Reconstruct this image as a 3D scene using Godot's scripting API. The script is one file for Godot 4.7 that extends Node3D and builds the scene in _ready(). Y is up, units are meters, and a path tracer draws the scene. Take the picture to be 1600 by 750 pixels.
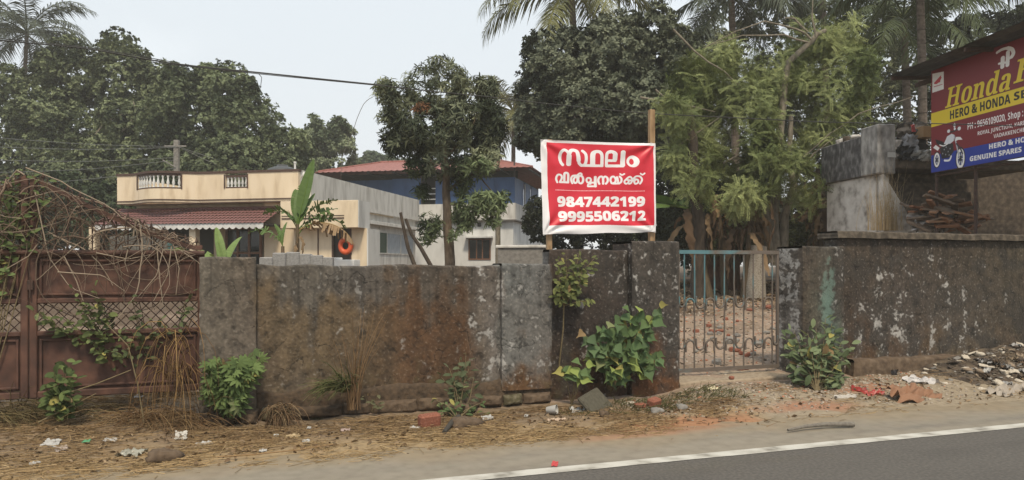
extends Node3D

# ---------------------------------------------------------------- camera frame
const EYE := 1.5        # metres above the road
const FOCAL := 1200.0   # in pixels of a 1600 px wide picture
const YAW := 19.4       # the road runs along x; the lens is turned this far to its right
const HORIZON := 415.0
var rng := RandomNumberGenerator.new()
var fwd := Vector3(sin(deg_to_rad(YAW)), 0, -cos(deg_to_rad(YAW)))
var rgt := Vector3(cos(deg_to_rad(YAW)), 0, sin(deg_to_rad(YAW)))
var M := {}
var NZ := {}
var used := {}


func ray(px: float, py: float) -> Vector3:
	return fwd + rgt * ((px - 800.0) / FOCAL) + Vector3.UP * ((HORIZON - py) / FOCAL)

func spot(px: float, py: float, d: float) -> Vector3:      # a point at a known distance
	return Vector3(0, EYE, 0) + ray(px, py) * d

func on_z(px: float, py: float, z: float) -> Vector3:       # a point on a plane along the road
	var r := ray(px, py)
	return Vector3(0, EYE, 0) + r * (z / r.z)

func on_y(px: float, py: float, y: float) -> Vector3:       # a point on a level plane
	var r := ray(px, py)
	return Vector3(0, EYE, 0) + r * ((y - EYE) / r.y)

func on_ground(px: float, py: float) -> Vector3:
	var p := on_y(px, py, 0.0)
	for i in 12:
		p = on_y(px, py, gh(p.x, p.z))
	return Vector3(p.x, gh(p.x, p.z), p.z)

func trace(t: Transform3D, px: float, py: float, z: float) -> Vector3:   # on the plane z of a turned frame, in that frame
	var o := t.affine_inverse() * Vector3(0, EYE, 0)
	var r := t.basis.inverse() * ray(px, py)
	return o + r * ((z - o.z) / r.z)

func trace_x(t: Transform3D, px: float, py: float, x: float) -> Vector3:
	var o := t.affine_inverse() * Vector3(0, EYE, 0)
	var r := t.basis.inverse() * ray(px, py)
	return o + r * ((x - o.x) / r.x)

func rr(a: float, b: float) -> float:
	return rng.randf_range(a, b)

func jit(s: float) -> Vector3:
	return Vector3(rr(-s, s), rr(-s, s), rr(-s, s))


# ---------------------------------------------------------------- geometry
class Geo:
	var v := PackedVector3Array()
	var n := PackedVector3Array()
	var uv := PackedVector2Array()
	var c := PackedColorArray()
	var ix := PackedInt32Array()
	var off := Vector3.ZERO
	var col := Color.WHITE

	func vert(p: Vector3, nn: Vector3, u := Vector2.ZERO) -> int:
		v.append(p - off); n.append(nn); uv.append(u); c.append(col)
		return v.size() - 1

	func tri(a: Vector3, b: Vector3, d: Vector3, ua := Vector2.ZERO, ub := Vector2.ZERO, ud := Vector2.ZERO) -> void:  # counter-clockwise seen from outside
		var nn := (b - a).cross(d - a).normalized()
		var i := vert(a, nn, ua)
		vert(b, nn, ub); vert(d, nn, ud)
		ix.append_array([i, i + 2, i + 1])

	func quad(a: Vector3, b: Vector3, d: Vector3, e: Vector3, us := []) -> void:       # counter-clockwise seen from outside
		var nn := (d - a).cross(e - b).normalized()
		var i := vert(a, nn, us[0] if us else Vector2(0, 1))
		vert(b, nn, us[1] if us else Vector2(1, 1)); vert(d, nn, us[2] if us else Vector2(1, 0)); vert(e, nn, us[3] if us else Vector2(0, 0))
		ix.append_array([i, i + 2, i + 1, i, i + 3, i + 2])

	func box(ctr: Vector3, size: Vector3, bev := 0.0, bs := Basis()) -> void:
		var h := size * 0.5
		bev = minf(bev, minf(h.x, minf(h.y, h.z)) * 0.6)
		var ax := [Vector3(1, 0, 0), Vector3(0, 1, 0), Vector3(0, 0, 1)]
		var face := func(i: int, s: float, su: float, sv: float) -> Vector3:
			var j := (i + 1) % 3
			var k := (i + 2) % 3
			return ctr + bs * (ax[i] * s * h[i] + ax[j] * su * (h[j] - bev) + ax[k] * sv * (h[k] - bev))
		for i in 3:
			for s in [-1.0, 1.0]:
				quad(face.call(i, s, -s, -1.0), face.call(i, s, s, -1.0), face.call(i, s, s, 1.0), face.call(i, s, -s, 1.0))
		if bev <= 0.0:
			return
		for i in 3:   # edges along axis i between faces j and k
			var j := (i + 1) % 3
			var k := (i + 2) % 3
			for sj in [-1.0, 1.0]:
				for sk in [-1.0, 1.0]:
					var a: Vector3 = ctr + bs * (ax[j] * sj * h[j] + ax[k] * sk * (h[k] - bev) - ax[i] * (h[i] - bev))
					var b: Vector3 = ctr + bs * (ax[j] * sj * (h[j] - bev) + ax[k] * sk * h[k] - ax[i] * (h[i] - bev))
					var w: Vector3 = bs * ax[i] * 2.0 * (h[i] - bev)
					if sj * sk > 0:
						quad(a, b, b + w, a + w)
						if (b - a).cross(w).dot(bs * (ax[j] * sj + ax[k] * sk)) < 0: flip(2)
					else:
						quad(b, a, a + w, b + w)
						if (a - b).cross(w).dot(bs * (ax[j] * sj + ax[k] * sk)) < 0: flip(2)
		for sx in [-1.0, 1.0]:
			for sy in [-1.0, 1.0]:
				for sz in [-1.0, 1.0]:
					var s3 := Vector3(sx, sy, sz)
					var a: Vector3 = ctr + bs * (s3 * (h - Vector3(0, bev, bev)))
					var b: Vector3 = ctr + bs * (s3 * (h - Vector3(bev, 0, bev)))
					var d: Vector3 = ctr + bs * (s3 * (h - Vector3(bev, bev, 0)))
					if sx * sy * sz > 0: tri(a, b, d)
					else: tri(a, d, b)

	func flip(tris: int) -> void:            # turn the last triangles round
		for t in tris:
			var k := ix.size() - 3 * (t + 1)
			var q := ix[k + 1]
			ix[k + 1] = ix[k + 2]; ix[k + 2] = q
		for q in range(v.size() - 4, v.size()):
			n[q] = -n[q]

	func sheet(pts: Array, nx: int, uvs := PackedVector2Array(), cols := PackedColorArray(), closed := false) -> void:
		# pts: rows of nx points; smooth normals, front towards d(i) x d(j)
		var ny := pts.size() / nx
		var base := v.size()
		for j in ny:
			for i in nx:
				var i0 := i - 1 if i > 0 else (nx - 2 if closed else 0)
				var i1 := i + 1 if i < nx - 1 else (1 if closed else nx - 1)
				var di: Vector3 = pts[j * nx + i1] - pts[j * nx + i0]
				var dj: Vector3 = pts[mini(j + 1, ny - 1) * nx + i] - pts[maxi(j - 1, 0) * nx + i]
				var nn := di.cross(dj)
				if nn.length_squared() < 1e-14:
					var jj := 1 if j == 0 else ny - 2
					di = pts[jj * nx + i1] - pts[jj * nx + i0]
					dj = pts[mini(jj + 1, ny - 1) * nx + i] - pts[maxi(jj - 1, 0) * nx + i]
					nn = di.cross(dj)
				if cols.size(): col = cols[j * nx + i]
				vert(pts[j * nx + i], nn.normalized(), uvs[j * nx + i] if uvs.size() else Vector2(float(i) / (nx - 1), 1.0 - float(j) / maxi(ny - 1, 1)))
		for j in ny - 1:
			for i in nx - 1:
				var a := base + j * nx + i
				ix.append_array([a, a + nx + 1, a + 1, a, a + nx, a + nx + 1])

	func tube(path: Array, r0: float, r1: float, sides := 6, caps := true) -> void:
		var m := path.size()
		if m < 2: return
		var z: Vector3 = (path[1] - path[0]).normalized()
		var x := z.cross(Vector3.UP if absf(z.y) < 0.9 else Vector3.RIGHT).normalized()
		var pts := []
		for j in m:
			z = (path[mini(j + 1, m - 1)] - path[maxi(j - 1, 0)]).normalized()
			x = (x - z * x.dot(z)).normalized()
			var y := z.cross(x)
			var r := lerpf(r0, r1, float(j) / (m - 1))
			for i in sides + 1:
				var a := TAU * i / sides
				pts.append(path[j] + (x * cos(a) + y * sin(a)) * r)
		sheet(pts, sides + 1, PackedVector2Array(), PackedColorArray(), true)
		if caps:
			for i in sides:
				tri(path[0], pts[i + 1], pts[i])
				var k := (m - 1) * (sides + 1)
				tri(path[m - 1], pts[k + i], pts[k + i + 1])

	func lathe(at: Vector3, prof: Array, sides := 12, bs := Basis()) -> void:   # prof: Vector2(radius, height) from the bottom up
		var pts := []
		for q in prof:
			for i in sides + 1:
				var a := TAU * i / sides
				pts.append(at + bs * Vector3(cos(a) * q.x, q.y, -sin(a) * q.x))
		sheet(pts, sides + 1, PackedVector2Array(), PackedColorArray(), true)

	func lump(at: Vector3, r: Vector3, noise: FastNoiseLite, rough := 0.25, sides := 10, rings := 6, bs := Basis()) -> void:
		var pts := []
		for j in rings + 1:
			var b := -PI / 2 + PI * j / rings
			for i in sides + 1:
				var a := TAU * (i % sides) / sides
				var d := Vector3(cos(a) * cos(b), sin(b), -sin(a) * cos(b))
				var k := 1.0 + rough * noise.get_noise_3dv(d * 90.0 + at * 1000.0) * 1.6
				pts.append(at + bs * (d * r * k))
		sheet(pts, sides + 1, PackedVector2Array(), PackedColorArray(), true)

	func mesh() -> ArrayMesh:
		var a := []
		a.resize(Mesh.ARRAY_MAX)
		a[Mesh.ARRAY_VERTEX] = v; a[Mesh.ARRAY_NORMAL] = n; a[Mesh.ARRAY_TEX_UV] = uv; a[Mesh.ARRAY_COLOR] = c; a[Mesh.ARRAY_INDEX] = ix
		var m := ArrayMesh.new()
		m.add_surface_from_arrays(Mesh.PRIMITIVE_TRIANGLES, a)
		return m


func G(at := Vector3.ZERO) -> Geo:
	var g := Geo.new()
	g.off = at
	return g

func numbered(called: String) -> String:
	var k: int = used.get(called, 0)
	used[called] = k + 1
	return called if k == 0 else "%s_%03d" % [called, k]

func thing(called: String, label: String, category: String, at := Vector3.ZERO, group := "") -> Node3D:
	var o := Node3D.new()
	o.name = numbered(called)
	o.position = at
	add_child(o, true)
	tag(o, label, category, group)
	return o

func tag(o: Node, label: String, category: String, group := "") -> void:
	o.set_meta("label", label); o.set_meta("category", category)
	if group: o.set_meta("group", group)

func part(called: String, shape, m: Material, parent: Node, kind := "") -> MeshInstance3D:
	var o := MeshInstance3D.new()
	o.mesh = shape.mesh() if shape is Geo else shape
	o.material_override = m
	if parent == self:
		o.name = numbered(called)
	else:                                            # numbers run within one parent
		var k: int = parent.get_meta("n_" + called, 0) if parent.has_meta("n_" + called) else 0
		parent.set_meta("n_" + called, k + 1)
		o.name = called if k == 0 else "%s_%03d" % [called, k]
	parent.add_child(o, true)
	if kind: o.set_meta("kind", kind)
	return o

func solo(called: String, shape, m: Material, label: String, category: String, at := Vector3.ZERO, group := "") -> MeshInstance3D:
	var o := part(called, shape, m, self)
	o.position = at
	tag(o, label, category, group)
	return o

func scatter(called: String, mesh: Mesh, m: Material, xs: Array, cs: Array, parent: Node, kind := "stuff") -> MultiMeshInstance3D:
	var mm := MultiMesh.new()
	mm.transform_format = MultiMesh.TRANSFORM_3D
	mm.use_colors = true
	mm.mesh = mesh
	mm.instance_count = xs.size()
	for i in xs.size():
		mm.set_instance_transform(i, xs[i])
		mm.set_instance_color(i, cs[i])
	var o := MultiMeshInstance3D.new()
	o.multimesh = mm
	o.material_override = m
	o.name = numbered(called) if parent == self else called
	parent.add_child(o, true)
	o.set_meta("kind", kind)
	return o


# ---------------------------------------------------------------- colours and materials
func lin(r: float, g: float, b: float, k := 1.0) -> Color:      # picture colour 0..255 -> linear base colour
	var c := Color(r / 255.0, g / 255.0, b / 255.0).srgb_to_linear()
	return Color(minf(c.r * k, 0.86), minf(c.g * k, 0.86), minf(c.b * k, 0.86))

func noise(seed_: int, freq: float, oct := 4, type := FastNoiseLite.TYPE_SIMPLEX_SMOOTH) -> FastNoiseLite:
	var f := FastNoiseLite.new()
	f.seed = seed_; f.frequency = freq; f.noise_type = type
	f.fractal_octaves = oct
	return f

func noise_tex(seed_: int, freq: float, stops: Array, oct := 5, size := 256, stretch := Vector2i(1, 1)) -> Texture2D:
	var f := noise(seed_, freq, oct)
	var im: Image = f.get_seamless_image(size / stretch.x, size / stretch.y)
	if stretch != Vector2i(1, 1): im.resize(size, size, Image.INTERPOLATE_CUBIC)
	var lut := []
	for i in 256:
		var t := i / 255.0 * (stops.size() - 1)
		var k := mini(int(t), stops.size() - 2)
		var q: Color = stops[k].lerp(stops[k + 1], t - k)
		q = q.linear_to_srgb()
		lut.append([int(clampf(q.r, 0, 1) * 255), int(clampf(q.g, 0, 1) * 255), int(clampf(q.b, 0, 1) * 255)])
	var src := im.get_data()
	var step := 1 if im.get_format() == Image.FORMAT_L8 else 4
	var dst := PackedByteArray()
	dst.resize(size * size * 3)
	for i in size * size:
		var q: Array = lut[src[i * step]]
		dst[i * 3] = q[0]; dst[i * 3 + 1] = q[1]; dst[i * 3 + 2] = q[2]
	return ImageTexture.create_from_image(Image.create_from_data(size, size, false, Image.FORMAT_RGB8, dst))

func flat_mat(c: Color, rough := 0.85, metal := 0.0) -> StandardMaterial3D:
	var m := StandardMaterial3D.new()
	m.albedo_color = c.linear_to_srgb()
	m.roughness = rough; m.metallic = metal
	return m

func worn(seed_: int, stops: Array, metres: float, rough := 0.9, bump := 0.3, freq := 0.02, stretch := Vector2i(1, 1), tint := false) -> StandardMaterial3D:
	# a surface that varies in tone, mapped in world axes; the pattern repeats after so many metres
	var m := StandardMaterial3D.new()
	m.albedo_texture = noise_tex(seed_, freq, stops, 5, 256, stretch)
	m.roughness = rough
	m.uv1_triplanar = true
	m.uv1_world_triplanar = true
	m.uv1_scale = Vector3.ONE / metres
	m.vertex_color_use_as_albedo = tint
	if bump > 0.0:
		if not NZ.has("bump"): NZ.bump = noise_tex(77, 0.03, [Color.BLACK, Color.WHITE], 6)
		m.heightmap_enabled = true
		m.heightmap_texture = NZ.bump
		m.heightmap_scale = bump
	return m

func leaf_mat(back := 0.35, rough := 0.55) -> StandardMaterial3D:
	var m := StandardMaterial3D.new()
	m.vertex_color_use_as_albedo = true
	m.roughness = rough
	m.metallic_specular = 0.25
	m.backlight_enabled = true
	m.backlight = Color(back, back, back * 0.7)
	m.cull_mode = BaseMaterial3D.CULL_DISABLED
	return m

func leaf_col(c: Color, back := 0.35, rough := 0.75) -> StandardMaterial3D:
	var m := leaf_mat(back, rough)
	m.vertex_color_use_as_albedo = false
	var grey := (c.r + c.g + c.b) / 3.0
	m.albedo_color = (c.lerp(Color(grey, grey, grey), 0.12) * 0.88).linear_to_srgb()
	m.albedo_color.a = 1.0
	return m


# ---------------------------------------------------------------- the lie of the land
func gh(x: float, z: float) -> float:
	if z > -5.7:
		return -0.04
	var d := -5.7 - z
	var nb: float = NZ.ground.get_noise_2d(x * 100.0, z * 100.0)
	var edge: float = 0.12 * NZ.edge.get_noise_2d(x * 100.0, 0.0)
	var lip := smoothstep(0.05, 0.75, d + edge)
	var wall := 0.03
	if x < -0.2: wall = lerpf(0.03, 0.13, smoothstep(-0.2, -0.9, x))
	if x > 4.2: wall = lerpf(0.03, 0.13, smoothstep(4.2, 5.0, x))
	if x > 7.0: wall = lerpf(0.13, 0.30, smoothstep(7.0, 11.0, x))
	var h := lerpf(-0.04, 0.012, lip) + (wall - 0.012) * smoothstep(0.6, 1.75, d) + nb * 0.035 * smoothstep(0.3, 0.8, d)
	if z < -7.4:
		h += minf(-7.4 - z, 10.0) * 0.072 + 0.1 * smoothstep(20.0, 40.0, -z)
	return h


# ---------------------------------------------------------------- leaves
func blade(half: Array, fold := 0.25, droop := 0.25, twist := 0.0) -> Geo:      # one leaf, 1 long along +x, lying in the xz plane
	var g := G()
	var m := half.size() - 1
	var pts := []
	for j in 3:
		for i in m + 1:
			var t := float(i) / m
			var s := float(j - 1)
			var w: float = half[i]
			pts.append(Vector3(t, absf(s) * w * fold - droop * t * t + s * w * twist * t, -s * w))
	g.sheet(pts, m + 1)
	return g

const HEART := [0.0, 0.24, 0.38, 0.42, 0.37, 0.28, 0.18, 0.09, 0.05, 0.03, 0.0]
const OVATE := [0.0, 0.12, 0.2, 0.24, 0.22, 0.15, 0.0]
const LANCE := [0.0, 0.07, 0.1, 0.09, 0.05, 0.0]

func palmate() -> Geo:
	var g := G()
	for k in 7:
		var a := deg_to_rad((k - 3) * 34.0)
		var len := 1.0 - 0.12 * absf(k - 3)
		var b := Basis(Vector3.UP, a)
		var pts := []
		var half := [0.03, 0.1, 0.15, 0.1, 0.0]
		for j in 3:
			for i in 5:
				var t := i / 4.0
				pts.append(b * (Vector3(t, absf(j - 1.0) * half[i] * 0.3 - 0.3 * t * t, -(j - 1.0) * half[i]) * len))
		g.sheet(pts, 5)
	return g

func leaf_at(parent: Node3D, mesh: Mesh, m: Material, at: Vector3, dir: Vector3, size: float, up := Vector3.UP) -> void:
	var x := dir.normalized()
	var y := (up - x * up.dot(x))
	if y.length() < 0.05: y = Vector3.FORWARD - x * Vector3.FORWARD.dot(x)
	y = y.normalized()
	var o := part("leaf", mesh, m, parent)
	o.transform = Transform3D(Basis(x, y, x.cross(y)) * size, at - parent.position)

func clump(nleaf: int, half_w: float, len_: float, lift: float, seed_: int, nmid := 1) -> Mesh:     # a sprig: leaves round one point, growing along +y
	var g := G()
	var r := RandomNumberGenerator.new()
	r.seed = seed_
	for k in nleaf:
		var a := TAU * k / nleaf * 2.4 + r.randf_range(-0.4, 0.4)
		var e := lift + r.randf_range(-0.45, 0.45)
		var d := Vector3(cos(a) * cos(e), sin(e), sin(a) * cos(e))
		var side := d.cross(Vector3.UP).normalized()
		var up := side.cross(d).normalized()
		side = side.rotated(d, r.randf_range(-0.5, 0.5))
		var base := Vector3(0, r.randf_range(-0.25, 0.25), 0) + d * 0.06
		var l := len_ * r.randf_range(0.75, 1.15)
		var mid := base + d * l * 0.5 - up * l * 0.03
		var tip := base + d * l - Vector3.UP * l * 0.18
		var w := half_w * r.randf_range(0.8, 1.2)
		g.col = Color.WHITE * r.randf_range(0.75, 1.0)
		g.col.a = 1.0
		if nmid == 1:
			g.tri(base, mid - side * w + up * w * 0.35, tip)
			g.tri(base, tip, mid + side * w + up * w * 0.35)
		else:
			var m1 := base + d * l * 0.3
			var m2 := base + d * l * 0.68 - Vector3.UP * l * 0.05
			for s in [-1.0, 1.0]:
				var p1 = m1 + side * w * s + up * w * 0.35
				var p2 = m2 + side * w * 0.8 * s + up * w * 0.25
				if s < 0: g.tri(base, p1, m1); g.quad(m1, p1, p2, m2); g.tri(m2, p2, tip)
				else: g.tri(base, m1, p1); g.quad(m1, m2, p2, p1); g.tri(m2, tip, p2)
	return g.mesh()

func spray(pairs: int, len_: float, leaflet: float, seed_: int, nstem := 3) -> Mesh:         # feathery twig with pinnate leaflets
	var g := G()
	var r := RandomNumberGenerator.new()
	r.seed = seed_
	for s in nstem:
		var a := TAU * s / nstem + r.randf_range(-0.5, 0.5)
		var e := r.randf_range(0.0, 0.9)
		var d := Vector3(cos(a) * cos(e), sin(e), sin(a) * cos(e))
		var side := d.cross(Vector3.UP).normalized()
		for k in pairs:
			var t := (k + 1.0) / pairs
			var p := d * len_ * t - Vector3.UP * len_ * 0.35 * t * t
			for q in [-1.0, 1.0]:
				var dir: Vector3 = (side * q + d * 0.5 - Vector3.UP * r.randf_range(0.0, 0.5)).normalized()
				var w: Vector3 = dir.cross(Vector3.UP).normalized() * leaflet * 0.22
				g.col = Color.WHITE * r.randf_range(0.75, 1.0)
				g.col.a = 1.0
				var tip: Vector3 = p + dir * leaflet * r.randf_range(0.8, 1.2)
				var mid: Vector3 = p + dir * leaflet * 0.5
				g.tri(p, mid - w, tip)
				g.tri(p, tip, mid + w)
	return g.mesh()

func blob(px: float, py: float, d: float, rx: float, ry: float, dz := 1.0) -> Array:
	return [spot(px, py, d), Vector3(rx * d / FOCAL, ry * d / FOCAL, rx * d / FOCAL * dz)]

func crown(tree: Node3D, blobs: Array, count: int, mesh: Mesh, m: Material, size: Vector2, dark: Color, light: Color, gap := -0.35, called := "crown", seed_ := 1, inner := 0.55, lobes := 9) -> void:
	if lobes > 0:
		var more := []
		for b in blobs:
			more.append([b[0], b[1] * 0.8])
			for k in lobes:
				var d := Vector3(rng.randfn(), rng.randfn(), rng.randfn()).normalized()
				more.append([b[0] + d * b[1] * rr(0.62, 0.95), b[1] * rr(0.2, 0.42)])
		blobs = more
	var total := 0.0
	for b in blobs: total += b[1].x * b[1].y + b[1].x * b[1].z
	var f := noise(seed_ * 13 + 5, 0.9 / maxf(0.4, size.y * 2.5), 3)
	var tone := noise(seed_ * 7 + 1, 0.6, 3)
	var xs := []
	var cs := []
	for b in blobs:
		var k := int(count * (b[1].x * b[1].y + b[1].x * b[1].z) / total)
		for i in k:
			var d := Vector3(rng.randfn(), rng.randfn(), rng.randfn()).normalized()
			var r := lerpf(inner, 1.12, sqrt(rng.randf()))
			var p: Vector3 = b[0] + d * b[1] * r * (1.0 + 0.22 * f.get_noise_3dv(d * 2.0 + b[0] * 3.0))
			if f.get_noise_3dv(p) < gap: continue
			var buried := false
			for o in blobs:
				if o[0] != b[0] and ((p - o[0]) / o[1]).length() < 0.6:
					buried = true
					break
			if buried and rng.randf() < 0.8: continue
			var y := (d + Vector3.UP * 0.5 + jit(0.6)).normalized()
			var x := y.cross(Vector3(rng.randfn(), rng.randfn(), rng.randfn())).normalized()
			var s := rr(size.x, size.y)
			xs.append(Transform3D(Basis(x, y, x.cross(y)) * s, p - tree.position))
			var t := clampf(0.5 + 1.3 * tone.get_noise_3dv(p) + rr(-0.3, 0.3), 0.0, 1.0)
			cs.append(dark.lerp(light, t))
	scatter(called, mesh, m, xs, cs, tree)

func limb(tree: Node3D, called: String, pts: Array, r0: float, r1: float, m: Material, sides := 8, wob := 0.06) -> void:
	var path := []
	for i in pts.size() - 1:
		var n := maxi(2, int((pts[i + 1] - pts[i]).length() / 0.35))
		for k in n: path.append(pts[i].lerp(pts[i + 1], float(k) / n) + (jit(wob) if i + k > 0 else Vector3.ZERO))
	path.append(pts[-1])
	var g := G(tree.position)
	g.tube(path, r0, r1, sides)
	part(called, g, m, tree)

func frond_mesh(len_: float, rise: float, fall: float, leaflet: float, seed_: int, dry := 0.0) -> Mesh:
	var g := G()
	var r := RandomNumberGenerator.new()
	r.seed = seed_
	var n := 34
	var path := []
	var p := Vector3.ZERO
	var e := rise
	for i in n + 1:
		path.append(p)
		p += Vector3(cos(e), sin(e), 0) * len_ / n
		e -= (rise - fall) / n * (0.5 + 1.0 * i / n)
	g.col = Color(0.75, 0.72, 0.45)
	g.tube(path, len_ * 0.011, len_ * 0.002, 4, false)
	for i in range(4, n):
		for h in 2:
			var t := (i + h * 0.5) / n
			var l: float = leaflet * (0.35 + 1.3 * sin(PI * clampf(t * 0.9 + 0.06, 0, 1))) * 0.62 * r.randf_range(0.8, 1.15)
			var a: Vector3 = path[i].lerp(path[i + 1], h * 0.5)
			var tan: Vector3 = (path[i + 1] - path[i]).normalized()
			for s in [-1.0, 1.0]:
				if r.randf() < 0.06 + dry * 0.3: continue
				var d: Vector3 = (Vector3(0, 0, s) * r.randf_range(0.75, 1.0) + tan * r.randf_range(0.5, 0.9) + Vector3.DOWN * r.randf_range(0.05, 0.45)).normalized()
				var mid: Vector3 = a + d * l * 0.5
				var tip: Vector3 = a + d * l + Vector3.DOWN * l * r.randf_range(0.15, 0.45)
				var w: Vector3 = tan * l * 0.035
				var k := r.randf_range(0.7, 1.0)
				g.col = Color(k, k, k)
				g.quad(a - w * 0.6, a + w * 0.6, mid + w, mid - w)
				g.tri(mid - w, mid + w, tip)
	return g.mesh()

func palm(called: String, label: String, crown_at: Vector3, foot: Vector3, len_: float, fronds: int, green: Material, bark: Material, group: String, seed_: int, arcs := Vector2(0, TAU), trunk_r := 0.13) -> Node3D:
	rng.seed = seed_
	var t := thing(called, label, "palm tree", foot, group)
	if trunk_r > 0.0:
		var g := G(foot)
		var path := []
		for i in 25:
			var k := i / 24.0
			path.append(foot.lerp(crown_at, k) + Vector3(sin(k * PI) * 0.12, 0, 0))
		for i in 24:
			g.tube([path[i], path[i].lerp(path[i + 1], 0.96)], lerpf(trunk_r * 1.25, trunk_r * 0.85, i / 24.0), lerpf(trunk_r * 1.2, trunk_r * 0.8, i / 24.0), 9, false)
		part("trunk", g, bark, t)
	var kinds := [frond_mesh(len_, 0.9, -0.6, len_ * 0.24, seed_), frond_mesh(len_, 0.45, -1.05, len_ * 0.24, seed_ + 1), frond_mesh(len_ * 0.95, 0.05, -1.35, len_ * 0.25, seed_ + 2), frond_mesh(len_ * 0.9, -0.6, -1.45, len_ * 0.24, seed_ + 3, 0.6)]
	for i in fronds:
		var k := i % 4 if i % 4 < 3 or i % 8 == 7 else 1
		var a := arcs.x + (arcs.y - arcs.x) * (i + rr(-0.3, 0.3)) / fronds
		var o := part("frond", kinds[k], green, t)
		o.transform = Transform3D(Basis(Vector3.UP, a) * Basis(Vector3.RIGHT, rr(-0.3, 0.3)) * Basis(Vector3.BACK, rr(-0.12, 0.12)), crown_at - foot + Vector3(0, (1.5 - k) * 0.08, 0))
	return t

func banana_leaf(len_: float, width: float, rise: float, fall: float, tear: float, seed_: int, vee := 0.35) -> Mesh:   # along +x
	var g := G()
	var r := RandomNumberGenerator.new()
	r.seed = seed_
	var n := 30
	var path := [Vector3.ZERO]
	var e := rise
	for i in n:
		path.append(path[-1] + Vector3(cos(e), sin(e), 0) * len_ / n)
		e = lerpf(rise, fall, (i + 1.0) / n) if fall > -1.45 else fall + (rise - fall) * exp(-7.0 * (i + 1.0) / n) + r.randf_range(-0.12, 0.12)
	g.col = Color(1.0, 1.0, 0.7)
	g.tube(path, len_ * 0.012, len_ * 0.003, 5, false)
	for s in [-1.0, 1.0]:
		var hang := r.randf_range(-0.2, 0.2)
		var shift := 0.0
		for i in range(4, n):
			var t0 := (i - 4.0) / (n - 4)
			var t1 := (i - 3.0) / (n - 4)
			var w0 := width * pow(sin(PI * clampf(pow(t0, 0.8), 0.0, 1.0)), 0.55)
			var w1 := width * pow(sin(PI * clampf(pow(t1, 0.8), 0.0, 1.0)), 0.55)
			var cut := 0.0
			if r.randf() < tear:
				hang = r.randf_range(-0.3, 0.9) * (0.4 + tear)
				shift = r.randf_range(-0.02, 0.02)
				cut = 0.3
			var a: Vector3 = path[i]
			var b: Vector3 = path[i + 1]
			var up := Vector3(-(b - a).y, (b - a).x, 0).normalized()
			var o0 := Vector3(0, 0, s) * w0 * cos(vee) + up * w0 * sin(vee) + Vector3.DOWN * hang * w0 + (b - a) * (cut + 0.6)
			var o1 := Vector3(0, 0, s) * w1 * cos(vee) + up * w1 * sin(vee) + Vector3.DOWN * hang * w1 + (b - a) * 0.6
			if tear > 0.5: o0 += Vector3(shift, 0, 0); o1 += Vector3(shift, 0, 0)
			var k := r.randf_range(0.82, 1.0)
			g.col = Color(k, k, k)
			if s > 0: g.quad(a, a + o0, b + o1, b)
			else: g.quad(a, b, b + o1, a + o0)
	return g.mesh()

func dead_leaf(len_: float, seed_: int) -> Mesh:      # a withered leaf: a kinked, twisted ribbon that goes out a little and hangs
	var g := G()
	var r := RandomNumberGenerator.new()
	r.seed = seed_
	var n := 18
	var p := Vector3.ZERO
	var d := Vector3(1, r.randf_range(-0.2, 0.8), 0).normalized()
	var turn := r.randf_range(0, TAU)
	var pts := []
	var cols := PackedColorArray()
	for i in n + 1:
		var t := float(i) / n
		var w := len_ * (0.02 + 0.05 * sin(PI * pow(t, 0.8))) * r.randf_range(0.5, 1.15)
		turn += r.randf_range(-0.5, 0.5)
		var side := Vector3(0, sin(turn) * 0.4, cos(turn)).normalized()
		var out := d.cross(side).normalized()
		var k := r.randf_range(0.55, 1.0)
		for e in [-1.0, -0.35, 0.3, 1.0]:
			pts.append(p + side * w * e * r.randf_range(0.75, 1.2) + out * w * (absf(e) * r.randf_range(-0.7, 0.2)) + Vector3.DOWN * w * r.randf_range(0.0, 0.5))
			cols.append(Color(k, k, k) * r.randf_range(0.8, 1.0))
		p += d * len_ / n
		d = (d + Vector3(0, -0.3, 0) + Vector3(r.randf_range(-0.25, 0.2), r.randf_range(-0.1, 0.1), r.randf_range(-0.22, 0.22))).normalized()
	g.sheet(pts, 4, PackedVector2Array(), cols)
	return g.mesh()

func put_leaf(parent: Node3D, mesh: Mesh, m: Material, at: Vector3, yaw: float, pitch := 0.0, roll := 0.0, called := "leaf") -> void:
	var o := part(called, mesh, m, parent)
	o.transform = Transform3D(Basis(Vector3.UP, yaw) * Basis(Vector3.BACK, pitch) * Basis(Vector3.RIGHT, roll), at - parent.position)


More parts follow.
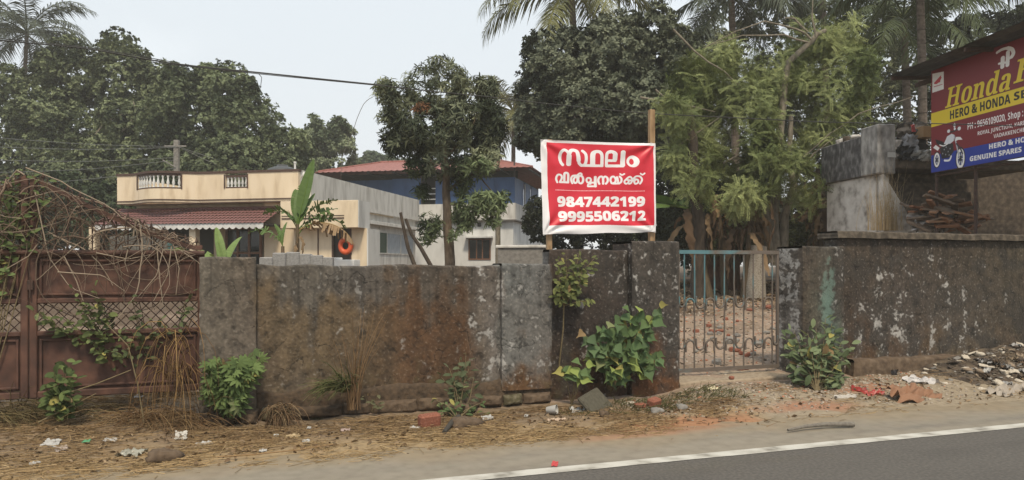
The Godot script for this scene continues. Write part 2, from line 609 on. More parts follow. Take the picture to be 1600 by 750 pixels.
# ---------------------------------------------------------------- old plaster: its stains, lichen and flaking limewash, by place along the wall
const WX0 := -1.0
const WLEN := 14.0
const WH := 2.1
const STAINS := [   # x, picture colour near the top, half way and at the foot, share of limewash left
	[-1.0, 105, 98, 88, 102, 94, 84, 86, 76, 66, 0.16], [-0.3, 108, 101, 91, 104, 96, 86, 88, 78, 68, 0.14], [0.1, 98, 88, 77, 100, 90, 80, 86, 76, 67, 0.1],
	[0.17, 100, 92, 83, 104, 89, 70, 96, 84, 70, 0.16], [0.6, 96, 90, 82, 103, 88, 68, 100, 88, 74, 0.2], [1.1, 94, 88, 82, 99, 82, 61, 94, 80, 64, 0.16],
	[1.6, 88, 80, 72, 90, 66, 46, 86, 66, 48, 0.14], [2.12, 82, 72, 62, 84, 60, 40, 82, 61, 43, 0.2], [2.3, 97, 90, 84, 96, 86, 76, 88, 74, 58, 0.5],
	[2.5, 90, 82, 75, 106, 100, 95, 90, 80, 68, 0.62], [2.56, 108, 109, 107, 106, 105, 102, 94, 68, 44, 0.3], [3.1, 100, 98, 96, 100, 96, 92, 93, 66, 43, 0.26],
	[3.14, 72, 61, 53, 58, 48, 42, 72, 50, 36, 0.2], [4.04, 66, 58, 52, 58, 50, 45, 72, 50, 34, 0.32], [4.1, 72, 66, 61, 66, 60, 57, 96, 61, 36, 0.36],
	[4.7, 75, 69, 63, 72, 66, 61, 92, 63, 40, 0.3], [6.0, 92, 84, 76, 112, 108, 104, 92, 84, 76, 0.75], [6.3, 88, 80, 72, 106, 101, 96, 84, 74, 64, 0.7], [6.42, 84, 74, 64, 76, 66, 56, 76, 64, 52, 0.12],
	[6.62, 80, 72, 62, 80, 78, 68, 76, 64, 52, 0.14], [6.78, 84, 79, 71, 92, 110, 102, 78, 66, 54, 0.22], [6.9, 78, 72, 64, 82, 88, 80, 74, 62, 50, 0.22], [7.0, 76, 68, 60, 72, 64, 56, 72, 60, 48, 0.35],
	[7.06, 72, 62, 52, 62, 52, 44, 86, 64, 44, 0.42], [8.0, 67, 58, 50, 72, 64, 58, 84, 64, 46, 0.48], [9.0, 69, 60, 50, 76, 68, 60, 94, 81, 65, 0.42], [10.0, 77, 69, 57, 72, 64, 54, 88, 74, 60, 0.16], [13.0, 77, 69, 57, 72, 64, 54, 88, 74, 60, 0.14]]

func bytes(w: int, h: int, seed_: int, freq: float, oct: int, squash := 1) -> PackedByteArray:
	var im: Image = noise(seed_, freq, oct).get_image(w, h / squash)
	if squash > 1: im.resize(w, h, Image.INTERPOLATE_CUBIC)
	return im.get_data()

func wall_material() -> StandardMaterial3D:
	var w := 2048
	var h := 300
	var big := bytes(w, h, 11, 0.012, 4)
	var warp := bytes(w, h, 12, 0.008, 4)
	var mid := bytes(w, h, 13, 0.045, 5)
	var fine := bytes(w, h, 14, 0.16, 3)
	var drip := bytes(w, h, 15, 0.03, 4, 10)
	var flake := bytes(w, h, 16, 0.03, 6)
	var flake2 := bytes(w, h, 18, 0.11, 4)
	var run := bytes(w, h, 19, 0.09, 3, 20)
	var crack := bytes(w, h, 20, 0.011, 3)
	var out := PackedByteArray()
	out.resize(w * h * 3)
	var relief := PackedByteArray()
	relief.resize(w * h)
	var lut := PackedByteArray()
	lut.resize(1025)
	for i in 1025: lut[i] = int(Color(i / 1024.0, 0, 0).linear_to_srgb().r * 255.0)
	var cols := []
	for x in w:
		var m := WX0 + WLEN * x / w
		var k := 0
		while k < STAINS.size() - 2 and STAINS[k + 1][0] < m: k += 1
		var a: Array = STAINS[k]
		var b: Array = STAINS[k + 1]
		var t := clampf((m - a[0]) / (b[0] - a[0]), 0, 1)
		var row := []
		for q in 3:
			row.append(lin(a[1 + q * 3], a[2 + q * 3], a[3 + q * 3]).lerp(lin(b[1 + q * 3], b[2 + q * 3], b[3 + q * 3]), t))
		row.append(lerpf(a[10], b[10], t))
		cols.append(row)
	var white := lin(192, 190, 186)
	for y in h:
		var hy := WH * (1.0 - float(y) / h) - 0.1
		for x in w:
			var i := y * w + x
			var col: Array = cols[clampi(x + (warp[i] - 128) / 10, 0, w - 1)]
			var yy := hy + (big[i] - 128) / 128.0 * 0.42 + (drip[i] - 128) / 128.0 * 0.25
			var c: Color
			if yy < 0.72: c = col[2].lerp(col[1], smoothstep(0.1, 0.72, yy))
			else: c = col[1].lerp(col[0], smoothstep(0.95, 1.45, yy))
			var m := mid[i] / 255.0
			var v := 0.60 + 0.62 * m + 0.55 * (fine[i] / 255.0 - 0.5) + 0.35 * (drip[i] / 255.0 - 0.5)
			# black algae running down from the top
			var alg := clampf((drip[i] / 255.0 - 0.55) * 4.0, 0, 1) * clampf((hy - 0.5) / 1.0, 0, 1) * 0.45
			alg += clampf((run[i] / 255.0 - 0.58) * 5.0, 0, 1) * clampf((hy + (big[i] - 128) / 200.0 - 0.75) / 0.7, 0, 1) * 0.26
			v *= 1.0 - alg
			c = Color(c.r * v, c.g * v, c.b * v)
			# skin that has come away in patches with a sharp edge
			var skin := flake[i] * 0.55 + warp[i] * 0.25 + flake2[i] * 0.2
			var bare := clampf((skin - 138.0) / 5.0, 0, 1)
			var rim := clampf(1.0 - absf(skin - 136.0) / 3.5, 0, 1)
			c = c * (1.0 - 0.2 * bare - 0.22 * rim)
			if x > 600: c = c.lerp(lin(50, 47, 44), clampf((big[i] - 132) / 40.0, 0, 1) * 0.55)
			if fine[i] > 182 and flake2[i] > 128: c = c.lerp(lin(150, 142, 130), 0.16 + 0.5 * col[3])
			# limewash that is left, in flakes
			var share: float = col[3]
			var fl := flake[i] / 255.0 * 0.5 + flake2[i] / 255.0 * 0.28 + drip[i] / 255.0 * 0.3 + share * 0.34
			if hy < 0.25: fl -= (0.25 - hy) * 0.5
			if x > 1170: fl -= 0.16 * smoothstep(1.1, 1.7, hy + (warp[i] - 128) / 300.0)
			fl += 0.10 * (fine[i] / 255.0 - 0.5)
			var e := clampf((fl - 0.80) * 11.0, 0, 1) * (0.35 + 0.65 * m) * minf(1.0, share * 2.4 + 0.12)
			c = c.lerp(white, e * 0.85)
			var px := WX0 + WLEN * x / w
			if px > 6.5 and px < 7.0:
				var tq := 1.0 - Vector2((px - 6.77 - 0.03 * sin(hy * 5.0)) / 0.115, (hy - 1.14) / 0.42).length() + (mid[i] / 255.0 - 0.5) * 1.3
				c = c.lerp(lin(104, 128, 118), clampf(tq * 1.6, 0, 0.6))
			var dust := clampf((fl - 0.62) * 3.0, 0, 1) * share * 0.35
			c = c.lerp(lin(128, 124, 120), dust)
			# cracks and lost skin, darker
			var lost := clampf((0.30 - m) * 7.0, 0, 1) * 0.4
			if absi(crack[i] + (fine[i] - 128) / 24 - 128) < 2 and big[i] > 128: lost = 0.6
			var moss := clampf((0.42 - hy + (warp[i] - 128) / 220.0) * 2.0, 0, 1) * clampf((mid[i] - 110) / 60.0, 0, 1) * 0.3
			c = c.lerp(lin(86, 84, 56), moss)
			c = Color(c.r * (1 - lost), c.g * (1 - lost), c.b * (1 - lost))
			out[i * 3] = lut[int(clampf(c.r, 0, 1) * 1024)]
			out[i * 3 + 1] = lut[int(clampf(c.g, 0, 1) * 1024)]
			out[i * 3 + 2] = lut[int(clampf(c.b, 0, 1) * 1024)]
			relief[i] = int(clampf(0.42 + 0.32 * (m - 0.5) + 0.3 * (fine[i] / 255.0 - 0.5) + e * 0.3 - lost * 0.4 - bare * 0.18, 0, 1) * 255)
	var s := StandardMaterial3D.new()
	s.albedo_texture = ImageTexture.create_from_image(Image.create_from_data(w, h, false, Image.FORMAT_RGB8, out))
	s.heightmap_enabled = true
	s.heightmap_texture = ImageTexture.create_from_image(Image.create_from_data(w, h, false, Image.FORMAT_L8, relief))
	s.heightmap_scale = 1.3
	s.roughness = 0.93
	s.albedo_color = Color(WALL_GAIN, WALL_GAIN, WALL_GAIN).linear_to_srgb() if WALL_GAIN < 1.0 else Color.WHITE
	return s

const WALL_GAIN := 1.0

func rough_slab(g: Geo, x0: float, x1: float, y0: float, y1: float, zf: float, thick: float, amp := 0.008, round_ := 0.025, step := 0.06) -> void:
	var nx := maxi(4, int((x1 - x0) / step)) + 1
	var ny := maxi(4, int((y1 - y0) / step))
	var prof := []
	for j in ny: prof.append(Vector2(zf, lerpf(y0, y1 - round_, float(j) / (ny - 1))))
	for k in [0.33, 0.66]: prof.append(Vector2(zf - round_ * (1 - cos(k * PI / 2)), y1 - round_ + round_ * sin(k * PI / 2)))
	for j in 4: prof.append(Vector2(lerpf(zf - round_, zf - thick + round_, j / 3.0), y1))
	for k in [0.66, 0.33]: prof.append(Vector2(zf - thick + round_ * (1 - cos(k * PI / 2)), y1 - round_ + round_ * sin(k * PI / 2)))
	for j in ny: prof.append(Vector2(zf - thick, lerpf(y1 - round_, y0, float(j) / (ny - 1))))
	var f: FastNoiseLite = NZ.wall
	var pts := []
	var uvs := PackedVector2Array()
	for q in prof:
		for i in nx:
			var x := lerpf(x0, x1, float(i) / (nx - 1))
			var p := Vector3(x, q.y, q.x)
			var d := f.get_noise_3d(x * 100, q.y * 100, q.x * 100)
			var side := 1.0 if q.x > zf - thick * 0.5 else -1.0
			p.z += d * amp * side
			p.y += f.get_noise_2d(x * 16, 500.0) * amp * 1.8 * smoothstep(y1 - 0.2, y1, q.y)
			if i == 0 or i == nx - 1:
				var e := (1.0 if i == 0 else -1.0)
				p.x += e * (0.004 + absf(f.get_noise_2d(q.y * 120, 90.0 * e)) * amp * 2.0)
				p.z -= side * round_ * 0.5
			pts.append(p)
			uvs.append(Vector2((x - WX0 + (zf - q.x) * 0.8) / WLEN, 1.0 - (p.y + 0.1) / WH))
	g.sheet(pts, nx, uvs)
	for e in 2:
		var i := 0 if e == 0 else nx - 1
		for j in ny - 1:
			var a: Vector3 = pts[j * nx + i]
			var b: Vector3 = pts[(j + 1) * nx + i]
			var c: Vector3 = pts[(prof.size() - 1 - j) * nx + i]
			var d: Vector3 = pts[(prof.size() - 2 - j) * nx + i]
			var us := []
			for p in [a, b, d, c]: us.append(Vector2((p.x - WX0 + (zf - p.z) * (-0.8 if e == 0 else 0.8)) / WLEN, 1.0 - (p.y + 0.1) / WH))
			if e == 0: g.quad(a, b, d, c, us)
			else: g.quad(a, c, d, b, [us[0], us[3], us[2], us[1]])

func stone_shape(seed_: int, size: Vector3) -> Mesh:      # a squared rubble block with a dressed, uneven face
	var g := G()
	var f := noise(seed_, 0.9, 3)
	var pts := []
	var m := 7
	for j in m + 1:
		for i in m + 1:
			var u := float(i) / m * 2 - 1
			var v := float(j) / m * 2 - 1
			var edge := maxf(pow(absf(u), 6.0), pow(absf(v), 6.0))
			var k := Vector2(signf(u) * pow(absf(u), 0.8), signf(v) * pow(absf(v), 0.8))
			pts.append(Vector3(k.x * size.x * (0.5 + 0.03 * f.get_noise_2d(v * 3, 7.0)), k.y * size.y * (0.5 + 0.05 * f.get_noise_2d(u * 3, 3.0)), size.z * (1.0 - edge) + f.get_noise_2d(u * 2, v * 2) * 0.022 * (1 - edge)))
	g.sheet(pts, m + 1)
	var c := size * 0.5
	g.quad(Vector3(-c.x, c.y, 0), Vector3(c.x, c.y, 0), Vector3(c.x, c.y, -0.06), Vector3(-c.x, c.y, -0.06))
	g.quad(Vector3(-c.x, -c.y, -0.06), Vector3(c.x, -c.y, -0.06), Vector3(c.x, -c.y, 0), Vector3(-c.x, -c.y, 0))
	return g.mesh()

func stones(parent: Node3D, x0: float, x1: float, rows: Array, zf: float) -> void:
	# rows: [bottom, top]; every stone is a mesh of its own, a few shapes shared
	for r in rows:
		var x := x0 + rr(0.0, 0.05)
		while x < x1 - 0.08:
			var w := minf(rr(0.2, 0.46), x1 - x)
			if x1 - x - w < 0.12: w = x1 - x
			var o := part("stone", NZ.stones[rng.randi() % NZ.stones.size()], M.laterite if rng.randf() < 0.55 else (M.laterite_dark if rng.randf() < 0.6 else M.laterite_mossy), parent)
			o.position = Vector3(x + w / 2, (r[0] + r[1]) / 2, zf + rr(-0.02, 0.012)) - parent.position
			o.scale = Vector3(w - 0.014, (r[1] - r[0]) * rr(0.78, 1.0), rr(0.8, 1.3))
			o.rotation.z = rr(-0.05, 0.05)
			o.rotation.y = rr(-0.04, 0.04)
			x += w


# ---------------------------------------------------------------- print: lettering drawn into pictures
func ink(im: Image, text: String, font: Font, at: Vector2, width: float, height: float, col: Color, slant := 0.0, grow := 0) -> void:
	# at: left end of the base line; the capital height and the width are made to fit
	var t := TextMesh.new()
	t.font = font; t.text = text; t.font_size = 96; t.pixel_size = 1.0; t.depth = 0.0
	var a := t.surface_get_arrays(0)
	var pts: PackedVector3Array = a[Mesh.ARRAY_VERTEX]
	var idx: PackedInt32Array = a[Mesh.ARRAY_INDEX] if a[Mesh.ARRAY_INDEX] != null else PackedInt32Array(range(pts.size()))
	var r := TextMesh.new()
	r.font = font; r.text = "H"; r.font_size = 96; r.pixel_size = 1.0; r.depth = 0.0
	var hb := r.get_aabb()
	var rb: PackedVector3Array = r.surface_get_arrays(0)[Mesh.ARRAY_VERTEX]
	var base := 1e9
	for p in rb: base = minf(base, p.y)
	var lo := 1e9
	var hi := -1e9
	for p in pts: lo = minf(lo, p.x); hi = maxf(hi, p.x)
	# both strings are centred on their line, so the base line is the same
	var sy := height / hb.size.y
	var sx := width / (hi - lo)
	for k in range(0, idx.size(), 3):
		var q := []
		for e in 3:
			var p := pts[idx[k + e]]
			var yy := (p.y - base) * sy
			q.append(Vector2(at.x + (p.x - lo) * sx + yy * slant, at.y - yy))
		fill_tri(im, q[0], q[1], q[2], col, grow)

func fill_tri(im: Image, a: Vector2, b: Vector2, c: Vector2, col: Color, grow := 0) -> void:
	var y0 := int(floor(minf(a.y, minf(b.y, c.y))))
	var y1 := int(ceil(maxf(a.y, maxf(b.y, c.y))))
	for y in range(maxi(y0, 0), mini(y1, im.get_height() - 1) + 1):
		var f := y + 0.5
		var x0 := 1e9
		var x1 := -1e9
		for e in [[a, b], [b, c], [c, a]]:
			var p: Vector2 = e[0]
			var q: Vector2 = e[1]
			if (p.y <= f) != (q.y <= f):
				var x := p.x + (q.x - p.x) * (f - p.y) / (q.y - p.y)
				x0 = minf(x0, x); x1 = maxf(x1, x)
		if x1 >= x0:
			im.fill_rect(Rect2i(int(round(x0)) - grow, y - grow, maxi(1, int(round(x1)) - int(round(x0))) + 2 * grow, 1 + 2 * grow), col)

func fill_poly(im: Image, pts: Array, col: Color) -> void:
	var pk := PackedVector2Array(pts)
	var t := Geometry2D.triangulate_polygon(pk)
	for k in range(0, t.size(), 3): fill_tri(im, pk[t[k]], pk[t[k + 1]], pk[t[k + 2]], col)

func oval(im: Image, c: Vector2, rx: float, ry: float, col: Color) -> void:
	for y in range(int(c.y - ry), int(c.y + ry) + 1):
		var k := 1.0 - pow((y + 0.5 - c.y) / ry, 2)
		if k > 0 and y >= 0 and y < im.get_height():
			var w := rx * sqrt(k)
			im.fill_rect(Rect2i(int(round(c.x - w)), y, maxi(1, int(round(2 * w))), 1), col)

func brush(im: Image, pts: Array, rx: float, ry: float, col: Color, curve := true) -> void:
	var cv := Curve2D.new()
	for i in pts.size():
		var tan := Vector2.ZERO
		if curve and i > 0 and i < pts.size() - 1: tan = (pts[i + 1] - pts[i - 1]) / 6.0
		cv.add_point(pts[i], -tan, tan)
	var len_ := cv.get_baked_length()
	var n := int(len_ / maxf(1.0, minf(rx, ry) * 0.3)) + 1
	for i in n + 1: oval(im, cv.sample_baked(len_ * i / n), rx, ry, col)


# ================================================================ the place
func _ready() -> void:
	rng.seed = 20
	var cam := Camera3D.new()
	cam.name = "camera"
	cam.position = Vector3(0, EYE, 0)
	cam.rotation.y = deg_to_rad(-YAW)
	cam.projection = Camera3D.PROJECTION_FRUSTUM
	cam.near = 0.1
	cam.far = 2500.0
	cam.size = 2.0 * cam.near * 375.0 / FOCAL
	cam.frustum_offset = Vector2(0, (HORIZON - 375.0) / FOCAL * cam.near)
	add_child(cam)

	var env := Environment.new()
	env.tonemap_mode = Environment.TONE_MAPPER_LINEAR
	env.tonemap_exposure = 1.34
	env.fog_enabled = true
	env.fog_density = 0.0019
	env.fog_light_color = Color(0.96, 0.95, 0.92)
	env.background_mode = Environment.BG_SKY
	var sm := ProceduralSkyMaterial.new()
	sm.sky_top_color = Color(0.80, 0.832, 0.858)
	sm.sky_horizon_color = Color(0.865, 0.878, 0.885)
	sm.sky_curve = 0.12
	sm.ground_bottom_color = Color(0.45, 0.4, 0.35)
	sm.ground_horizon_color = Color(0.6, 0.58, 0.55)
	sm.sun_angle_max = 1.0
	var cf := noise(5, 0.006, 5)
	var ci: Image = cf.get_seamless_image(1024, 512)
	var cb := PackedByteArray()
	cb.resize(1024 * 512 * 4)
	var cd := ci.get_data()
	for i in 1024 * 512:
		cb[i * 4] = 255; cb[i * 4 + 1] = 252; cb[i * 4 + 2] = 248
		cb[i * 4 + 3] = int(clampf((cd[i] - 140) / 90.0, 0, 1) * 70)
	sm.sky_cover = ImageTexture.create_from_image(Image.create_from_data(1024, 512, false, Image.FORMAT_RGBA8, cb))
	sm.sky_cover_modulate = Color(1, 1, 1, 0.8)
	var sky := Sky.new()
	sky.sky_material = sm
	env.sky = sky
	env.background_energy_multiplier = 1.0
	env.sdfgi_enabled = true
	env.ssao_enabled = true
	env.ssil_enabled = true
	var we := WorldEnvironment.new()
	we.name = "environment"
	we.environment = env
	add_child(we)

	var sun := DirectionalLight3D.new()
	sun.name = "sun"
	sun.light_color = Color(1.0, 0.94, 0.84)
	sun.light_energy = 0.75
	sun.light_angular_distance = 9.0
	sun.shadow_enabled = true
	add_child(sun)
	sun.look_at_from_position(rgt * 0.1 - fwd * 0.7 + Vector3.UP * 1.0, Vector3.ZERO)

	NZ.ground = noise(3, 0.012, 5)
	NZ.edge = noise(4, 0.02, 3)
	NZ.wall = noise(6, 0.09, 4)
	NZ.lump = noise(8, 0.011, 3)
	materials()
	ground()
	walls()
	plants_behind()
	buildings()
	trees()
	street_things()
	wires()
	small_plants()
	litter()


func materials() -> void:
	M.wall = wall_material()
	M.laterite = worn(21, [lin(62, 50, 40), lin(92, 76, 60), lin(112, 96, 80)], 0.7, 0.95, 1.2, 0.03)
	M.laterite_dark = worn(22, [lin(48, 40, 32), lin(78, 64, 50), lin(98, 80, 62)], 0.6, 0.95, 1.2, 0.03)
	M.laterite_mossy = worn(23, [lin(60, 52, 36), lin(86, 80, 58), lin(118, 108, 92)], 0.5, 0.95, 1.2, 0.03)
	M.earth = worn(24, [Color(0.62, 0.6, 0.57), Color(0.86, 0.85, 0.83), Color(1, 1, 1)], 0.9, 0.97, 1.6, 0.04, Vector2i(1, 1), true)
	M.asphalt = worn(25, [lin(88, 84, 79, 0.62), lin(107, 102, 96, 0.62), lin(126, 120, 112, 0.62)], 0.8, 0.82, 0.5, 0.09, Vector2i(1, 1), true)
	M.shoulder = worn(26, [Color(0.74, 0.73, 0.72), Color(0.9, 0.9, 0.89), Color(1, 1, 1)], 2.3, 0.93, 0.5, 0.05, Vector2i(1, 1), true)
	M.paint = worn(27, [lin(118, 112, 102, 0.85), lin(182, 178, 168, 0.85), lin(204, 201, 192, 0.85), lin(208, 205, 196, 0.85)], 2.3, 0.8, 0.0, 0.03)
	M.rust = worn(28, [lin(62, 43, 36), lin(84, 57, 47), lin(106, 74, 60)], 1.3, 0.75, 0.25, 0.02)
	M.rust_dark = worn(29, [lin(46, 34, 30), lin(66, 48, 40), lin(84, 60, 50)], 0.5, 0.8, 0.2, 0.03)
	M.gate = leaf_mat(0.0, 0.6)
	M.gate.backlight_enabled = false
	M.wood = worn(30, [lin(116, 92, 66), lin(150, 122, 90), lin(168, 142, 110)], 0.5, 0.85, 0.3, 0.02, Vector2i(1, 4))
	M.bark = worn(31, [lin(66, 54, 44), lin(98, 84, 70), lin(128, 114, 98)], 0.6, 0.95, 1.0, 0.03, Vector2i(1, 4))
	M.bark_dark = worn(32, [lin(40, 34, 28), lin(66, 56, 47), lin(88, 76, 64)], 0.7, 0.95, 1.0, 0.03, Vector2i(1, 4))
	M.bark_pale = worn(33, [lin(84, 78, 68), lin(122, 114, 100), lin(146, 138, 124)], 0.6, 0.95, 0.8, 0.03, Vector2i(1, 4))
	M.palm_bark = worn(34, [lin(72, 62, 54), lin(104, 92, 82), lin(132, 120, 108)], 0.9, 0.95, 0.6, 0.03)
	M.dry = leaf_mat(0.3, 0.8)
	M.leaf = leaf_mat(0.3, 0.5)
	M.tired = [leaf_col(lin(160, 152, 80)), leaf_col(lin(136, 112, 76)), leaf_col(lin(120, 128, 84))]
	M.concrete = worn(35, [lin(96, 92, 88), lin(128, 124, 119), lin(146, 142, 136)], 0.9, 0.95, 0.6, 0.03)
	M.litter_white = flat_mat(lin(186, 184, 180, 0.8), 0.6)
	M.black_cable = flat_mat(lin(40, 40, 40), 0.6)


func ground() -> void:
	# ---- earth: verge, yard and the land as far as the horizon, one sheet
	var xs := [-300.0, -200.0, -100.0, -60.0, -40.0, -28.0, -20.0, -15.0, -11.0, -8.0, -6.0]
	var x := -5.0
	while x < 13.0:
		xs.append(x); x += 0.065
	xs.append_array([13.0, 14.5, 17.0, 20.0, 25.0, 32.0, 42.0, 60.0, 100.0, 200.0, 300.0])
	var zs := [80.0, 30.0, 8.0, 0.0, -4.0, -5.4]
	var z := -5.7
	while z > -8.6:
		zs.append(z); z -= 0.05
	while z > -20.0:
		zs.append(z); z -= 0.3
	zs.append_array([-21.0, -24.0, -28.0, -34.0, -42.0, -55.0, -75.0, -110.0, -200.0, -320.0])
	var tone := noise(41, 0.9, 4)
	var patch := noise(42, 0.7, 3)
	var pts := []
	var cols := PackedColorArray()
	var straw := lin(164, 142, 110, 0.9)
	var dirt := lin(132, 113, 92, 0.95)
	var sand := lin(158, 144, 124, 0.95)
	var red := lin(168, 108, 76, 0.95)
	var yard := lin(166, 145, 128, 0.95)
	var mulch := lin(96, 78, 60, 0.95)
	for zz in zs:
		for xx in xs:
			pts.append(Vector3(xx, gh(xx, zz), zz))
			var n := tone.get_noise_2d(xx, zz)
			var c := straw.lerp(dirt, clampf(smoothstep(-6.35, -7.1, zz) + n * 0.7, 0, 1))
			c = c.lerp(sand, smoothstep(4.3, 5.2, xx + n * 0.6) * smoothstep(-7.7, -6.9, zz + n * 0.4))
			var e1 := Vector2((xx - 3.55) / 1.1, (zz + 6.25) / 0.30).length() + n * 0.8
			var e2 := Vector2((xx - 5.6) / 0.55, (zz + 6.55) / 0.22).length() + n * 0.8
			var e3 := Vector2((xx - 6.7) / 0.5, (zz + 6.95) / 0.2).length() + n * 0.8
			c = c.lerp(red, 0.6 * (1 - smoothstep(0.55, 1.15, minf(e1, minf(e2, e3)))))
			if zz < -7.5:
				c = yard.lerp(dirt, clampf(0.15 + n + 0.9 * smoothstep(-0.1, -0.5, xx) * smoothstep(-9.2, -8.4, zz), 0, 1)).lerp(mulch, smoothstep(-11.0, -15.0, zz + patch.get_noise_2d(xx, zz) * 4.0))
			cols.append(c)
	var g := G()
	g.sheet(pts, xs.size(), PackedVector2Array(), cols)
	part("ground", g, M.earth, self).set_meta("kind", "structure")

	# ---- dusty tarred shoulder and carriageway
	g = G()
	pts = []
	cols = PackedColorArray()
	xs = [-280.0, -100.0, -40.0, -20.0, -12.0]
	x = -8.0
	while x < 16.0:
		xs.append(x); x += 0.12
	xs.append_array([20.0, 30.0, 60.0, 150.0, 280.0])
	zs = []
	for i in 16: zs.append(-4.85 - i * 0.105)
	var grey := lin(158, 149, 134, 0.76)
	for zz in zs:
		for xx in xs:
			pts.append(Vector3(xx, tone.get_noise_2d(xx * 2, zz * 2) * 0.002, zz))
			var n := tone.get_noise_2d(xx * 0.7, zz * 1.6)
			var c := grey.lerp(lin(160, 144, 120, 0.78), clampf(smoothstep(-5.6, -6.1, zz + n * 0.35) , 0, 1))
			var e1 := Vector2((xx - 3.75) / 0.95, (zz + 6.12) / 0.16).length() + n * 0.6
			var e2 := Vector2((xx - 5.7) / 0.55, (zz + 6.42) / 0.2).length() + n * 0.8
			c = c.lerp(lin(170, 122, 90, 0.88), 0.65 * (1 - smoothstep(0.5, 1.2, minf(e1, e2))))
			c = c.lerp(lin(128, 122, 114, 0.74), clampf(tone.get_noise_2d(xx * 0.35 + 9, zz * 2.5) * 1.2, 0, 0.7) * smoothstep(-5.9, -5.4, zz))
			cols.append(c)
	g.sheet(pts, xs.size(), PackedVector2Array(), cols)
	part("road_shoulder", g, M.shoulder, self).set_meta("kind", "structure")

	g = G()
	pts = []
	cols = PackedColorArray()
	for zz in [3.0, 1.5, 0.0, -1.5, -2.5, -3.2, -3.6, -4.0, -4.2, -4.4, -4.6, -4.7, -4.8, -4.9, -5.0, -5.1, -5.2]:
		for i in xs.size():
			var xx: float = xs[i]
			pts.append(Vector3(xx, 0.006, zz - (0.03 * tone.get_noise_2d(xx * 4, 3.0) if zz < -5.15 else 0.0)))
			var k := 0.99 + 0.22 * tone.get_noise_2d(xx * 0.4, zz * 3.0) + 0.12 * tone.get_noise_2d(xx * 2.0, zz * 5.0)
			var c := Color(k, k, k).lerp(Color(1.3, 1.2, 1.02), 0.75 * smoothstep(-4.75, -5.15, zz + 0.25 * tone.get_noise_2d(xx * 1.5, zz)))
			cols.append(c)
	g.sheet(pts, xs.size(), PackedVector2Array(), cols)
	part("road", g, M.asphalt, self).set_meta("kind", "structure")

	g = G()
	pts = []
	for k in 2:
		for i in xs.size():
			var xx: float = xs[i]
			pts.append(Vector3(xx, 0.010, (-5.11 if k == 0 else -5.25) + 0.010 * tone.get_noise_2d(xx * 2.5, k * 50.0)))
	g.sheet(pts, xs.size())
	part("road_edge_line", g, M.paint, self).set_meta("kind", "structure")


func walls() -> void:
	NZ.stones = []
	for i in 6: NZ.stones.append(stone_shape(50 + i, Vector3(1, 1, 0.055)))
	# left gate pillar
	var t := thing("gate_pillar", "tall weathered grey plaster pillar between the rusty steel gate and the long wall", "gate pillar", Vector3(-0.12, 0, -7.75))
	var g := G(t.position)
	rough_slab(g, -0.367, 0.135, 0.13, 1.575, -7.5, 0.5, 0.008)
	part("shaft", g, M.wall, t)
	rng.seed = 31
	stones(t, -0.39, 0.15, [[-0.12, 0.03], [0.03, 0.17]], -7.5)
	# the long wall
	t = thing("boundary_wall", "long low brown stained plaster wall on a rubble stone base", "wall", Vector3(1.4, 0, -7.7))
	g = G(t.position)
	rough_slab(g, 0.07, 2.56, 0.22, 1.505, -7.6, 0.22, 0.014)
	part("plaster_face", g, M.wall, t)
	g = G(t.position)
	rough_slab(g, 2.54, 3.117, 0.2, 1.52, -7.535, 0.36, 0.009)
	part("end_pier", g, M.wall, t)
	g = G(t.position)
	rough_slab(g, 0.10, 3.12, -0.2, 0.31, -7.562, 0.24, 0.03, 0.04)
	part("footing", g, M.laterite_dark, t)
	stones(t, 0.15, 3.1, [[-0.12, 0.04], [0.04, 0.17]], -7.553)
	# dark stretch and the pillar by the small gate
	t = thing("boundary_wall", "short blackened wall section behind the heart-leaved sapling, left of the blue barred gate", "wall", Vector3(3.6, 0, -7.8))
	g = G(t.position)
	rough_slab(g, 3.12, 4.08, -0.1, 1.675, -7.66, 0.22, 0.01)
	part("plaster_face", g, M.wall, t)
	t = thing("gate_pillar", "blackened pillar with white flecks on the left of the small barred gate", "gate pillar", Vector3(4.38, 0, -7.8))
	g = G(t.position)
	rough_slab(g, 4.075, 4.69, -0.1, 1.775, -7.575, 0.5, 0.009)
	part("shaft", g, M.wall, t)
	# right gate pillar
	t = thing("gate_pillar", "peeling pillar with a turquoise patch on the right of the small barred gate", "gate pillar", Vector3(6.55, 0, -7.8))
	g = G(t.position)
	rough_slab(g, 6.39, 7.03, -0.1, 1.735, -7.575, 0.5, 0.009)
	part("shaft", g, M.wall, t)
	# the high wall on the right
	t = thing("boundary_wall", "high dark wall with white flaking patches and a projecting top, right of the gate", "wall", Vector3(9.5, 0, -7.8))
	g = G(t.position)
	rough_slab(g, 6.98, 13.0, -0.1, 1.845, -7.66, 0.24, 0.012)
	part("plaster_face", g, M.wall, t)
	g = G(t.position)
	rough_slab(g, 6.93, 13.0, 1.84, 1.925, -7.59, 0.38, 0.01, 0.02)
	part("coping", g, worn(37, [lin(54, 48, 42), lin(80, 72, 62), lin(112, 102, 90)], 0.8, 0.95, 1.0, 0.03), t)
	g = G(t.position)
	rough_slab(g, 7.1, 13.0, -0.1, 0.33, -7.5, 0.3, 0.02, 0.04)
	part("footing", g, worn(38, [lin(70, 56, 44), lin(96, 80, 64), lin(116, 100, 84)], 0.9, 0.95, 1.0, 0.03), t)
	# yard threshold under the small gate
	g = G()
	rough_slab(g, 4.69, 6.39, -0.1, 0.175, -7.58, 0.6, 0.012, 0.03)
	var th := part("gate_threshold", g, worn(39, [lin(120, 104, 86), lin(150, 134, 114), lin(164, 150, 130)], 0.6, 0.95, 0.8, 0.03), self)
	th.set_meta("kind", "structure")
	small_gate()
	for k in 2: steel_gate(k)
	blocks()


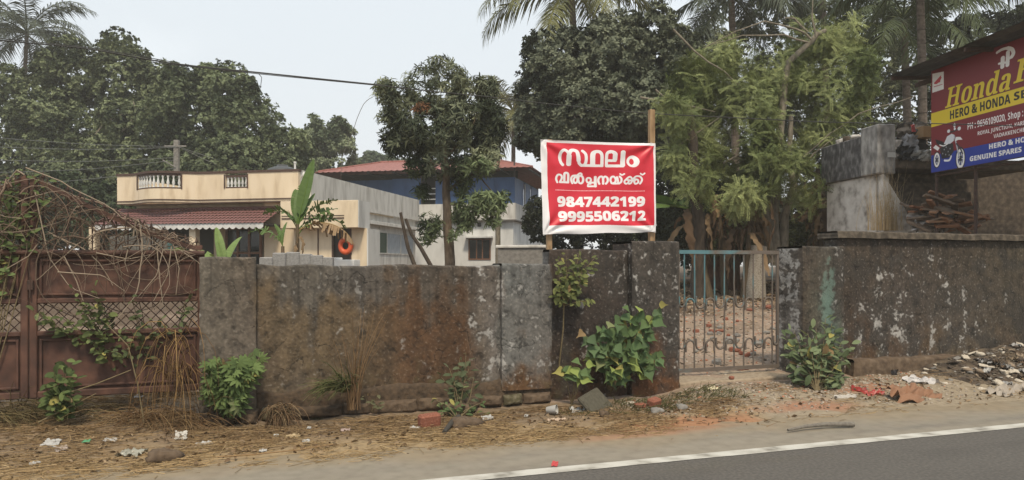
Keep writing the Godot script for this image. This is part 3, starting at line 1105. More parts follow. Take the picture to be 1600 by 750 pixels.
func small_gate() -> void:
	var z := -7.98
	var a := on_z(1058, 392, z)
	var b := on_z(1216, 396, z)
	var lo := on_z(1061, 582, z)
	var t := thing("barred_gate", "narrow rusty bar gate with worn blue paint and rows of wavy scrolls", "gate", Vector3((a.x + b.x) / 2, lo.y, z))
	var blue := lin(108, 146, 154, 0.85)
	var rusty := lin(124, 114, 106, 0.85)
	var f := noise(61, 1.4, 3)
	var paint := func(g: Geo, amount: Callable) -> void:
		for i in g.v.size():
			var p := g.v[i] + g.off
			var k: float = amount.call(p) + f.get_noise_3d(p.x * 9, p.y * 9, p.z * 9) * 0.9
			g.c[i] = rusty.lerp(blue, smoothstep(0.4, 0.7, k)) * (0.85 + 0.3 * f.get_noise_3dv(p * 30))
			g.c[i].a = 1.0
	var fade := func(p: Vector3) -> float:
		return (1.1 - (p.x - a.x) / (b.x - a.x) * 1.1) * smoothstep(0.95, 1.25, p.y) * 1.1
	var top := (a.y + b.y) / 2
	for r in [[top, 0.045], [lo.y + 0.02, 0.045]]:
		var g := G(t.position)
		for k in 14:
			g.box(Vector3(lerpf(a.x, b.x, (k + 0.5) / 14.0), r[0], z), Vector3((b.x - a.x) / 14.0, r[1], 0.035), 0.0)
		paint.call(g, fade if r[0] > 1.0 else func(_p): return 0.0)
		part("rail", g, M.gate, t)
	for k in 2:
		var g := G(t.position)
		var sx := a.x + 0.014 if k == 0 else b.x - 0.014
		for q in 10: g.box(Vector3(sx, lerpf(lo.y, top, (q + 0.5) / 10.0), z - 0.002), Vector3(0.028, (top - lo.y) / 10.0 - 0.001, 0.03))
		paint.call(g, func(_p): return 0.0)
		part("stile", g, M.gate, t)
	var n := 10
	for k in n:
		var x := lerpf(a.x, b.x, (k + 0.7) / (n + 0.35))
		var g := G(t.position)
		var path := []
		for q in 13: path.append(Vector3(x + rr(-0.002, 0.002), lerpf(lo.y + 0.03, top - 0.02, q / 12.0), z))
		g.tube(path, 0.0095, 0.0095, 6)
		paint.call(g, fade)
		part("bar", g, M.gate, t)
	for row in [[1.045, 0.145], [0.545, 0.13]]:
		for k in range(-1, n):
			var x0 := lerpf(a.x, b.x, (k + 0.7) / (n + 0.35))
			var x1 := lerpf(a.x, b.x, (k + 1.7) / (n + 0.35))
			x0 = maxf(x0, a.x + 0.01); x1 = minf(x1, b.x - 0.01)
			if x1 - x0 < 0.06 or (row[0] > 1.0 and k in [7, 9]): continue
			var up := 1.0 if k % 2 == 0 else -1.0
			var r := (x1 - x0) * 0.40
			var path := []
			for q in 4: path.append(Vector3((x0 + x1) / 2 - r, lo.y * 0 + row[0] - up * row[1] * 0.62 * (1 - q / 4.0), z + 0.016))
			for q in 9: path.append(Vector3((x0 + x1) / 2 - r * cos(PI * q / 8.0), row[0] + up * r * 1.05 * sin(PI * q / 8.0), z + 0.016))
			for q in 4: path.append(Vector3((x0 + x1) / 2 + r, row[0] - up * row[1] * 0.62 * ((q + 1) / 4.0), z + 0.016))
			var g := G(t.position)
			g.tube(path, 0.0115, 0.0115, 6)
			paint.call(g, func(p): return fade.call(p) * 1.25 if p.y > 0.9 else 0.1)
			part("scroll", g, M.gate, t)


func steel_gate(k: int) -> void:      # the two leaves of the big gate
	var z := -7.72
	var xm := on_z(46, 500, z).x
	var xr := on_z(309, 500, z).x
	var x0 := xm + 0.004 if k == 0 else xm - (xr - xm)
	var x1 := xr + 0.06 if k == 0 else xm - 0.004
	var y0 := 0.34
	var t := thing("steel_gate_leaf", "rusty brown steel gate leaf with a diagonal lattice strip, beside the grey pillar" if k == 0 else "leftmost rusty steel gate leaf, cut off by the left edge", "gate", Vector3((x0 + x1) / 2, y0, z), "")
	var yt := 1.62
	var m: Material = M.rust
	for s in [x0 + 0.03, x1 - 0.03]:
		var g := G(t.position)
		g.box(Vector3(s, (y0 + yt) / 2, z), Vector3(0.06, yt - y0, 0.05), 0.008)
		part("stile", g, m, t)
	for y in [y0 + 0.03, 0.905, 1.19, yt - 0.02]:
		var g := G(t.position)
		var hh := 0.045 if y > 0.5 else 0.06
		g.box(Vector3((x0 + x1) / 2, y, z + 0.003), Vector3(x1 - x0 - 0.12, hh, 0.05), 0.008)
		if y > 1.5:
			g.tube([Vector3(x0, y + 0.015, z + 0.025), Vector3(x1, y + 0.015, z + 0.025)], 0.026, 0.026, 10)
		part("rail", g, m, t)
	for pn in [[y0 + 0.06, 0.883, "lower_panel"], [1.212, yt - 0.04, "upper_panel"]]:
		var g := G(t.position)
		var pts := []
		for j in 9:
			for i in 25:
				var px := lerpf(x0 + 0.06, x1 - 0.06, i / 24.0)
				var py := lerpf(pn[0], pn[1], j / 8.0)
				pts.append(Vector3(px, py, z - 0.008 + NZ.wall.get_noise_2d(px * 25, py * 25) * 0.007))
		g.sheet(pts, 25)
		part(pn[2], g, m, t)
		g = G(t.position)
		var w := 0.02
		for e in [[x0 + 0.085, (pn[0] + pn[1]) / 2, w, pn[1] - pn[0] - 0.05], [x1 - 0.085, (pn[0] + pn[1]) / 2, w, pn[1] - pn[0] - 0.05], [(x0 + x1) / 2, pn[0] + 0.035, x1 - x0 - 0.19, w], [(x0 + x1) / 2, pn[1] - 0.035, x1 - x0 - 0.19, w]]:
			g.box(Vector3(e[0], e[1], z + 0.004), Vector3(e[2], e[3], 0.022), 0.004)
		part("moulding", g, m, t)
	# expanded lattice, each bar a part
	var a := 0.928
	var b := 1.168
	var h := b - a
	var x := x0 + 0.06 - h
	while x < x1 - 0.06:
		for s in [0, 1]:
			var p := Vector3(x, a if s == 0 else b, z + 0.004 * (1 if s == 0 else -1))
			var q := Vector3(x + h * 0.95, b if s == 0 else a, p.z)
			var lo := x0 + 0.06
			var hi := x1 - 0.06
			if p.x < lo: p = p.lerp(q, (lo - p.x) / (q.x - p.x))
			if q.x > hi: q = p.lerp(q, (hi - p.x) / (q.x - p.x))
			if q.x - p.x > 0.02:
				var g := G(t.position)
				g.tube([p, q], 0.0048, 0.0048, 4, false)
				part("lattice_bar", g, M.rust_dark, t)
		x += 0.082
	# pickets up to a swept band
	var band := func(px: float) -> float:          # height of the band over the gate
		var u := (xr - px) / (xr - xm)
		return 1.66 + 0.62 * pow(clampf(absf(u) if u <= 1.0 else 2.0 - u, 0, 1), 1.25)
	var path := []
	for i in 21:
		var px := lerpf(x0 + 0.02, x1 - 0.02, i / 20.0)
		path.append(Vector3(px, band.call(px), z))
	var g := G(t.position)
	for i in 20:
		var p: Vector3 = path[i]
		var q: Vector3 = path[i + 1]
		g.quad(p + Vector3(0, -0.022, 0.02), q + Vector3(0, -0.022, 0.02), q + Vector3(0, 0.022, 0.02), p + Vector3(0, 0.022, 0.02))
		g.quad(q + Vector3(0, -0.022, -0.02), p + Vector3(0, -0.022, -0.02), p + Vector3(0, 0.022, -0.02), q + Vector3(0, 0.022, -0.02))
		g.quad(p + Vector3(0, 0.022, 0.02), q + Vector3(0, 0.022, 0.02), q + Vector3(0, 0.022, -0.02), p + Vector3(0, 0.022, -0.02))
		g.quad(p + Vector3(0, -0.022, -0.02), q + Vector3(0, -0.022, -0.02), q + Vector3(0, -0.022, 0.02), p + Vector3(0, -0.022, 0.02))
	part("top_band", g, M.rust, t)
	g = G(t.position)
	var sx := x0 + 0.03 if k == 0 else x1 - 0.03
	g.box(Vector3(sx, (yt + band.call(sx)) / 2, z - 0.001), Vector3(0.055, band.call(sx) - yt, 0.045), 0.006)
	part("stile", g, M.rust, t)
	var np := 14
	for i in np:
		var px := lerpf(x0 + 0.1, x1 - 0.07, i / (np - 1.0))
		var top: float = band.call(px)
		g = G(t.position)
		g.tube([Vector3(px, yt, z), Vector3(px, top + 0.045, z)], 0.0065, 0.0065, 6, false)
		# spear tip with two hooks
		g.lathe(Vector3(px, top + 0.045, z), [Vector2(0.006, 0), Vector2(0.016, 0.012), Vector2(0.009, 0.035), Vector2(0.001, 0.06)], 6)
		for s in [-1.0, 1.0]:
			var hk := []
			for q in 6: hk.append(Vector3(px + s * 0.035 * sin(q / 5.0 * 2.4), top + 0.06 - 0.05 * (1 - cos(q / 5.0 * 2.4)) * 0.6, z))
			g.tube(hk, 0.005, 0.004, 5, false)
		part("picket", g, M.rust_dark, t)
	if k == 0:
		g = G(t.position)
		g.box(Vector3(x0 + 0.012, 1.33, z + 0.04), Vector3(0.05, 0.09, 0.03), 0.006)
		g.tube([Vector3(x0 + 0.012, 1.40, z + 0.05), Vector3(x0 + 0.012, 1.22, z + 0.05)], 0.008, 0.008, 6)
		part("latch", g, M.rust_dark, t)


func blocks() -> void:       # hollow concrete blocks stored behind the wall
	var m := worn(40, [lin(122, 120, 118), lin(142, 140, 138), lin(156, 154, 151)], 0.4, 0.95, 0.5, 0.05)
	var names := ["leftmost of the grey concrete blocks standing behind the long wall, half sunk", "second grey concrete block from the left behind the long wall", "third grey concrete block in the row behind the long wall", "fourth grey concrete block in the row behind the long wall", "fifth grey concrete block in the row behind the long wall", "rightmost and lowest of the grey concrete blocks behind the long wall"]
	var px := [418, 438, 458, 477, 495, 511]
	for i in 6:
		var top := on_z(px[i], [402, 395, 394, 397, 399, 402][i], -9.4)
		var at := Vector3(top.x, top.y - 0.2, -9.4)
		var t := thing("concrete_block", names[i], "concrete block", at, "concrete blocks in a row behind the wall")
		var g := G()
		g.box(Vector3.ZERO, Vector3(0.148, 0.4, 0.2), 0.008)
		part("body", g, m, t)
		t.rotation = Vector3(rr(-0.03, 0.03), rr(-0.08, 0.08) - 0.2, rr(-0.02, 0.02))
	var base := on_z(464, 420, -9.4)
	var g := G()
	var gy := gh(base.x, -9.4)
	g.box(Vector3(base.x, (1.25 + gy) / 2, -9.4), Vector3(0.95, 1.25 - gy, 0.32), 0.01)
	solo("block_plinth", g, m, "low concrete footing hidden behind the long wall that carries the grey blocks", "footing")


func strip(g: Geo, plan: Array, y0: float, y1: float, thick: float) -> void:     # a wall along a plan line of Vector2(x, z), outer face first
	for i in plan.size() - 1:
		var a: Vector2 = plan[i]
		var b: Vector2 = plan[i + 1]
		var A := Vector3(a.x, y0, a.y)
		var B := Vector3(b.x, y0, b.y)
		var up := Vector3(0, y1 - y0, 0)
		var back := Vector3(0, 0, -thick)
		g.quad(A, B, B + up, A + up)
		g.quad(B + back, A + back, A + back + up, B + back + up)
		g.quad(A + up, B + up, B + up + back, A + up + back)
		g.quad(A + back, B + back, B, A)
		if i == 0: g.quad(A + back, A, A + up, A + up + back)
		if i == plan.size() - 2: g.quad(B, B + back, B + up + back, B + up)

func turned(called: String, label: String, category: String, f: Transform3D, group := "") -> Node3D:
	var t := thing(called, label, category, f.origin, group)
	t.basis = f.basis
	return t

func buildings() -> void:
	var yaw := Basis(Vector3.UP, deg_to_rad(-31.4))
	var cream := worn(101, [lin(188, 168, 140, 1.05), lin(217, 200, 173, 1.05), lin(222, 206, 182, 1.05)], 2.4, 0.85, 0.1, 0.03, Vector2i(1, 5))
	var brown := flat_mat(lin(78, 58, 50), 0.8)
	var white := worn(102, [lin(150, 150, 148, 1.15), lin(196, 196, 194, 1.15), lin(210, 210, 208, 1.15)], 3.2, 0.85, 0.15, 0.02, Vector2i(1, 3))
	var grey_white := worn(103, [lin(146, 142, 135, 1.15), lin(196, 194, 189, 1.15), lin(206, 204, 199, 1.15)], 2.6, 0.9, 0.2, 0.03, Vector2i(1, 5))
	var tiles := worn(104, [lin(84, 56, 54), lin(116, 78, 75), lin(130, 92, 88)], 1.1, 0.7, 0.2, 0.05)
	var woodm := worn(105, [lin(82, 52, 36), lin(118, 80, 56), lin(132, 92, 66)], 0.6, 0.6, 0.1, 0.03)
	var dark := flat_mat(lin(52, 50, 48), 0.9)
	var pane := StandardMaterial3D.new()
	pane.albedo_color = Color(0.10, 0.11, 0.12)
	pane.roughness = 0.12
	# ------------------------------------------------ cream house
	var f := Transform3D(yaw, spot(466, HORIZON, 25.0) * Vector3(1, 0, 1))
	var gy := gh(f.origin.x, f.origin.z)
	var X := func(px): return trace(f, px, 400, 0.0).x
	var Y := func(px, py): return trace(f, px, py, 0.0).y
	var t := turned("cream_house", "cream house with a red tiled verandah roof and curved parapet, left background", "house", f)
	var xl: float = X.call(183)
	var bow := func(x: float) -> float:
		var u = (x - X.call(204)) / (X.call(312) - X.call(204))
		return 0.55 * pow(sin(PI * clampf(u, 0, 1)), 1.5) if u > 0 and u < 1 else 0.0
	var ytop: float = Y.call(330, 270)
	var ybot: float = Y.call(330, 316.5)
	var o1 := [X.call(221), X.call(290), Y.call(255, 297), Y.call(255, 272.5)]
	var o2 := [X.call(352), X.call(386), Y.call(370, 294), Y.call(370, 272.5)]
	var plan := func(a: float, b: float, push := 0.0) -> Array:
		var q := []
		var n := maxi(1, int((b - a) / 0.12))
		for i in n + 1:
			var x := lerpf(a, b, float(i) / n)
			q.append(Vector2(x, bow.call(x) + push))
		return q
	var g := G()
	strip(g, plan.call(xl, 0.0), ybot, minf(o1[2], o2[2]), 0.15)
	strip(g, plan.call(xl, o1[0]), minf(o1[2], o2[2]), ytop - 0.03, 0.15)
	strip(g, plan.call(o1[0], o1[1]), minf(o1[2], o2[2]), o1[2] + 0.001, 0.15)
	strip(g, plan.call(o1[1], o2[0]), minf(o1[2], o2[2]), ytop - 0.03, 0.15)
	strip(g, plan.call(o2[0], o2[1]), minf(o1[2], o2[2]), o2[2], 0.15)
	strip(g, plan.call(o2[1], 0.0), minf(o1[2], o2[2]), ytop - 0.03, 0.15)
	g.box(Vector3(xl + 0.06, (ytop + ybot) / 2 - 0.02, -4.1), Vector3(0.12, ytop - ybot - 0.04, 7.9))
	part("parapet", g, cream, t)
	g = G()
	strip(g, plan.call(xl - 0.02, 0.02, 0.03), ytop - 0.028, ytop + 0.045, 0.22)
	part("coping", g, brown, t)
	g = G()
	strip(g, plan.call(xl - 0.02, 0.02, 0.03), ybot + 0.075, ybot + 0.105, 0.05)
	strip(g, plan.call(xl - 0.01, 0.0, 0.02), ybot - 0.012, ybot + 0.012, 0.05)
	part("string_course", g, brown, t)
	for o in [o1, o2]:
		var n := 11 if o == o1 else 6
		for i in n:
			var x: float = lerpf(o[0], o[1], (i + 0.5) / n)
			g = G()
			var h: float = o[3] - o[2] - 0.12
			g.lathe(Vector3(x, o[2] + 0.04, bow.call(x) - 0.07), [Vector2(0.04, 0), Vector2(0.04, h * 0.1), Vector2(0.022, h * 0.16), Vector2(0.052, h * 0.38), Vector2(0.03, h * 0.62), Vector2(0.022, h * 0.8), Vector2(0.042, h * 0.9), Vector2(0.042, h)], 8)
			part("baluster", g, white, t)
		g = G()
		strip(g, plan.call(o[0] + 0.004, o[1] - 0.004, -0.02), o[3] - 0.09, o[3] - 0.012, 0.11)
		strip(g, plan.call(o[0] + 0.004, o[1] - 0.004, -0.02), o[2] + 0.002, o[2] + 0.05, 0.11)
		part("baluster_rail", g, brown, t)
		g = G()
		for e in [o[0] - 0.02, o[1] + 0.02]:
			g.box(Vector3(e, (o[2] + o[3]) / 2, bow.call(e) + 0.012), Vector3(0.04, o[3] - o[2], 0.03))
		part("opening_trim", g, brown, t)
	# roof slab and the wall below it
	g = G()
	g.box(Vector3(xl / 2, ybot + 0.055, -4.6), Vector3(-xl - 0.3, 0.1, 8.9))
	part("roof_slab", g, cream, t)
	var xw: float = X.call(193)
	var yr: float = Y.call(300, 341)
	g = G()
	g.box(Vector3((xw + X.call(412)) / 2, (ybot + gy) / 2 - 0.002, -0.72), Vector3(X.call(412) - xw, ybot - gy - 0.004, 0.14))
	g.box(Vector3((X.call(412) - 0.2) / 2 - 0.004, (ybot + gy) / 2 - 0.003, -0.46), Vector3(-X.call(412) + 0.194, ybot - gy - 0.006, 0.16))
	g.box(Vector3(xw + 0.07, (ybot + gy) / 2 - 0.003, -4.6), Vector3(0.136, ybot - gy - 0.006, 7.6))
	part("wall", g, cream, t)
	# verandah roof: rows of tiles down a slope
	var yt: float = trace(f, 300, 327.5, -0.4).y
	var ye: float = trace(f, 300, 350.5, 0.9).y
	var a_l: float = trace(f, 148, 350, 0.9).x
	var a_r: float = trace(f, 411, 350, 0.9).x
	var t_l: float = trace(f, 190, 328, -0.4).x
	var rows := 6
	for r in rows:
		g = G()
		var v0 := float(r) / rows
		var v1 := float(r + 1) / rows + 0.03
		var n := 44
		var pts := []
		for vv in [v1, v0]:
			for i in n * 3 + 1:
				var lx := lerpf(t_l, a_l, vv)
				var x := lerpf(lx, a_r, i / (n * 3.0))
				var rib := [0.0, 0.028, 0.028][i % 3] as float
				pts.append(Vector3(x, lerpf(yt, ye, vv) + rib + (0.03 if vv == v1 else 0.0), lerpf(-0.4, 0.9, vv)))
		g.sheet(pts, n * 3 + 1)
		part("tile_row", g, tiles, t)
	g = G()           # hipped left end
	var pts2 := []
	for vv in [1.0, 0.0]:
		for i in 13: pts2.append(Vector3(lerpf(t_l, a_l, vv), lerpf(yt, ye, vv) + [0.0, 0.028, 0.028][i % 3], lerpf(-3.0, lerpf(-0.4, 0.9, vv), i / 12.0)))
	g.sheet(pts2, 13)
	g.tube([Vector3(t_l, yt + 0.03, -0.4), Vector3(a_l, ye + 0.04, 0.9)], 0.05, 0.05, 8)
	g.tube([Vector3(t_l, yt + 0.02, -0.38), Vector3(a_r, yt + 0.02, -0.38)], 0.05, 0.05, 8)
	part("hip_end", g, tiles, t)
	g = G()
	for i in 26:      # scalloped white fascia
		var x0 := lerpf(a_l, a_r, i / 26.0)
		var x1 := lerpf(a_l, a_r, (i + 1) / 26.0)
		for q in 6:
			var u0 := lerpf(x0, x1, q / 6.0)
			var u1 := lerpf(x0, x1, (q + 1) / 6.0)
			var d0 := 0.1 + 0.07 * sin(PI * q / 6.0)
			var d1 := 0.1 + 0.07 * sin(PI * (q + 1) / 6.0)
			g.quad(Vector3(u0, ye - d0, 0.9), Vector3(u1, ye - d1, 0.9), Vector3(u1, ye + 0.02, 0.9), Vector3(u0, ye + 0.02, 0.9))
			g.quad(Vector3(u1, ye - d1, 0.885), Vector3(u0, ye - d0, 0.885), Vector3(u0, ye + 0.02, 0.885), Vector3(u1, ye + 0.02, 0.885))
			g.quad(Vector3(u1, ye - d1, 0.9), Vector3(u0, ye - d0, 0.9), Vector3(u0, ye - d0, 0.885), Vector3(u1, ye - d1, 0.885))
	part("fascia", g, white, t)
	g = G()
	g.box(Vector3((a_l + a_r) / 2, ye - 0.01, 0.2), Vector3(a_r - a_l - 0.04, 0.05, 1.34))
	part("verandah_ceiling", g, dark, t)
	# verandah column, dark recess, wooden window
	for c in [[315, 327], [163, 172]]:
		g = G()
		g.box(Vector3((X.call(c[0]) + X.call(c[1])) / 2, (ye + gy) / 2 - 0.02, 0.6), Vector3(0.24, ye - gy - 0.035, 0.24), 0.01)
		part("column", g, cream, t)
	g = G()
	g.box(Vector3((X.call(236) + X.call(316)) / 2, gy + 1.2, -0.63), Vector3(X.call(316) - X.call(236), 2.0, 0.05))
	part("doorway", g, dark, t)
	var w0: float = trace(f, 353, 380, -0.36).x
	var w1: float = trace(f, 409, 380, -0.36).x
	var wt: float = trace(f, 380, 357, -0.36).y
	var wb := wt - 1.25
	var win := Node3D.new()
	win.name = "window"
	t.add_child(win, true)
	g = G()
	g.box(Vector3((w0 + w1) / 2, wt, -0.36), Vector3(w1 - w0, 0.07, 0.09), 0.008)
	g.box(Vector3((w0 + w1) / 2, wb, -0.36), Vector3(w1 - w0, 0.07, 0.09), 0.008)
	g.box(Vector3((w0 + w1) / 2, wb + 0.42, -0.362), Vector3(w1 - w0 - 0.1, 0.06, 0.06), 0.006)
	for i in 4: g.box(Vector3(lerpf(w0 + 0.035, w1 - 0.035, i / 3.0), (wt + wb) / 2, -0.358), Vector3(0.075, wt - wb - 0.075, 0.085), 0.008)
	part("frame", g, woodm, win)
	for i in 3:
		g = G()
		var c := lerpf(w0 + 0.035, w1 - 0.035, (i + 0.5) / 3.0)
		g.box(Vector3(c, wb + 0.84, -0.375), Vector3((w1 - w0) / 3 - 0.075, wt - wb - 0.52, 0.01))
		part("pane", g, pane, win)
		g = G()
		g.box(Vector3(c, wb + 0.22, -0.375), Vector3((w1 - w0) / 3 - 0.075, 0.34, 0.01))
		part("pane", g, pane, win)
	# ---- side of the house: long whitewashed wall with an overhanging upper band
	g = G()
	var side_len := 11.9
	var yb := trace_x(f, 576, 331, 0.0).y
	g.box(Vector3(-0.1, (ytop + 0.04 + yb) / 2, -side_len / 2 - 0.18), Vector3(0.2, ytop + 0.04 - yb, side_len))
	part("side_parapet", g, grey_white, t)
	g = G()
	var y2 := trace_x(f, 576, 351, 0.0).y
	g.box(Vector3(-0.3, (yb + gy) / 2 - 0.003, -side_len / 2 - 0.5), Vector3(0.2, yb - gy - 0.004, side_len - 0.6))
	part("side_wall", g, grey_white, t)
	g = G()
	g.box(Vector3(-0.06, y2 + 0.1, -side_len / 2 - 1.6), Vector3(0.3, 0.14, side_len - 2.9), 0.01)
	part("sunshade", g, grey_white, t)
	var win2 := Node3D.new()
	win2.name = "window"
	t.add_child(win2, true)
	var green := flat_mat(lin(44, 70, 52), 0.6)
	var curtain := worn(106, [lin(120, 130, 140), lin(166, 174, 182), lin(180, 186, 192)], 0.5, 0.8, 0.1, 0.03, Vector2i(1, 8))
	var z0 := trace_x(f, 578, 380, -0.2).z
	var z1 := trace_x(f, 604, 380, -0.2).z
	var z2 := trace_x(f, 645, 380, -0.2).z
	var s_t := trace_x(f, 600, 364, -0.2).y
	var s_b := trace_x(f, 600, 395, -0.2).y
	for w in [[z0, z1, green], [z1, (z1 + z2) / 2, curtain], [(z1 + z2) / 2, z2, curtain]]:
		g = G()
		g.box(Vector3(-0.195, (s_t + s_b) / 2, (w[0] + w[1]) / 2), Vector3(0.02, s_t - s_b, absf(w[1] - w[0]) - 0.06))
		part("pane", g, w[2], win2)
	g = G()
	for zz in [z0, z1, (z1 + z2) / 2, z2]: g.box(Vector3(-0.19, (s_t + s_b) / 2, zz), Vector3(0.05, s_t - s_b + 0.1, 0.06))
	for yy in [s_t + 0.03, s_b - 0.03]: g.box(Vector3(-0.191, yy, (z0 + z2) / 2), Vector3(0.045, 0.055, absf(z2 - z0)))
	part("frame", g, grey_white, win2)
	# ---- projecting porch at the corner
	var pz := 0.9
	var p0: float = trace(f, 438, 330, pz).x
	var p1: float = trace(f, 559, 330, pz).x
	var pt: float = trace(f, 500, 313.5, pz).y
	var pb: float = trace(f, 500, 356, pz).y
	g = G()
	g.box(Vector3((p0 + p1) / 2, (pt + pb) / 2, pz - 0.45), Vector3(p1 - p0, pt - pb, 0.9), 0.01)
	part("porch_parapet", g, cream, t)
	g = G()
	g.box(Vector3(p1 + 0.012, (pt + pb) / 2, pz - 0.46), Vector3(0.02, pt - pb - 0.01, 0.88))
	part("porch_side", g, white, t)
	g = G()
	g.box(Vector3((p0 + p1) / 2 - 0.2, pb + 0.3, pz + 0.008), Vector3(p1 - p0 - 0.5, 0.035, 0.03))
	g.box(Vector3((p0 + p1) / 2 - 0.2, pb + 0.38, pz + 0.006), Vector3(p1 - p0 - 0.5, 0.02, 0.02))
	part("porch_moulding", g, brown, t)
	g = G()
	var d0: float = trace(f, 519, 380, 0.4).x
	var d1: float = trace(f, 549, 380, 0.4).x
	var e1: float = trace(f, 573, 380, 0.4).x
	g.box(Vector3((p0 + d0) / 2 + 0.1, (pb + gy) / 2 - 0.002, 0.34), Vector3(d0 - p0 - 0.2, pb - gy - 0.004, 0.12))
	g.box(Vector3((d1 + e1) / 2, (pb + gy) / 2 - 0.002, 0.34), Vector3(e1 - d1, pb - gy - 0.004, 0.12))
	part("porch_wall", g, cream, t)
	g = G()
	g.box(Vector3(e1 + 0.02, (pb + gy) / 2 - 0.003, -0.1), Vector3(0.05, pb - gy - 0.01, 0.98))
	part("porch_side", g, white, t)
	var door := Node3D.new()
	door.name = "door"
	t.add_child(door, true)
	g = G()
	g.box(Vector3((d0 + d1) / 2, gy + 1.1, 0.26), Vector3(d1 - d0, 2.2, 0.06))
	part("leaf", g, flat_mat(lin(58, 54, 52), 0.6), door)
	g = G()
	g.box(Vector3(d0 + 0.02, (pb + gy) / 2, 0.41), Vector3(0.05, pb - gy - 0.02, 0.03))
	g.box(Vector3(d1 - 0.02, (pb + gy) / 2, 0.41), Vector3(0.05, pb - gy - 0.02, 0.03))
	g.box(Vector3(trace(f, 497, 380, 0.41).x, (pb + gy) / 2, 0.405), Vector3(0.035, pb - gy - 0.02, 0.03))
	part("frame", g, brown, door)
	# orange ring, tank, pipes, drum, sheet fence: things of their own
	var at: Vector3 = f * trace(f, 540, 384, 0.48)
	g = G()
	var ring := []
	for q in 29:
		for r in 13:
			var aa := TAU * q / 28.0
			var bb := TAU * (12 - r) / 12.0
			ring.append(Vector3(cos(aa) * (0.175 + 0.075 * cos(bb)), sin(aa) * (0.175 + 0.075 * cos(bb)) * 1.15, sin(bb) * 0.07))
	g.sheet(ring, 13, PackedVector2Array(), PackedColorArray(), true)
	var rg := solo("ring_float", g, flat_mat(lin(214, 92, 50), 0.45), "orange inflatable ring hanging in the dark doorway of the cream house", "ring float", at)
	rg.basis = yaw
	g = G()
	g.box(Vector3.ZERO, Vector3(0.9, 0.55, 0.02))
	for i in 9: g.tube([Vector3(-0.4 + i * 0.1, -0.27, 0.012), Vector3(-0.4 + i * 0.1, 0.27, 0.012)], 0.012, 0.012, 5)
	at = spot(441, 262, 27.5)
	g = G()
	g.lathe(Vector3(0, -0.9, 0), [Vector2(0.55, 0), Vector2(0.58, 0.1), Vector2(0.56, 0.2), Vector2(0.58, 0.3), Vector2(0.56, 0.4), Vector2(0.58, 0.5), Vector2(0.56, 0.6), Vector2(0.58, 0.72), Vector2(0.5, 0.84), Vector2(0.3, 0.92), Vector2(0.2, 0.93), Vector2(0.19, 1.0), Vector2(0.001, 1.01)], 20)
	solo("water_tank", g, flat_mat(lin(66, 68, 70), 0.5), "dark round water tank on the roof of the cream house", "water tank", at)
	g = G()
	at = spot(461, 268, 25.6)
	g.tube([Vector3(0, -0.3, 0), Vector3(0, 0.27, 0)], 0.035, 0.035, 8)
	g.tube([Vector3(0, 0.27, 0), Vector3(0, 0.33, 0)], 0.05, 0.05, 8)
	solo("vent_pipe", g, white, "short white pipe standing at the parapet corner of the cream house", "pipe", at)
	g = G()
	at = spot(482, 290, 24.6)
	g.tube([Vector3(0, -0.55, 0), Vector3(0, 0.12, 0)], 0.1, 0.1, 10)
	g.tube([Vector3(0, 0.12, 0), Vector3(0, 0.2, 0), Vector3(-0.08, 0.3, 0), Vector3(-0.2, 0.34, 0)], 0.105, 0.11, 10)
	solo("elbow_pipe", g, grey_white, "fat pale pipe with an elbow on top, on the whitewashed side of the cream house", "pipe", at)
	g = G()
	at = spot(275, 392, 23.8)
	g.lathe(Vector3(0, -0.75, 0), [Vector2(0.001, 0), Vector2(0.26, 0.0), Vector2(0.27, 0.3), Vector2(0.285, 0.32), Vector2(0.27, 0.34), Vector2(0.27, 0.62), Vector2(0.285, 0.64), Vector2(0.27, 0.66), Vector2(0.27, 0.95), Vector2(0.24, 1.0), Vector2(0.001, 1.0)], 16)
	solo("water_drum", g, flat_mat(lin(40, 76, 70), 0.5), "green drum standing before the verandah of the cream house", "drum", at)
	var s0 := spot(172, 416, 22.0)
	var s1 := spot(262, 416, 22.0)
	t = thing("sheet_fence", "grey ribbed sheet fence in front of the cream house verandah", "fence", (s0 + s1) / 2 * Vector3(1, 0, 1))
	g = G(t.position)
	var fp := []
	for yy in [0.8, 2.36]:
		for i in 121:
			var p := s0.lerp(s1, i / 120.0)
			fp.append(Vector3(p.x, yy, p.z) - fwd * (0.02 if i % 4 < 2 else -0.02))
	g.sheet(fp, 121)
	part("sheet", g, worn(107, [lin(84, 82, 78), lin(112, 110, 104), lin(126, 122, 116)], 1.0, 0.6, 0.1, 0.02, Vector2i(4, 1)), t)
	g = G(t.position)
	for yy in [1.0, 2.2]: g.tube([Vector3(s0.x, yy, s0.z) + fwd * 0.06, Vector3(s1.x, yy, s1.z) + fwd * 0.06], 0.03, 0.03, 6)
	part("rail", g, M.rust_dark, t)

	# ------------------------------------------------ house with the blue upper storey
	var blue := worn(108, [lin(40, 66, 106), lin(52, 86, 132), lin(60, 96, 142)], 2.0, 0.6, 0.1, 0.02, Vector2i(1, 3))
	var redm := worn(109, [lin(112, 66, 58), lin(146, 90, 80), lin(158, 104, 94)], 2.4, 0.6, 0.15, 0.03)
	var f2 := Transform3D(yaw, spot(805, HORIZON, 37.4) * Vector3(1, 0, 1))
	gy = gh(f2.origin.x, f2.origin.z)
	t = turned("blue_walled_house", "grey white house with blue upper walls and red metal roof behind the mango tree", "house", f2)
	X = func(px): return trace(f2, px, 400, 0.0).x
	Y = func(px, py): return trace(f2, px, py, 0.0).y
	var hw := 10.0         # width
	var dp := 9.0          # depth
	var ypar: float = Y.call(740, 318)
	var yslab: float = Y.call(740, 345)
	var yblue: float = Y.call(740, 278)
	g = G()
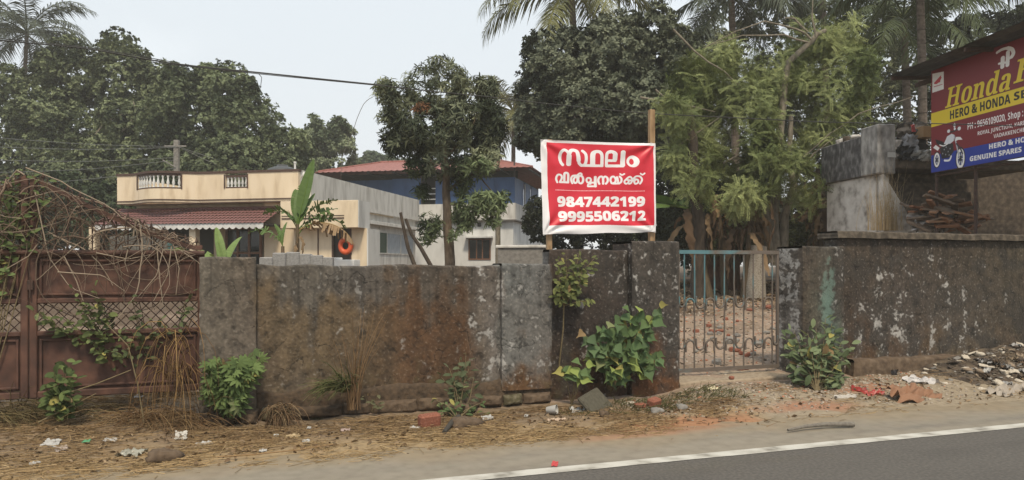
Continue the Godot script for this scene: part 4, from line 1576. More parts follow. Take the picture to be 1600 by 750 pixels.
	g.box(Vector3(-hw / 2, (ypar + yslab) / 2, -dp / 2), Vector3(hw, ypar - yslab, dp))
	part("parapet_band", g, grey_white, t)
	g = G()
	g.box(Vector3(-hw / 2, (yslab + gy) / 2 - 0.003, -dp / 2 - 0.1), Vector3(hw - 0.3, yslab - gy - 0.006, dp - 0.3))
	part("wall", g, white, t)
	g = G()
	g.box(Vector3(-hw / 2, yslab + 0.02, -dp / 2), Vector3(hw + 0.05, 0.06, dp + 0.05))
	part("floor_line", g, flat_mat(lin(110, 106, 102), 0.9), t)
	# blue sheets, each a panel
	var xa: float = X.call(680)
	var xb: float = X.call(657)
	var nb := 4
	for i in nb:
		g = G()
		var a := lerpf(xa, -0.02, float(i) / nb)
		var b := lerpf(xa, -0.02, (i + 1.0) / nb)
		g.box(Vector3((a + b) / 2, (ypar + yblue) / 2 + 0.002, -0.06), Vector3(b - a - 0.012, yblue - ypar - 0.004, 0.04))
		part("blue_panel", g, blue, t)
	for i in 3:
		g = G()
		var a := lerpf(-0.1, -dp * 0.75, i / 3.0)
		var b := lerpf(-0.1, -dp * 0.75, (i + 1.0) / 3.0)
		g.box(Vector3(-0.06, (ypar + yblue) / 2 + 0.002, (a + b) / 2), Vector3(0.04, yblue - ypar - 0.004, absf(b - a) - (0.5 if i == 1 else 0.02)))
		part("blue_panel", g, blue, t)
	for i in 3:
		g = G()
		var a := lerpf(X.call(525), xb, i / 3.0)
		var b := lerpf(X.call(525), xb, (i + 1.0) / 3.0)
		g.box(Vector3((a + b) / 2, (ypar + yblue) / 2 + 0.002, -0.06 - (0.0 if i > 1 else 0.35)), Vector3(b - a - 0.012, yblue - ypar + 0.1, 0.04))
		part("blue_panel", g, blue, t)
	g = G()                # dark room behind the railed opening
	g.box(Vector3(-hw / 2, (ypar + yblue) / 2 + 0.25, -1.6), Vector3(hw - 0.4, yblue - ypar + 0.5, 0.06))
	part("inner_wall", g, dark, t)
	for i in 3:
		g = G()
		g.tube([Vector3(xb, ypar + 0.25 + i * 0.27, -0.06), Vector3(xa, ypar + 0.25 + i * 0.27, -0.06)], 0.03, 0.03, 6)
		part("opening_rail", g, white, t)
	for px in [657, 680, 742, 803]:
		g = G()
		g.box(Vector3(X.call(px), (ypar + yblue) / 2 + 0.45, -0.12), Vector3(0.07, yblue - ypar + 0.9, 0.07))
		part("post", g, flat_mat(lin(74, 70, 68), 0.7), t)
	# roof of ribbed red sheets: four slopes with overhang
	var yev: float = Y.call(740, 267)
	var rx0: float = X.call(500)
	var rx1 := 1.0
	var rz1 := 0.9
	var rz0 := -dp - 0.6
	var rise := 1.15
	var ridge_a := Vector3(rx0 + 1.6, yev + rise, (rz0 + rz1) / 2)
	var ridge_b := Vector3(rx1 - 3.2, yev + rise, (rz0 + rz1) / 2)
	var c := [Vector3(rx0, yev, rz1), Vector3(rx1, yev, rz1), Vector3(rx1, yev, rz0), Vector3(rx0, yev, rz0)]
	for sl in [[c[0], c[1], ridge_b, ridge_a], [c[1], c[2], ridge_b, ridge_b], [c[2], c[3], ridge_a, ridge_b], [c[3], c[0], ridge_a, ridge_a]]:
		g = G()
		var n := int((sl[1] - sl[0]).length() / 0.1)
		var rp := []
		for j in 5:
			for i in n + 1:
				var u := float(i) / n
				var lo: Vector3 = sl[0].lerp(sl[1], u)
				var hi: Vector3 = sl[3].lerp(sl[2], u)
				rp.append(lo.lerp(hi, j / 4.0) + Vector3.UP * (0.03 if i % 3 == 0 else 0.0))
		g.sheet(rp, n + 1)
		part("roof_sheet", g, redm, t)
	g = G()
	g.tube([ridge_a + Vector3.UP * 0.03, ridge_b + Vector3.UP * 0.03], 0.07, 0.07, 8)
	for q in [[c[0], ridge_a], [c[1], ridge_b], [c[2], ridge_b], [c[3], ridge_a]]: g.tube([q[0] + Vector3.UP * 0.02, q[1] + Vector3.UP * 0.03], 0.06, 0.06, 6)
	part("ridge_cap", g, redm, t)
	g = G()
	for q in 9: g.box(Vector3(lerpf(rx0 + 0.2, rx1 - 0.2, q / 8.0), yev - 0.06, (rz0 + rz1) / 2), Vector3(0.06, 0.08, rz1 - rz0 - 0.2))
	part("roof_truss", g, flat_mat(lin(64, 62, 60), 0.7), t)
	# window, vent, sunshade and downpipe
	var wn := Node3D.new()
	wn.name = "window"
	t.add_child(wn, true)
	var q0: float = trace(f2, 733, 390, -0.25).x
	var q1: float = trace(f2, 766, 390, -0.25).x
	var qt: float = trace(f2, 750, 374, -0.25).y
	var qb: float = trace(f2, 750, 405, -0.25).y
	g = G()
	for e in [q0, (q0 + q1) / 2 - 0.15, (q0 + q1) / 2 + 0.15, q1]: g.box(Vector3(e, (qt + qb) / 2, -0.24), Vector3(0.06, qt - qb, 0.06))
	for e in [qt, qb]: g.box(Vector3((q0 + q1) / 2, e, -0.241), Vector3(q1 - q0 + 0.06, 0.06, 0.056))
	part("frame", g, woodm, wn)
	g = G()
	g.box(Vector3((q0 + q1) / 2, (qt + qb) / 2, -0.246), Vector3(q1 - q0, qt - qb, 0.01))
	part("pane", g, pane, wn)
	g = G()
	g.box(Vector3((q0 + q1) / 2, qt + 0.1, -0.05), Vector3(q1 - q0 + 0.3, 0.07, 0.5))
	part("sunshade", g, white, t)
	g = G()
	g.box(Vector3(trace(f2, 749, 350, -0.25).x, trace(f2, 749, 351, -0.25).y, -0.235), Vector3(0.2, 0.2, 0.02))
	part("vent", g, dark, t)
	g = G()
	var dx := trace_x(f2, 820, 320, 0.06).z
	g.tube([Vector3(0.06, trace_x(f2, 820, 349, 0.06).y, dx), Vector3(0.06, trace_x(f2, 820, 288, 0.06).y, dx)], 0.04, 0.04, 8)
	part("downpipe", g, white, t)
	g = G()
	at = spot(778, 380, 24.0)
	g.tube([Vector3(0, -1.6, 0), Vector3(0, 0.8, 0)], 0.085, 0.08, 10)
	g.tube([Vector3(0, 0.8, 0), Vector3(0, 0.86, 0)], 0.1, 0.1, 10)
	solo("pale_post", g, M.bark_pale, "plain pale post in front of the grey white house, right of its window", "post", at)
	t = thing("yard_wall", "low grey wall stub behind the long wall, left of the red banner", "wall", spot(815, HORIZON, 21.0) * Vector3(1, 0, 1))
	t.basis = yaw
	g = G()
	g.box(Vector3(0, 1.35, 0), Vector3(1.3, 1.25, 0.2), 0.02)
	part("body", g, M.concrete, t)
	g = G()
	g.box(Vector3(0, 2.02, 0), Vector3(1.4, 0.08, 0.3), 0.015)
	part("coping", g, grey_white, t)
	g = G()
	at = spot(533, 411, 14.0)
	g.box(Vector3.ZERO, Vector3(0.62, 0.12, 0.3), 0.01)
	g.box(Vector3(-0.16, 0.08, 0), Vector3(0.26, 0.04, 0.26), 0.008)
	var ws := solo("white_slab", g, white, "low white slab lying behind the long wall below the dark doorway", "slab", at)
	ws.basis = yaw
	g = G()
	var wy := gh(at.x, at.z)
	g.box(Vector3(at.x, (at.y - 0.06 + wy) / 2, at.z), Vector3(0.5, at.y - 0.062 - wy, 0.26), 0.01)
	solo("brick_pier", g, M.concrete, "short pier under the white slab behind the long wall", "pier")


func banana(label: String, foot: Vector3, height: float, leaves: Array, green: Material, dry: Material, seed_: int, stem_r := 0.08) -> Node3D:
	# leaves: [yaw degrees seen from above (0 = to the right of the picture), length, rise, fall, tear, dead]
	rng.seed = seed_
	var t := thing("banana_plant", label, "banana plant", foot, "banana plants behind the wall")
	var g := G(foot)
	var top := foot + (Vector3(0.04, height, 0) if seed_ < 504 else Vector3(rr(-0.45, 0.45), height * rr(0.75, 1.0), rr(-0.3, 0.3)))
	g.tube([foot, foot.lerp(top, 0.5) + Vector3(0.02, 0, 0), top], stem_r, stem_r * 0.5, 10)
	part("stem", g, NZ.banana_stem, t)
	var k := 0
	for l in leaves:
		var yaw := deg_to_rad(l[0]) - deg_to_rad(YAW)
		var arch: bool = l[5] == 2
		var m: Mesh = dead_leaf(l[1], seed_ * 31 + k) if l[5] == 1 else banana_leaf(l[1], l[1] * 0.14, l[2], l[3], 0.9, seed_ + k, -0.15) if arch else banana_leaf(l[1], l[1] * (0.15 if l[2] < 1.3 else 0.1) if l[5] == 0 else l[1] * 0.095, l[2] if l[5] == 0 else rr(-1.3, -0.55), l[3], l[4] if l[5] == 0 else 0.5, seed_ + k, 0.3 if l[5] == 0 else rr(-1.2, -0.5))
		put_leaf(t, m, green if l[5] == 0 else (dry if k % 2 else NZ.dry2), (top + Vector3(0, -0.015 * k, 0)) if l[5] != 1 else foot.lerp(top, rr(0.6, 1.05)) + Vector3(rr(-0.16, 0.16), 0, rr(-0.16, 0.16)) * (1.0 if seed_ >= 504 else 0.3), yaw, 0.0, rr(-0.3, 0.3), "leaf" if l[5] == 0 else "dead_leaf")
		k += 1
	return t

func plants_behind() -> void:
	NZ.banana_stem = worn(121, [lin(58, 50, 36), lin(92, 78, 56), lin(106, 86, 64)], 0.5, 0.7, 0.2, 0.03, Vector2i(1, 4))
	var green := leaf_mat(0.5, 0.45)
	green.albedo_color = lin(100, 124, 72, 0.85).linear_to_srgb()
	var pale := leaf_mat(0.5, 0.45)
	pale.albedo_color = lin(128, 150, 92, 0.85).linear_to_srgb()
	var dry := leaf_mat(0.4, 0.85)
	dry.albedo_color = lin(152, 128, 100, 0.9).linear_to_srgb()
	NZ.dry2 = leaf_mat(0.3, 0.85)
	NZ.dry2.albedo_color = lin(112, 90, 70, 0.9).linear_to_srgb()
	var b := func(px, d): return spot(px, HORIZON, d) * Vector3(1, 0, 1) + Vector3(0, gh(spot(px, HORIZON, d).x, spot(px, HORIZON, d).z), 0)
	# the tall one in front of the cream house
	banana("tall banana plant with one upright leaf and torn hanging leaves, by the cream house", b.call(461, 13.5), 1.72, [
		[165, 0.8, 1.0, -0.5, 0.8, 0], [5, 0.85, 1.1, 0.1, 0.7, 0], [80, 1.2, 1.52, 1.4, 0.12, 0], [118, 0.8, 1.2, 0.9, 0.15, 0], [150, 0.75, 1.0, 0.1, 0.3, 0], [60, 0.7, 1.35, 1.0, 0.1, 0], [95, 0.9, 1.4, 0.9, 0.1, 0], [200, 0.6, 1.2, 0.4, 0.3, 0], [20, 1.0, 1.0, -0.9, 0.6, 0], [0, 1.2, 0.7, -1.2, 0.95, 2],
		[175, 1.0, 1.1, -1.35, 0.9, 1], [330, 0.7, 0.3, -1.5, 0.9, 1], [240, 0.7, 0.0, -1.5, 0.9, 1], [290, 0.6, 0.2, -1.5, 0.9, 1], [40, 0.9, 1.1, 0.2, 0.7, 0]], green, dry, 501, 0.06)
	banana("small banana sucker with dry collar left of the tall banana plant", b.call(438, 13.2), 1.35, [
		[170, 0.75, 1.25, -0.6, 0.7, 0], [60, 0.5, 1.4, 0.9, 0.1, 0], [140, 0.5, 1.35, 0.7, 0.1, 0], [185, 0.8, 0.9, -1.4, 0.9, 1], [200, 0.55, 0.4, -1.5, 0.9, 1], [300, 0.5, 0.3, -1.5, 0.9, 1]], green, dry, 502, 0.06)
	# broad young leaves just over the left pillar
	banana("young banana plant with broad fresh leaves rising behind the grey gate pillar", b.call(345, 9.6), 1.2, [
		[120, 0.6, 1.35, 1.0, 0.0, 0], [60, 0.6, 1.1, 0.7, 0.0, 0], [92, 0.42, 1.5, 1.3, 0.0, 0], [178, 0.85, 1.0, -0.3, 0.5, 0], [250, 0.4, 1.2, 0.3, 0.1, 0]], pale, dry, 503, 0.07)
	# the ones in the thicket right of the banner
	banana("banana plant holding two broad level leaves beside the red banner", b.call(1108, 17.0), 2.6, [
		[172, 1.3, 0.35, -0.05, 0.05, 0], [186, 1.5, 0.25, -0.5, 0.1, 0], [30, 0.9, 0.8, -0.7, 0.4, 0], [100, 0.9, 1.0, -0.3, 0.3, 0], [150, 0.9, 0.9, -1.5, 0.9, 1], [200, 1.5, 0.0, -1.56, 0.9, 1], [260, 1.6, 0.0, -1.56, 0.9, 1], [320, 1.3, 0.2, -1.56, 0.9, 1]], green, dry, 504, 0.11)
	var px := [1132, 1162, 1188, 1252, 1272, 1285]
	var ds := [17.4, 17.0, 18.6, 18.0, 19.2, 17.6]
	var words := ["leaning banana stem wrapped in brown hanging leaves, first right of the banner plant", "yellowish banana stem among dead leaves behind the small barred gate", "thin banana stem with a full skirt of dead leaves left of the forked grey trunk", "banana stem with long brown leaves right of the forked grey trunk", "bushy heap of dead banana leaves hanging near the concrete ruin", "last banana stem with dead leaves, against the white wall of the ruin"]
	for i in 6:
		var lv := []
		for k in 24: lv.append([k * 47 + i * 17, [0.9, 1.4, 0.6][k % 3], [0.5, 0.1, 0.9][k % 3], -1.56, 0.9, 1])
		if i in [1, 3]: lv.append([60, 0.9, 1.2, -0.3, 0.4, 0]); lv.append([200, 0.9, 1.1, -0.5, 0.4, 0])
		banana(words[i], b.call(px[i], ds[i]), [2.6, 2.3, 2.9, 3.1, 2.8, 2.7][i], lv, green, dry, 510 + i, 0.08)


func trees() -> void:
	var broad := clump(11, 0.2, 0.62, 0.5, 71)
	var glossy := clump(12, 0.15, 0.6, 0.4, 72, 2)
	var drooping := clump(12, 0.075, 0.8, 0.05, 73, 2)
	var feather := spray(12, 1.0, 0.12, 74, 3)
	var small := clump(14, 0.12, 0.45, 0.5, 75)
	var base := func(px, d): return spot(px, HORIZON, d) * Vector3(1, 0, 1) + Vector3(0, gh(spot(px, HORIZON, d).x, spot(px, HORIZON, d).z), 0)
	var dk := lin(66, 76, 54, 0.92)
	var lt := lin(148, 158, 120, 0.95)
	# --- far behind the cream house
	rng.seed = 100
	var t := thing("broadleaf_tree", "broad dark tree filling the left behind the cream house", "tree", base.call(140, 38), "dark trees behind the cream house")
	var bl := [blob(60, 160, 38, 75, 62), blob(122, 120, 38, 62, 52), blob(188, 120, 38, 64, 58), blob(250, 145, 38, 44, 62), blob(100, 225, 37, 95, 70), blob(215, 225, 37, 70, 75), blob(20, 265, 37, 85, 80), blob(150, 300, 36, 90, 70), blob(245, 300, 36, 50, 65)]
	crown(t, bl, 30000, broad, M.leaf, Vector2(0.14, 0.31), dk, lt, -0.24, "crown", 1)
	limb(t, "trunk", [t.position, spot(150, 330, 38), spot(140, 250, 38)], 0.55, 0.35, M.bark_dark)
	for q in [[[140, 260], [100, 200], [90, 140]], [[140, 255], [190, 190], [195, 100]], [[145, 300], [70, 250], [20, 240]], [[140, 250], [210, 200], [240, 150]]]:
		limb(t, "branch", q.map(func(e): return spot(e[0], e[1], 38)), 0.24, 0.06, M.bark_dark, 7, 0.12)
	for q in [[[190, 205], [215, 182], [232, 165], [250, 160]], [[205, 190], [212, 172], [208, 158]], [[150, 210], [165, 190], [192, 178]], [[225, 180], [245, 178], [262, 168]]]:
		limb(t, "bare_branch", q.map(func(e): return spot(e[0], e[1], 35.6)), 0.05, 0.02, M.bark_pale, 6, 0.05)
	rng.seed = 101
	t = thing("broadleaf_tree", "rounded dark tree right behind the cream house roof, next to the utility pole", "tree", base.call(370, 36), "dark trees behind the cream house")
	bl = [blob(352, 140, 36, 52, 48), blob(304, 185, 36, 62, 78), blob(392, 205, 36, 62, 62), blob(435, 235, 36, 50, 48), blob(360, 270, 35, 90, 60), blob(290, 290, 35, 50, 60), blob(455, 275, 36, 40, 45)]
	crown(t, bl, 24000, broad, M.leaf, Vector2(0.13, 0.30), lin(62, 73, 52, 0.92), lin(142, 154, 118, 0.95), -0.24, "crown", 2)
	limb(t, "trunk", [t.position, spot(372, 320, 36), spot(360, 240, 36)], 0.5, 0.3, M.bark_dark)
	for q in [[[360, 260], [320, 200], [310, 160]], [[362, 255], [360, 190], [352, 120]], [[365, 270], [410, 220], [430, 210]]]:
		limb(t, "branch", q.map(func(e): return spot(e[0], e[1], 36)), 0.2, 0.05, M.bark_dark, 7, 0.12)
	rng.seed = 102
	t = thing("feathery_tree", "lighter green loose tree between the dark trees and the mango tree", "tree", base.call(515, 46))
	bl = [blob(500, 222, 46, 34, 38), blob(532, 218, 46, 26, 30), blob(478, 245, 46, 34, 40), blob(520, 255, 46, 40, 36)]
	crown(t, bl, 3600, small, M.leaf, Vector2(0.3, 0.6), lin(96, 108, 84, 0.95), lin(154, 164, 132, 0.95), -0.02, "crown", 3, 0.35)
	limb(t, "trunk", [t.position, spot(512, 300, 46), spot(508, 220, 46)], 0.25, 0.08, M.bark_dark)
	t = thing("distant_tree", "small far pale tree low on the horizon above the red roof", "tree", base.call(585, 70))
	bl = [blob(580, 250, 70, 18, 14), blob(602, 253, 70, 20, 10), blob(555, 256, 70, 18, 8), blob(635, 258, 70, 25, 9)]
	crown(t, bl, 1500, small, M.leaf, Vector2(0.4, 0.8), lin(84, 98, 80, 0.95), lin(124, 136, 108, 0.95), -0.25, "crown", 4, 0.3)
	limb(t, "trunk", [t.position, spot(583, 255, 70)], 0.2, 0.1, M.bark_dark)
	# low growth closing the view under the crowns
	rng.seed = 103
	t = thing("hedge", "dark shrubbery under the trees left of the cream house", "shrubs", base.call(60, 30))
	bl = []
	for k in 9: bl.append(blob(-60 + k * 42, 345 + rr(-20, 20), 31 + rr(-2, 2), 55, 62))
	crown(t, bl, 8500, broad, M.leaf, Vector2(0.22, 0.42), dk, lin(74, 88, 62, 0.95), -0.3, "leaves", 5)

	# --- the mango tree
	rng.seed = 104
	t = thing("mango_tree", "slender mango tree with a dense drooping crown before the blue walled house", "tree", base.call(704, 17))
	bl = [blob(680, 140, 17, 64, 42), blob(628, 168, 17, 42, 40), blob(738, 172, 17, 46, 46), blob(685, 200, 16.6, 68, 50), blob(640, 222, 17, 40, 36), blob(738, 228, 17, 44, 42), blob(690, 250, 16.8, 50, 30), blob(612, 148, 17, 28, 26), blob(758, 148, 17, 28, 30), blob(768, 210, 17, 26, 36), blob(608, 195, 17, 22, 28)]
	crown(t, bl, 3500, drooping, M.leaf, Vector2(0.15, 0.27), lin(62, 70, 52, 0.92), lin(150, 156, 126, 0.95), -0.04, "crown", 6)
	bl = [blob(735, 262, 16.6, 34, 24), blob(655, 262, 16.8, 28, 18), blob(672, 352, 16.6, 20, 34), blob(728, 335, 16.4, 24, 20), blob(715, 372, 16.5, 16, 18), blob(758, 318, 16.4, 34, 18), blob(785, 312, 16.4, 14, 16), blob(718, 292, 17, 18, 18), blob(770, 345, 16.3, 14, 14), blob(660, 300, 16.8, 12, 14)]
	crown(t, bl, 620, drooping, M.leaf, Vector2(0.15, 0.26), lin(58, 70, 48, 0.9), lin(124, 138, 98, 0.95), -0.2, "low_sprays", 7, 0.3)
	bl = [blob(660, 168, 16.2, 10, 8)]
	crown(t, bl, 22, drooping, M.leaf, Vector2(0.14, 0.2), lin(128, 92, 66), lin(150, 112, 80), -0.9, "young_shoots", 8, 0.2)
	limb(t, "trunk", [t.position, spot(702, 380, 17), spot(698, 330, 17), spot(697, 270, 17), spot(690, 190, 17)], 0.13, 0.06, M.bark, 10, 0.02)
	for q in [[[698, 300], [720, 282], [745, 268], [770, 300]], [[697, 330], [715, 350], [712, 375]], [[697, 262], [660, 215], [630, 180]], [[695, 250], [730, 210], [745, 180]], [[697, 345], [680, 350], [668, 370]], [[697, 318], [735, 325], [780, 312]]]:
		limb(t, "branch", q.map(func(e): return spot(e[0], e[1], 17)), 0.045, 0.012, M.bark, 6, 0.03)

	# --- coconut palms
	var pg := leaf_mat(0.3, 0.5)
	pg.albedo_color = lin(84, 94, 66, 0.95).linear_to_srgb()
	var pdull := leaf_mat(0.3, 0.55)
	pdull.albedo_color = lin(90, 98, 84, 0.95).linear_to_srgb()
	var pyel := leaf_mat(0.35, 0.55)
	pyel.albedo_color = lin(134, 136, 94, 0.95).linear_to_srgb()
	var grp := "coconut palms"
	palm("coconut_palm", "far coconut palm at the upper left corner, behind the broad dark tree", spot(42, 52, 46), base.call(12, 46), 4.4, 26, pdull, M.palm_bark, grp, 301)
	palm("coconut_palm", "distant coconut palm between the mango tree and the dense dark tree", spot(802, 176, 44), base.call(794, 44), 4.2, 26, pyel, M.palm_bark, grp, 302)
	palm("coconut_palm", "coconut palm hanging its fronds over the dense dark tree, left of centre top", spot(892, -22, 27), base.call(905, 27), 4.1, 24, pyel, M.palm_bark, grp, 303)
	palm("coconut_palm", "coconut palm with drooping fronds above the feathery green tree", spot(1142, -14, 26), base.call(1146, 26), 3.5, 24, pdull, M.palm_bark, grp, 304)
	palm("coconut_palm", "coconut palm with a tall bare trunk rising out of the picture beside the shop sign", spot(1436, -62, 19), base.call(1436, 19), 3.0, 20, pg, M.palm_bark, grp, 305, Vector2(0, TAU), 0.105)
	palm("coconut_palm", "lower coconut palm spreading its crown behind the tall bare palm trunk", spot(1412, 32, 25), base.call(1416, 25), 3.3, 24, pg, M.palm_bark, grp, 306)
	palm("coconut_palm", "coconut palm half hidden at the top, between the feathery tree and the bare palm trunk", spot(1285, -20, 30), base.call(1290, 30), 3.6, 16, pg, M.palm_bark, grp, 307)

	# --- dense dark tree in the middle
	rng.seed = 105
	t = thing("jackfruit_tree", "dense dark green tree rising above the red banner", "tree", base.call(960, 23))
	bl = [blob(885, 100, 23, 72, 62), blob(848, 150, 23, 46, 60), blob(835, 205, 23, 34, 40), blob(955, 90, 23, 75, 62), blob(1035, 95, 23, 62, 70), blob(915, 170, 22.5, 80, 62), blob(1010, 175, 22.5, 85, 70), blob(1075, 140, 23, 50, 80), blob(965, 60, 23, 50, 40), blob(880, 215, 22.6, 50, 34), blob(1045, 235, 22.8, 60, 40)]
	crown(t, bl, 17000, glossy, M.leaf, Vector2(0.15, 0.27), lin(54, 62, 48, 0.92), lin(126, 132, 110, 0.95), -0.2, "crown", 9)
	limb(t, "trunk", [t.position, spot(985, 330, 23), spot(975, 230, 23)], 0.28, 0.2, M.bark_dark)
	for q in [[[978, 260], [920, 190], [890, 110]], [[975, 240], [965, 150], [960, 70]], [[980, 270], [1030, 190], [1040, 110]], [[978, 255], [880, 220], [850, 180]]]:
		limb(t, "branch", q.map(func(e): return spot(e[0], e[1], 23)), 0.14, 0.04, M.bark_dark, 7, 0.08)
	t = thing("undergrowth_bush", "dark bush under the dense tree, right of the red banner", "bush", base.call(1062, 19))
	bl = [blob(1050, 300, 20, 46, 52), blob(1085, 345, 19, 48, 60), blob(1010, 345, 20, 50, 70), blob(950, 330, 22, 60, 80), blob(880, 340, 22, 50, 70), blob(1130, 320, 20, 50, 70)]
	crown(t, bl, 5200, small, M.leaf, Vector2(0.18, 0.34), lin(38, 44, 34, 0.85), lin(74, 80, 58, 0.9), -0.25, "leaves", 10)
	t = thing("tree_trunk", "dark bare trunk in the shade between the red banner and the banana plants", "tree trunk", base.call(1093, 17))
	limb(t, "trunk", [t.position, spot(1092, 330, 17), spot(1086, 250, 17), spot(1075, 170, 17)], 0.17, 0.1, M.bark_dark)
	t = thing("undergrowth_bush", "mixed green undergrowth among the banana stems behind the barred gate", "bushes", base.call(1175, 18))
	bl = []
	for k in 11: bl.append(blob(1105 + k * 18, 372 + rr(-34, 14), 18.5 + rr(-1.0, 0.8), 22, 20))
	crown(t, bl, 3600, small, M.leaf, Vector2(0.12, 0.26), lin(70, 76, 48, 0.9), lin(140, 144, 96, 0.95), -0.2, "leaves", 15, 0.3)
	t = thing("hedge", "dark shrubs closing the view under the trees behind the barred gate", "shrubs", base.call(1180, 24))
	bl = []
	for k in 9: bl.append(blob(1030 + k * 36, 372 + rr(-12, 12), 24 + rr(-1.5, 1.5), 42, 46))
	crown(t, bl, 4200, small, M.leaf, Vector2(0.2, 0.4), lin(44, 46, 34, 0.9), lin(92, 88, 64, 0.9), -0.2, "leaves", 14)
	# --- background thicket on the right
	rng.seed = 106
	t = thing("background_tree", "dull green trees closing the view behind the feathery tree and the ruin", "trees", base.call(1300, 33))
	bl = []
	for k in 10: bl.append(blob(1110 + k * 42, 215 + 60 * sin(k * 1.7) + rr(-20, 20), 33 + rr(-2, 2), 58, 75))
	for k in 10: bl.append(blob(1090 + k * 42, 345 + rr(-10, 10), 31 + rr(-2, 2), 55, 75))
	for k in 8: bl.append(blob(1110 + k * 52, 100 + rr(-25, 25), 34, 50, 55))
	for k in 5: bl.append(blob(1130 + k * 78, 35 + rr(-25, 25), 35, 45, 40))
	crown(t, bl, 17000, small, M.leaf, Vector2(0.24, 0.5), lin(60, 66, 48, 0.9), lin(120, 124, 94, 0.9), -0.06, "crown", 11)
	limb(t, "trunk", [t.position, spot(1300, 250, 33)], 0.3, 0.15, M.bark_dark)
	t = thing("dark_tree", "dark airy tree behind the shop sign in the upper right corner", "tree", base.call(1560, 26))
	bl = [blob(1540, 50, 26, 42, 34), blob(1590, 40, 26, 40, 30), blob(1515, 95, 26, 34, 26), blob(1570, 90, 26, 50, 26), blob(1630, 80, 26, 40, 60), blob(1500, 150, 26, 50, 50)]
	crown(t, bl, 2300, small, M.leaf, Vector2(0.24, 0.46), lin(48, 54, 44, 0.9), lin(86, 94, 74, 0.9), -0.05, "crown", 12, 0.3)
	limb(t, "trunk", [t.position, spot(1560, 200, 26), spot(1555, 60, 26)], 0.2, 0.08, M.bark_dark)

	# --- feathery green tree
	rng.seed = 107
	t = thing("feathery_tree", "bright feathery tree with bare pale limbs behind the small barred gate", "tree", base.call(1212, 17.4))
	bl = [blob(1082, 125, 17.4, 44, 44), blob(1105, 205, 17.4, 55, 50), blob(1160, 170, 17.2, 55, 60), blob(1145, 265, 16.8, 55, 40), blob(1195, 235, 16.8, 45, 40), blob(1290, 160, 17.5, 52, 70), blob(1335, 115, 17.5, 44, 55), blob(1290, 215, 17.3, 40, 36), blob(1365, 175, 17.8, 40, 45), blob(1060, 190, 17.0, 40, 40), blob(1205, 120, 17.8, 50, 60), blob(1230, 270, 16.6, 40, 30), blob(1158, 305, 16.4, 46, 30), blob(1085, 290, 16.8, 40, 26), blob(1255, 300, 16.8, 34, 24), blob(1055, 255, 17.0, 30, 26), blob(1225, 75, 18.0, 50, 36), blob(1300, 62, 18.0, 40, 30), blob(1120, 95, 18.0, 40, 34)]
	crown(t, bl, 13000, feather, M.leaf, Vector2(0.19, 0.42), lin(98, 110, 66, 0.95), lin(154, 162, 108, 1.0), 0.03, "crown", 13, 0.2, 5)
	for q in [[[1212, 415], [1210, 330], [1214, 260], [1222, 165], [1232, 100], [1268, 62], [1290, 48]], [[1222, 415], [1226, 340], [1240, 290], [1232, 250], [1236, 180]], [[1205, 410], [1196, 330], [1188, 280], [1180, 210]]]:
		limb(t, "trunk", q.map(func(e): return spot(e[0], e[1], 17.4)), 0.12, 0.05, M.bark_pale, 9, 0.03)
	for q in [[[1268, 62], [1245, 45], [1195, 32], [1150, 50], [1100, 75]], [[1262, 66], [1225, 55], [1160, 55], [1110, 70]], [[1275, 58], [1268, 30], [1270, -5]], [[1262, 50], [1240, 30], [1225, 28]], [[1052, 46], [1085, 78], [1130, 112], [1167, 142]], [[1000, 152], [1050, 160], [1118, 175]], [[1024, 140], [1045, 158]], [[1232, 268], [1250, 250], [1296, 210], [1342, 178], [1430, 150]], [[1130, 255], [1165, 235], [1185, 228]], [[1060, 228], [1090, 206], [1124, 184]], [[1240, 285], [1270, 240], [1310, 210]]]:
		limb(t, "branch", q.map(func(e): return spot(e[0], e[1], 17.0)), 0.026, 0.008, M.bark_pale, 6, 0.02)
	for q in [[[[626, 332], [632, 362], [638, 388], [650, 420]], "dark bare stem leaning against the white side wall, left one of two"], [[[634, 342], [643, 366], [658, 388], [676, 420]], "dark bare stem leaning to the right before the white side wall, right one of two"]]:
		var g2 := G()
		g2.tube(q[0].map(func(e): return spot(e[0], e[1], 15.0)), 0.03, 0.045, 7)
		solo("leaning_stem", g2, M.bark_dark, q[1], "stem")
	# whitewashed trunk stubs behind the gate
	t = thing("tree_trunk", "pale mottled trunk stub seen through the right half of the barred gate", "tree trunk", base.call(1180, 17))
	limb(t, "trunk", [t.position - Vector3(0, 0.1, 0), spot(1180, 425, 17), spot(1184, 385, 17)], 0.24, 0.2, worn(122, [lin(92, 82, 70), lin(150, 142, 130), lin(170, 164, 154)], 0.5, 0.95, 0.8, 0.04), 12, 0.02)
	t = thing("plank_fence", "dark brown boards standing behind the barred gate, left of the pale trunk stub", "boards", base.call(1120, 18.5))
	for k in 7:
		var g := G(t.position)
		var p := spot(1092 + k * 10, HORIZON, 18.5)
		g.box(Vector3(p.x, 1.35, p.z) + jit(0.01), Vector3(0.145, 1.2 + rr(-0.2, 0.1), 0.02), 0.003, Basis(Vector3.UP, -deg_to_rad(YAW) + rr(-0.1, 0.1)))
		part("plank", g, worn(123 + k % 2, [lin(58, 38, 28), lin(98, 66, 48), lin(120, 88, 64)], 0.6, 0.9, 0.3, 0.03, Vector2i(1, 4)) if not NZ.has("plank%d" % (k % 2)) else NZ["plank%d" % (k % 2)], t)
		NZ["plank%d" % (k % 2)] = t.get_child(t.get_child_count() - 1).material_override


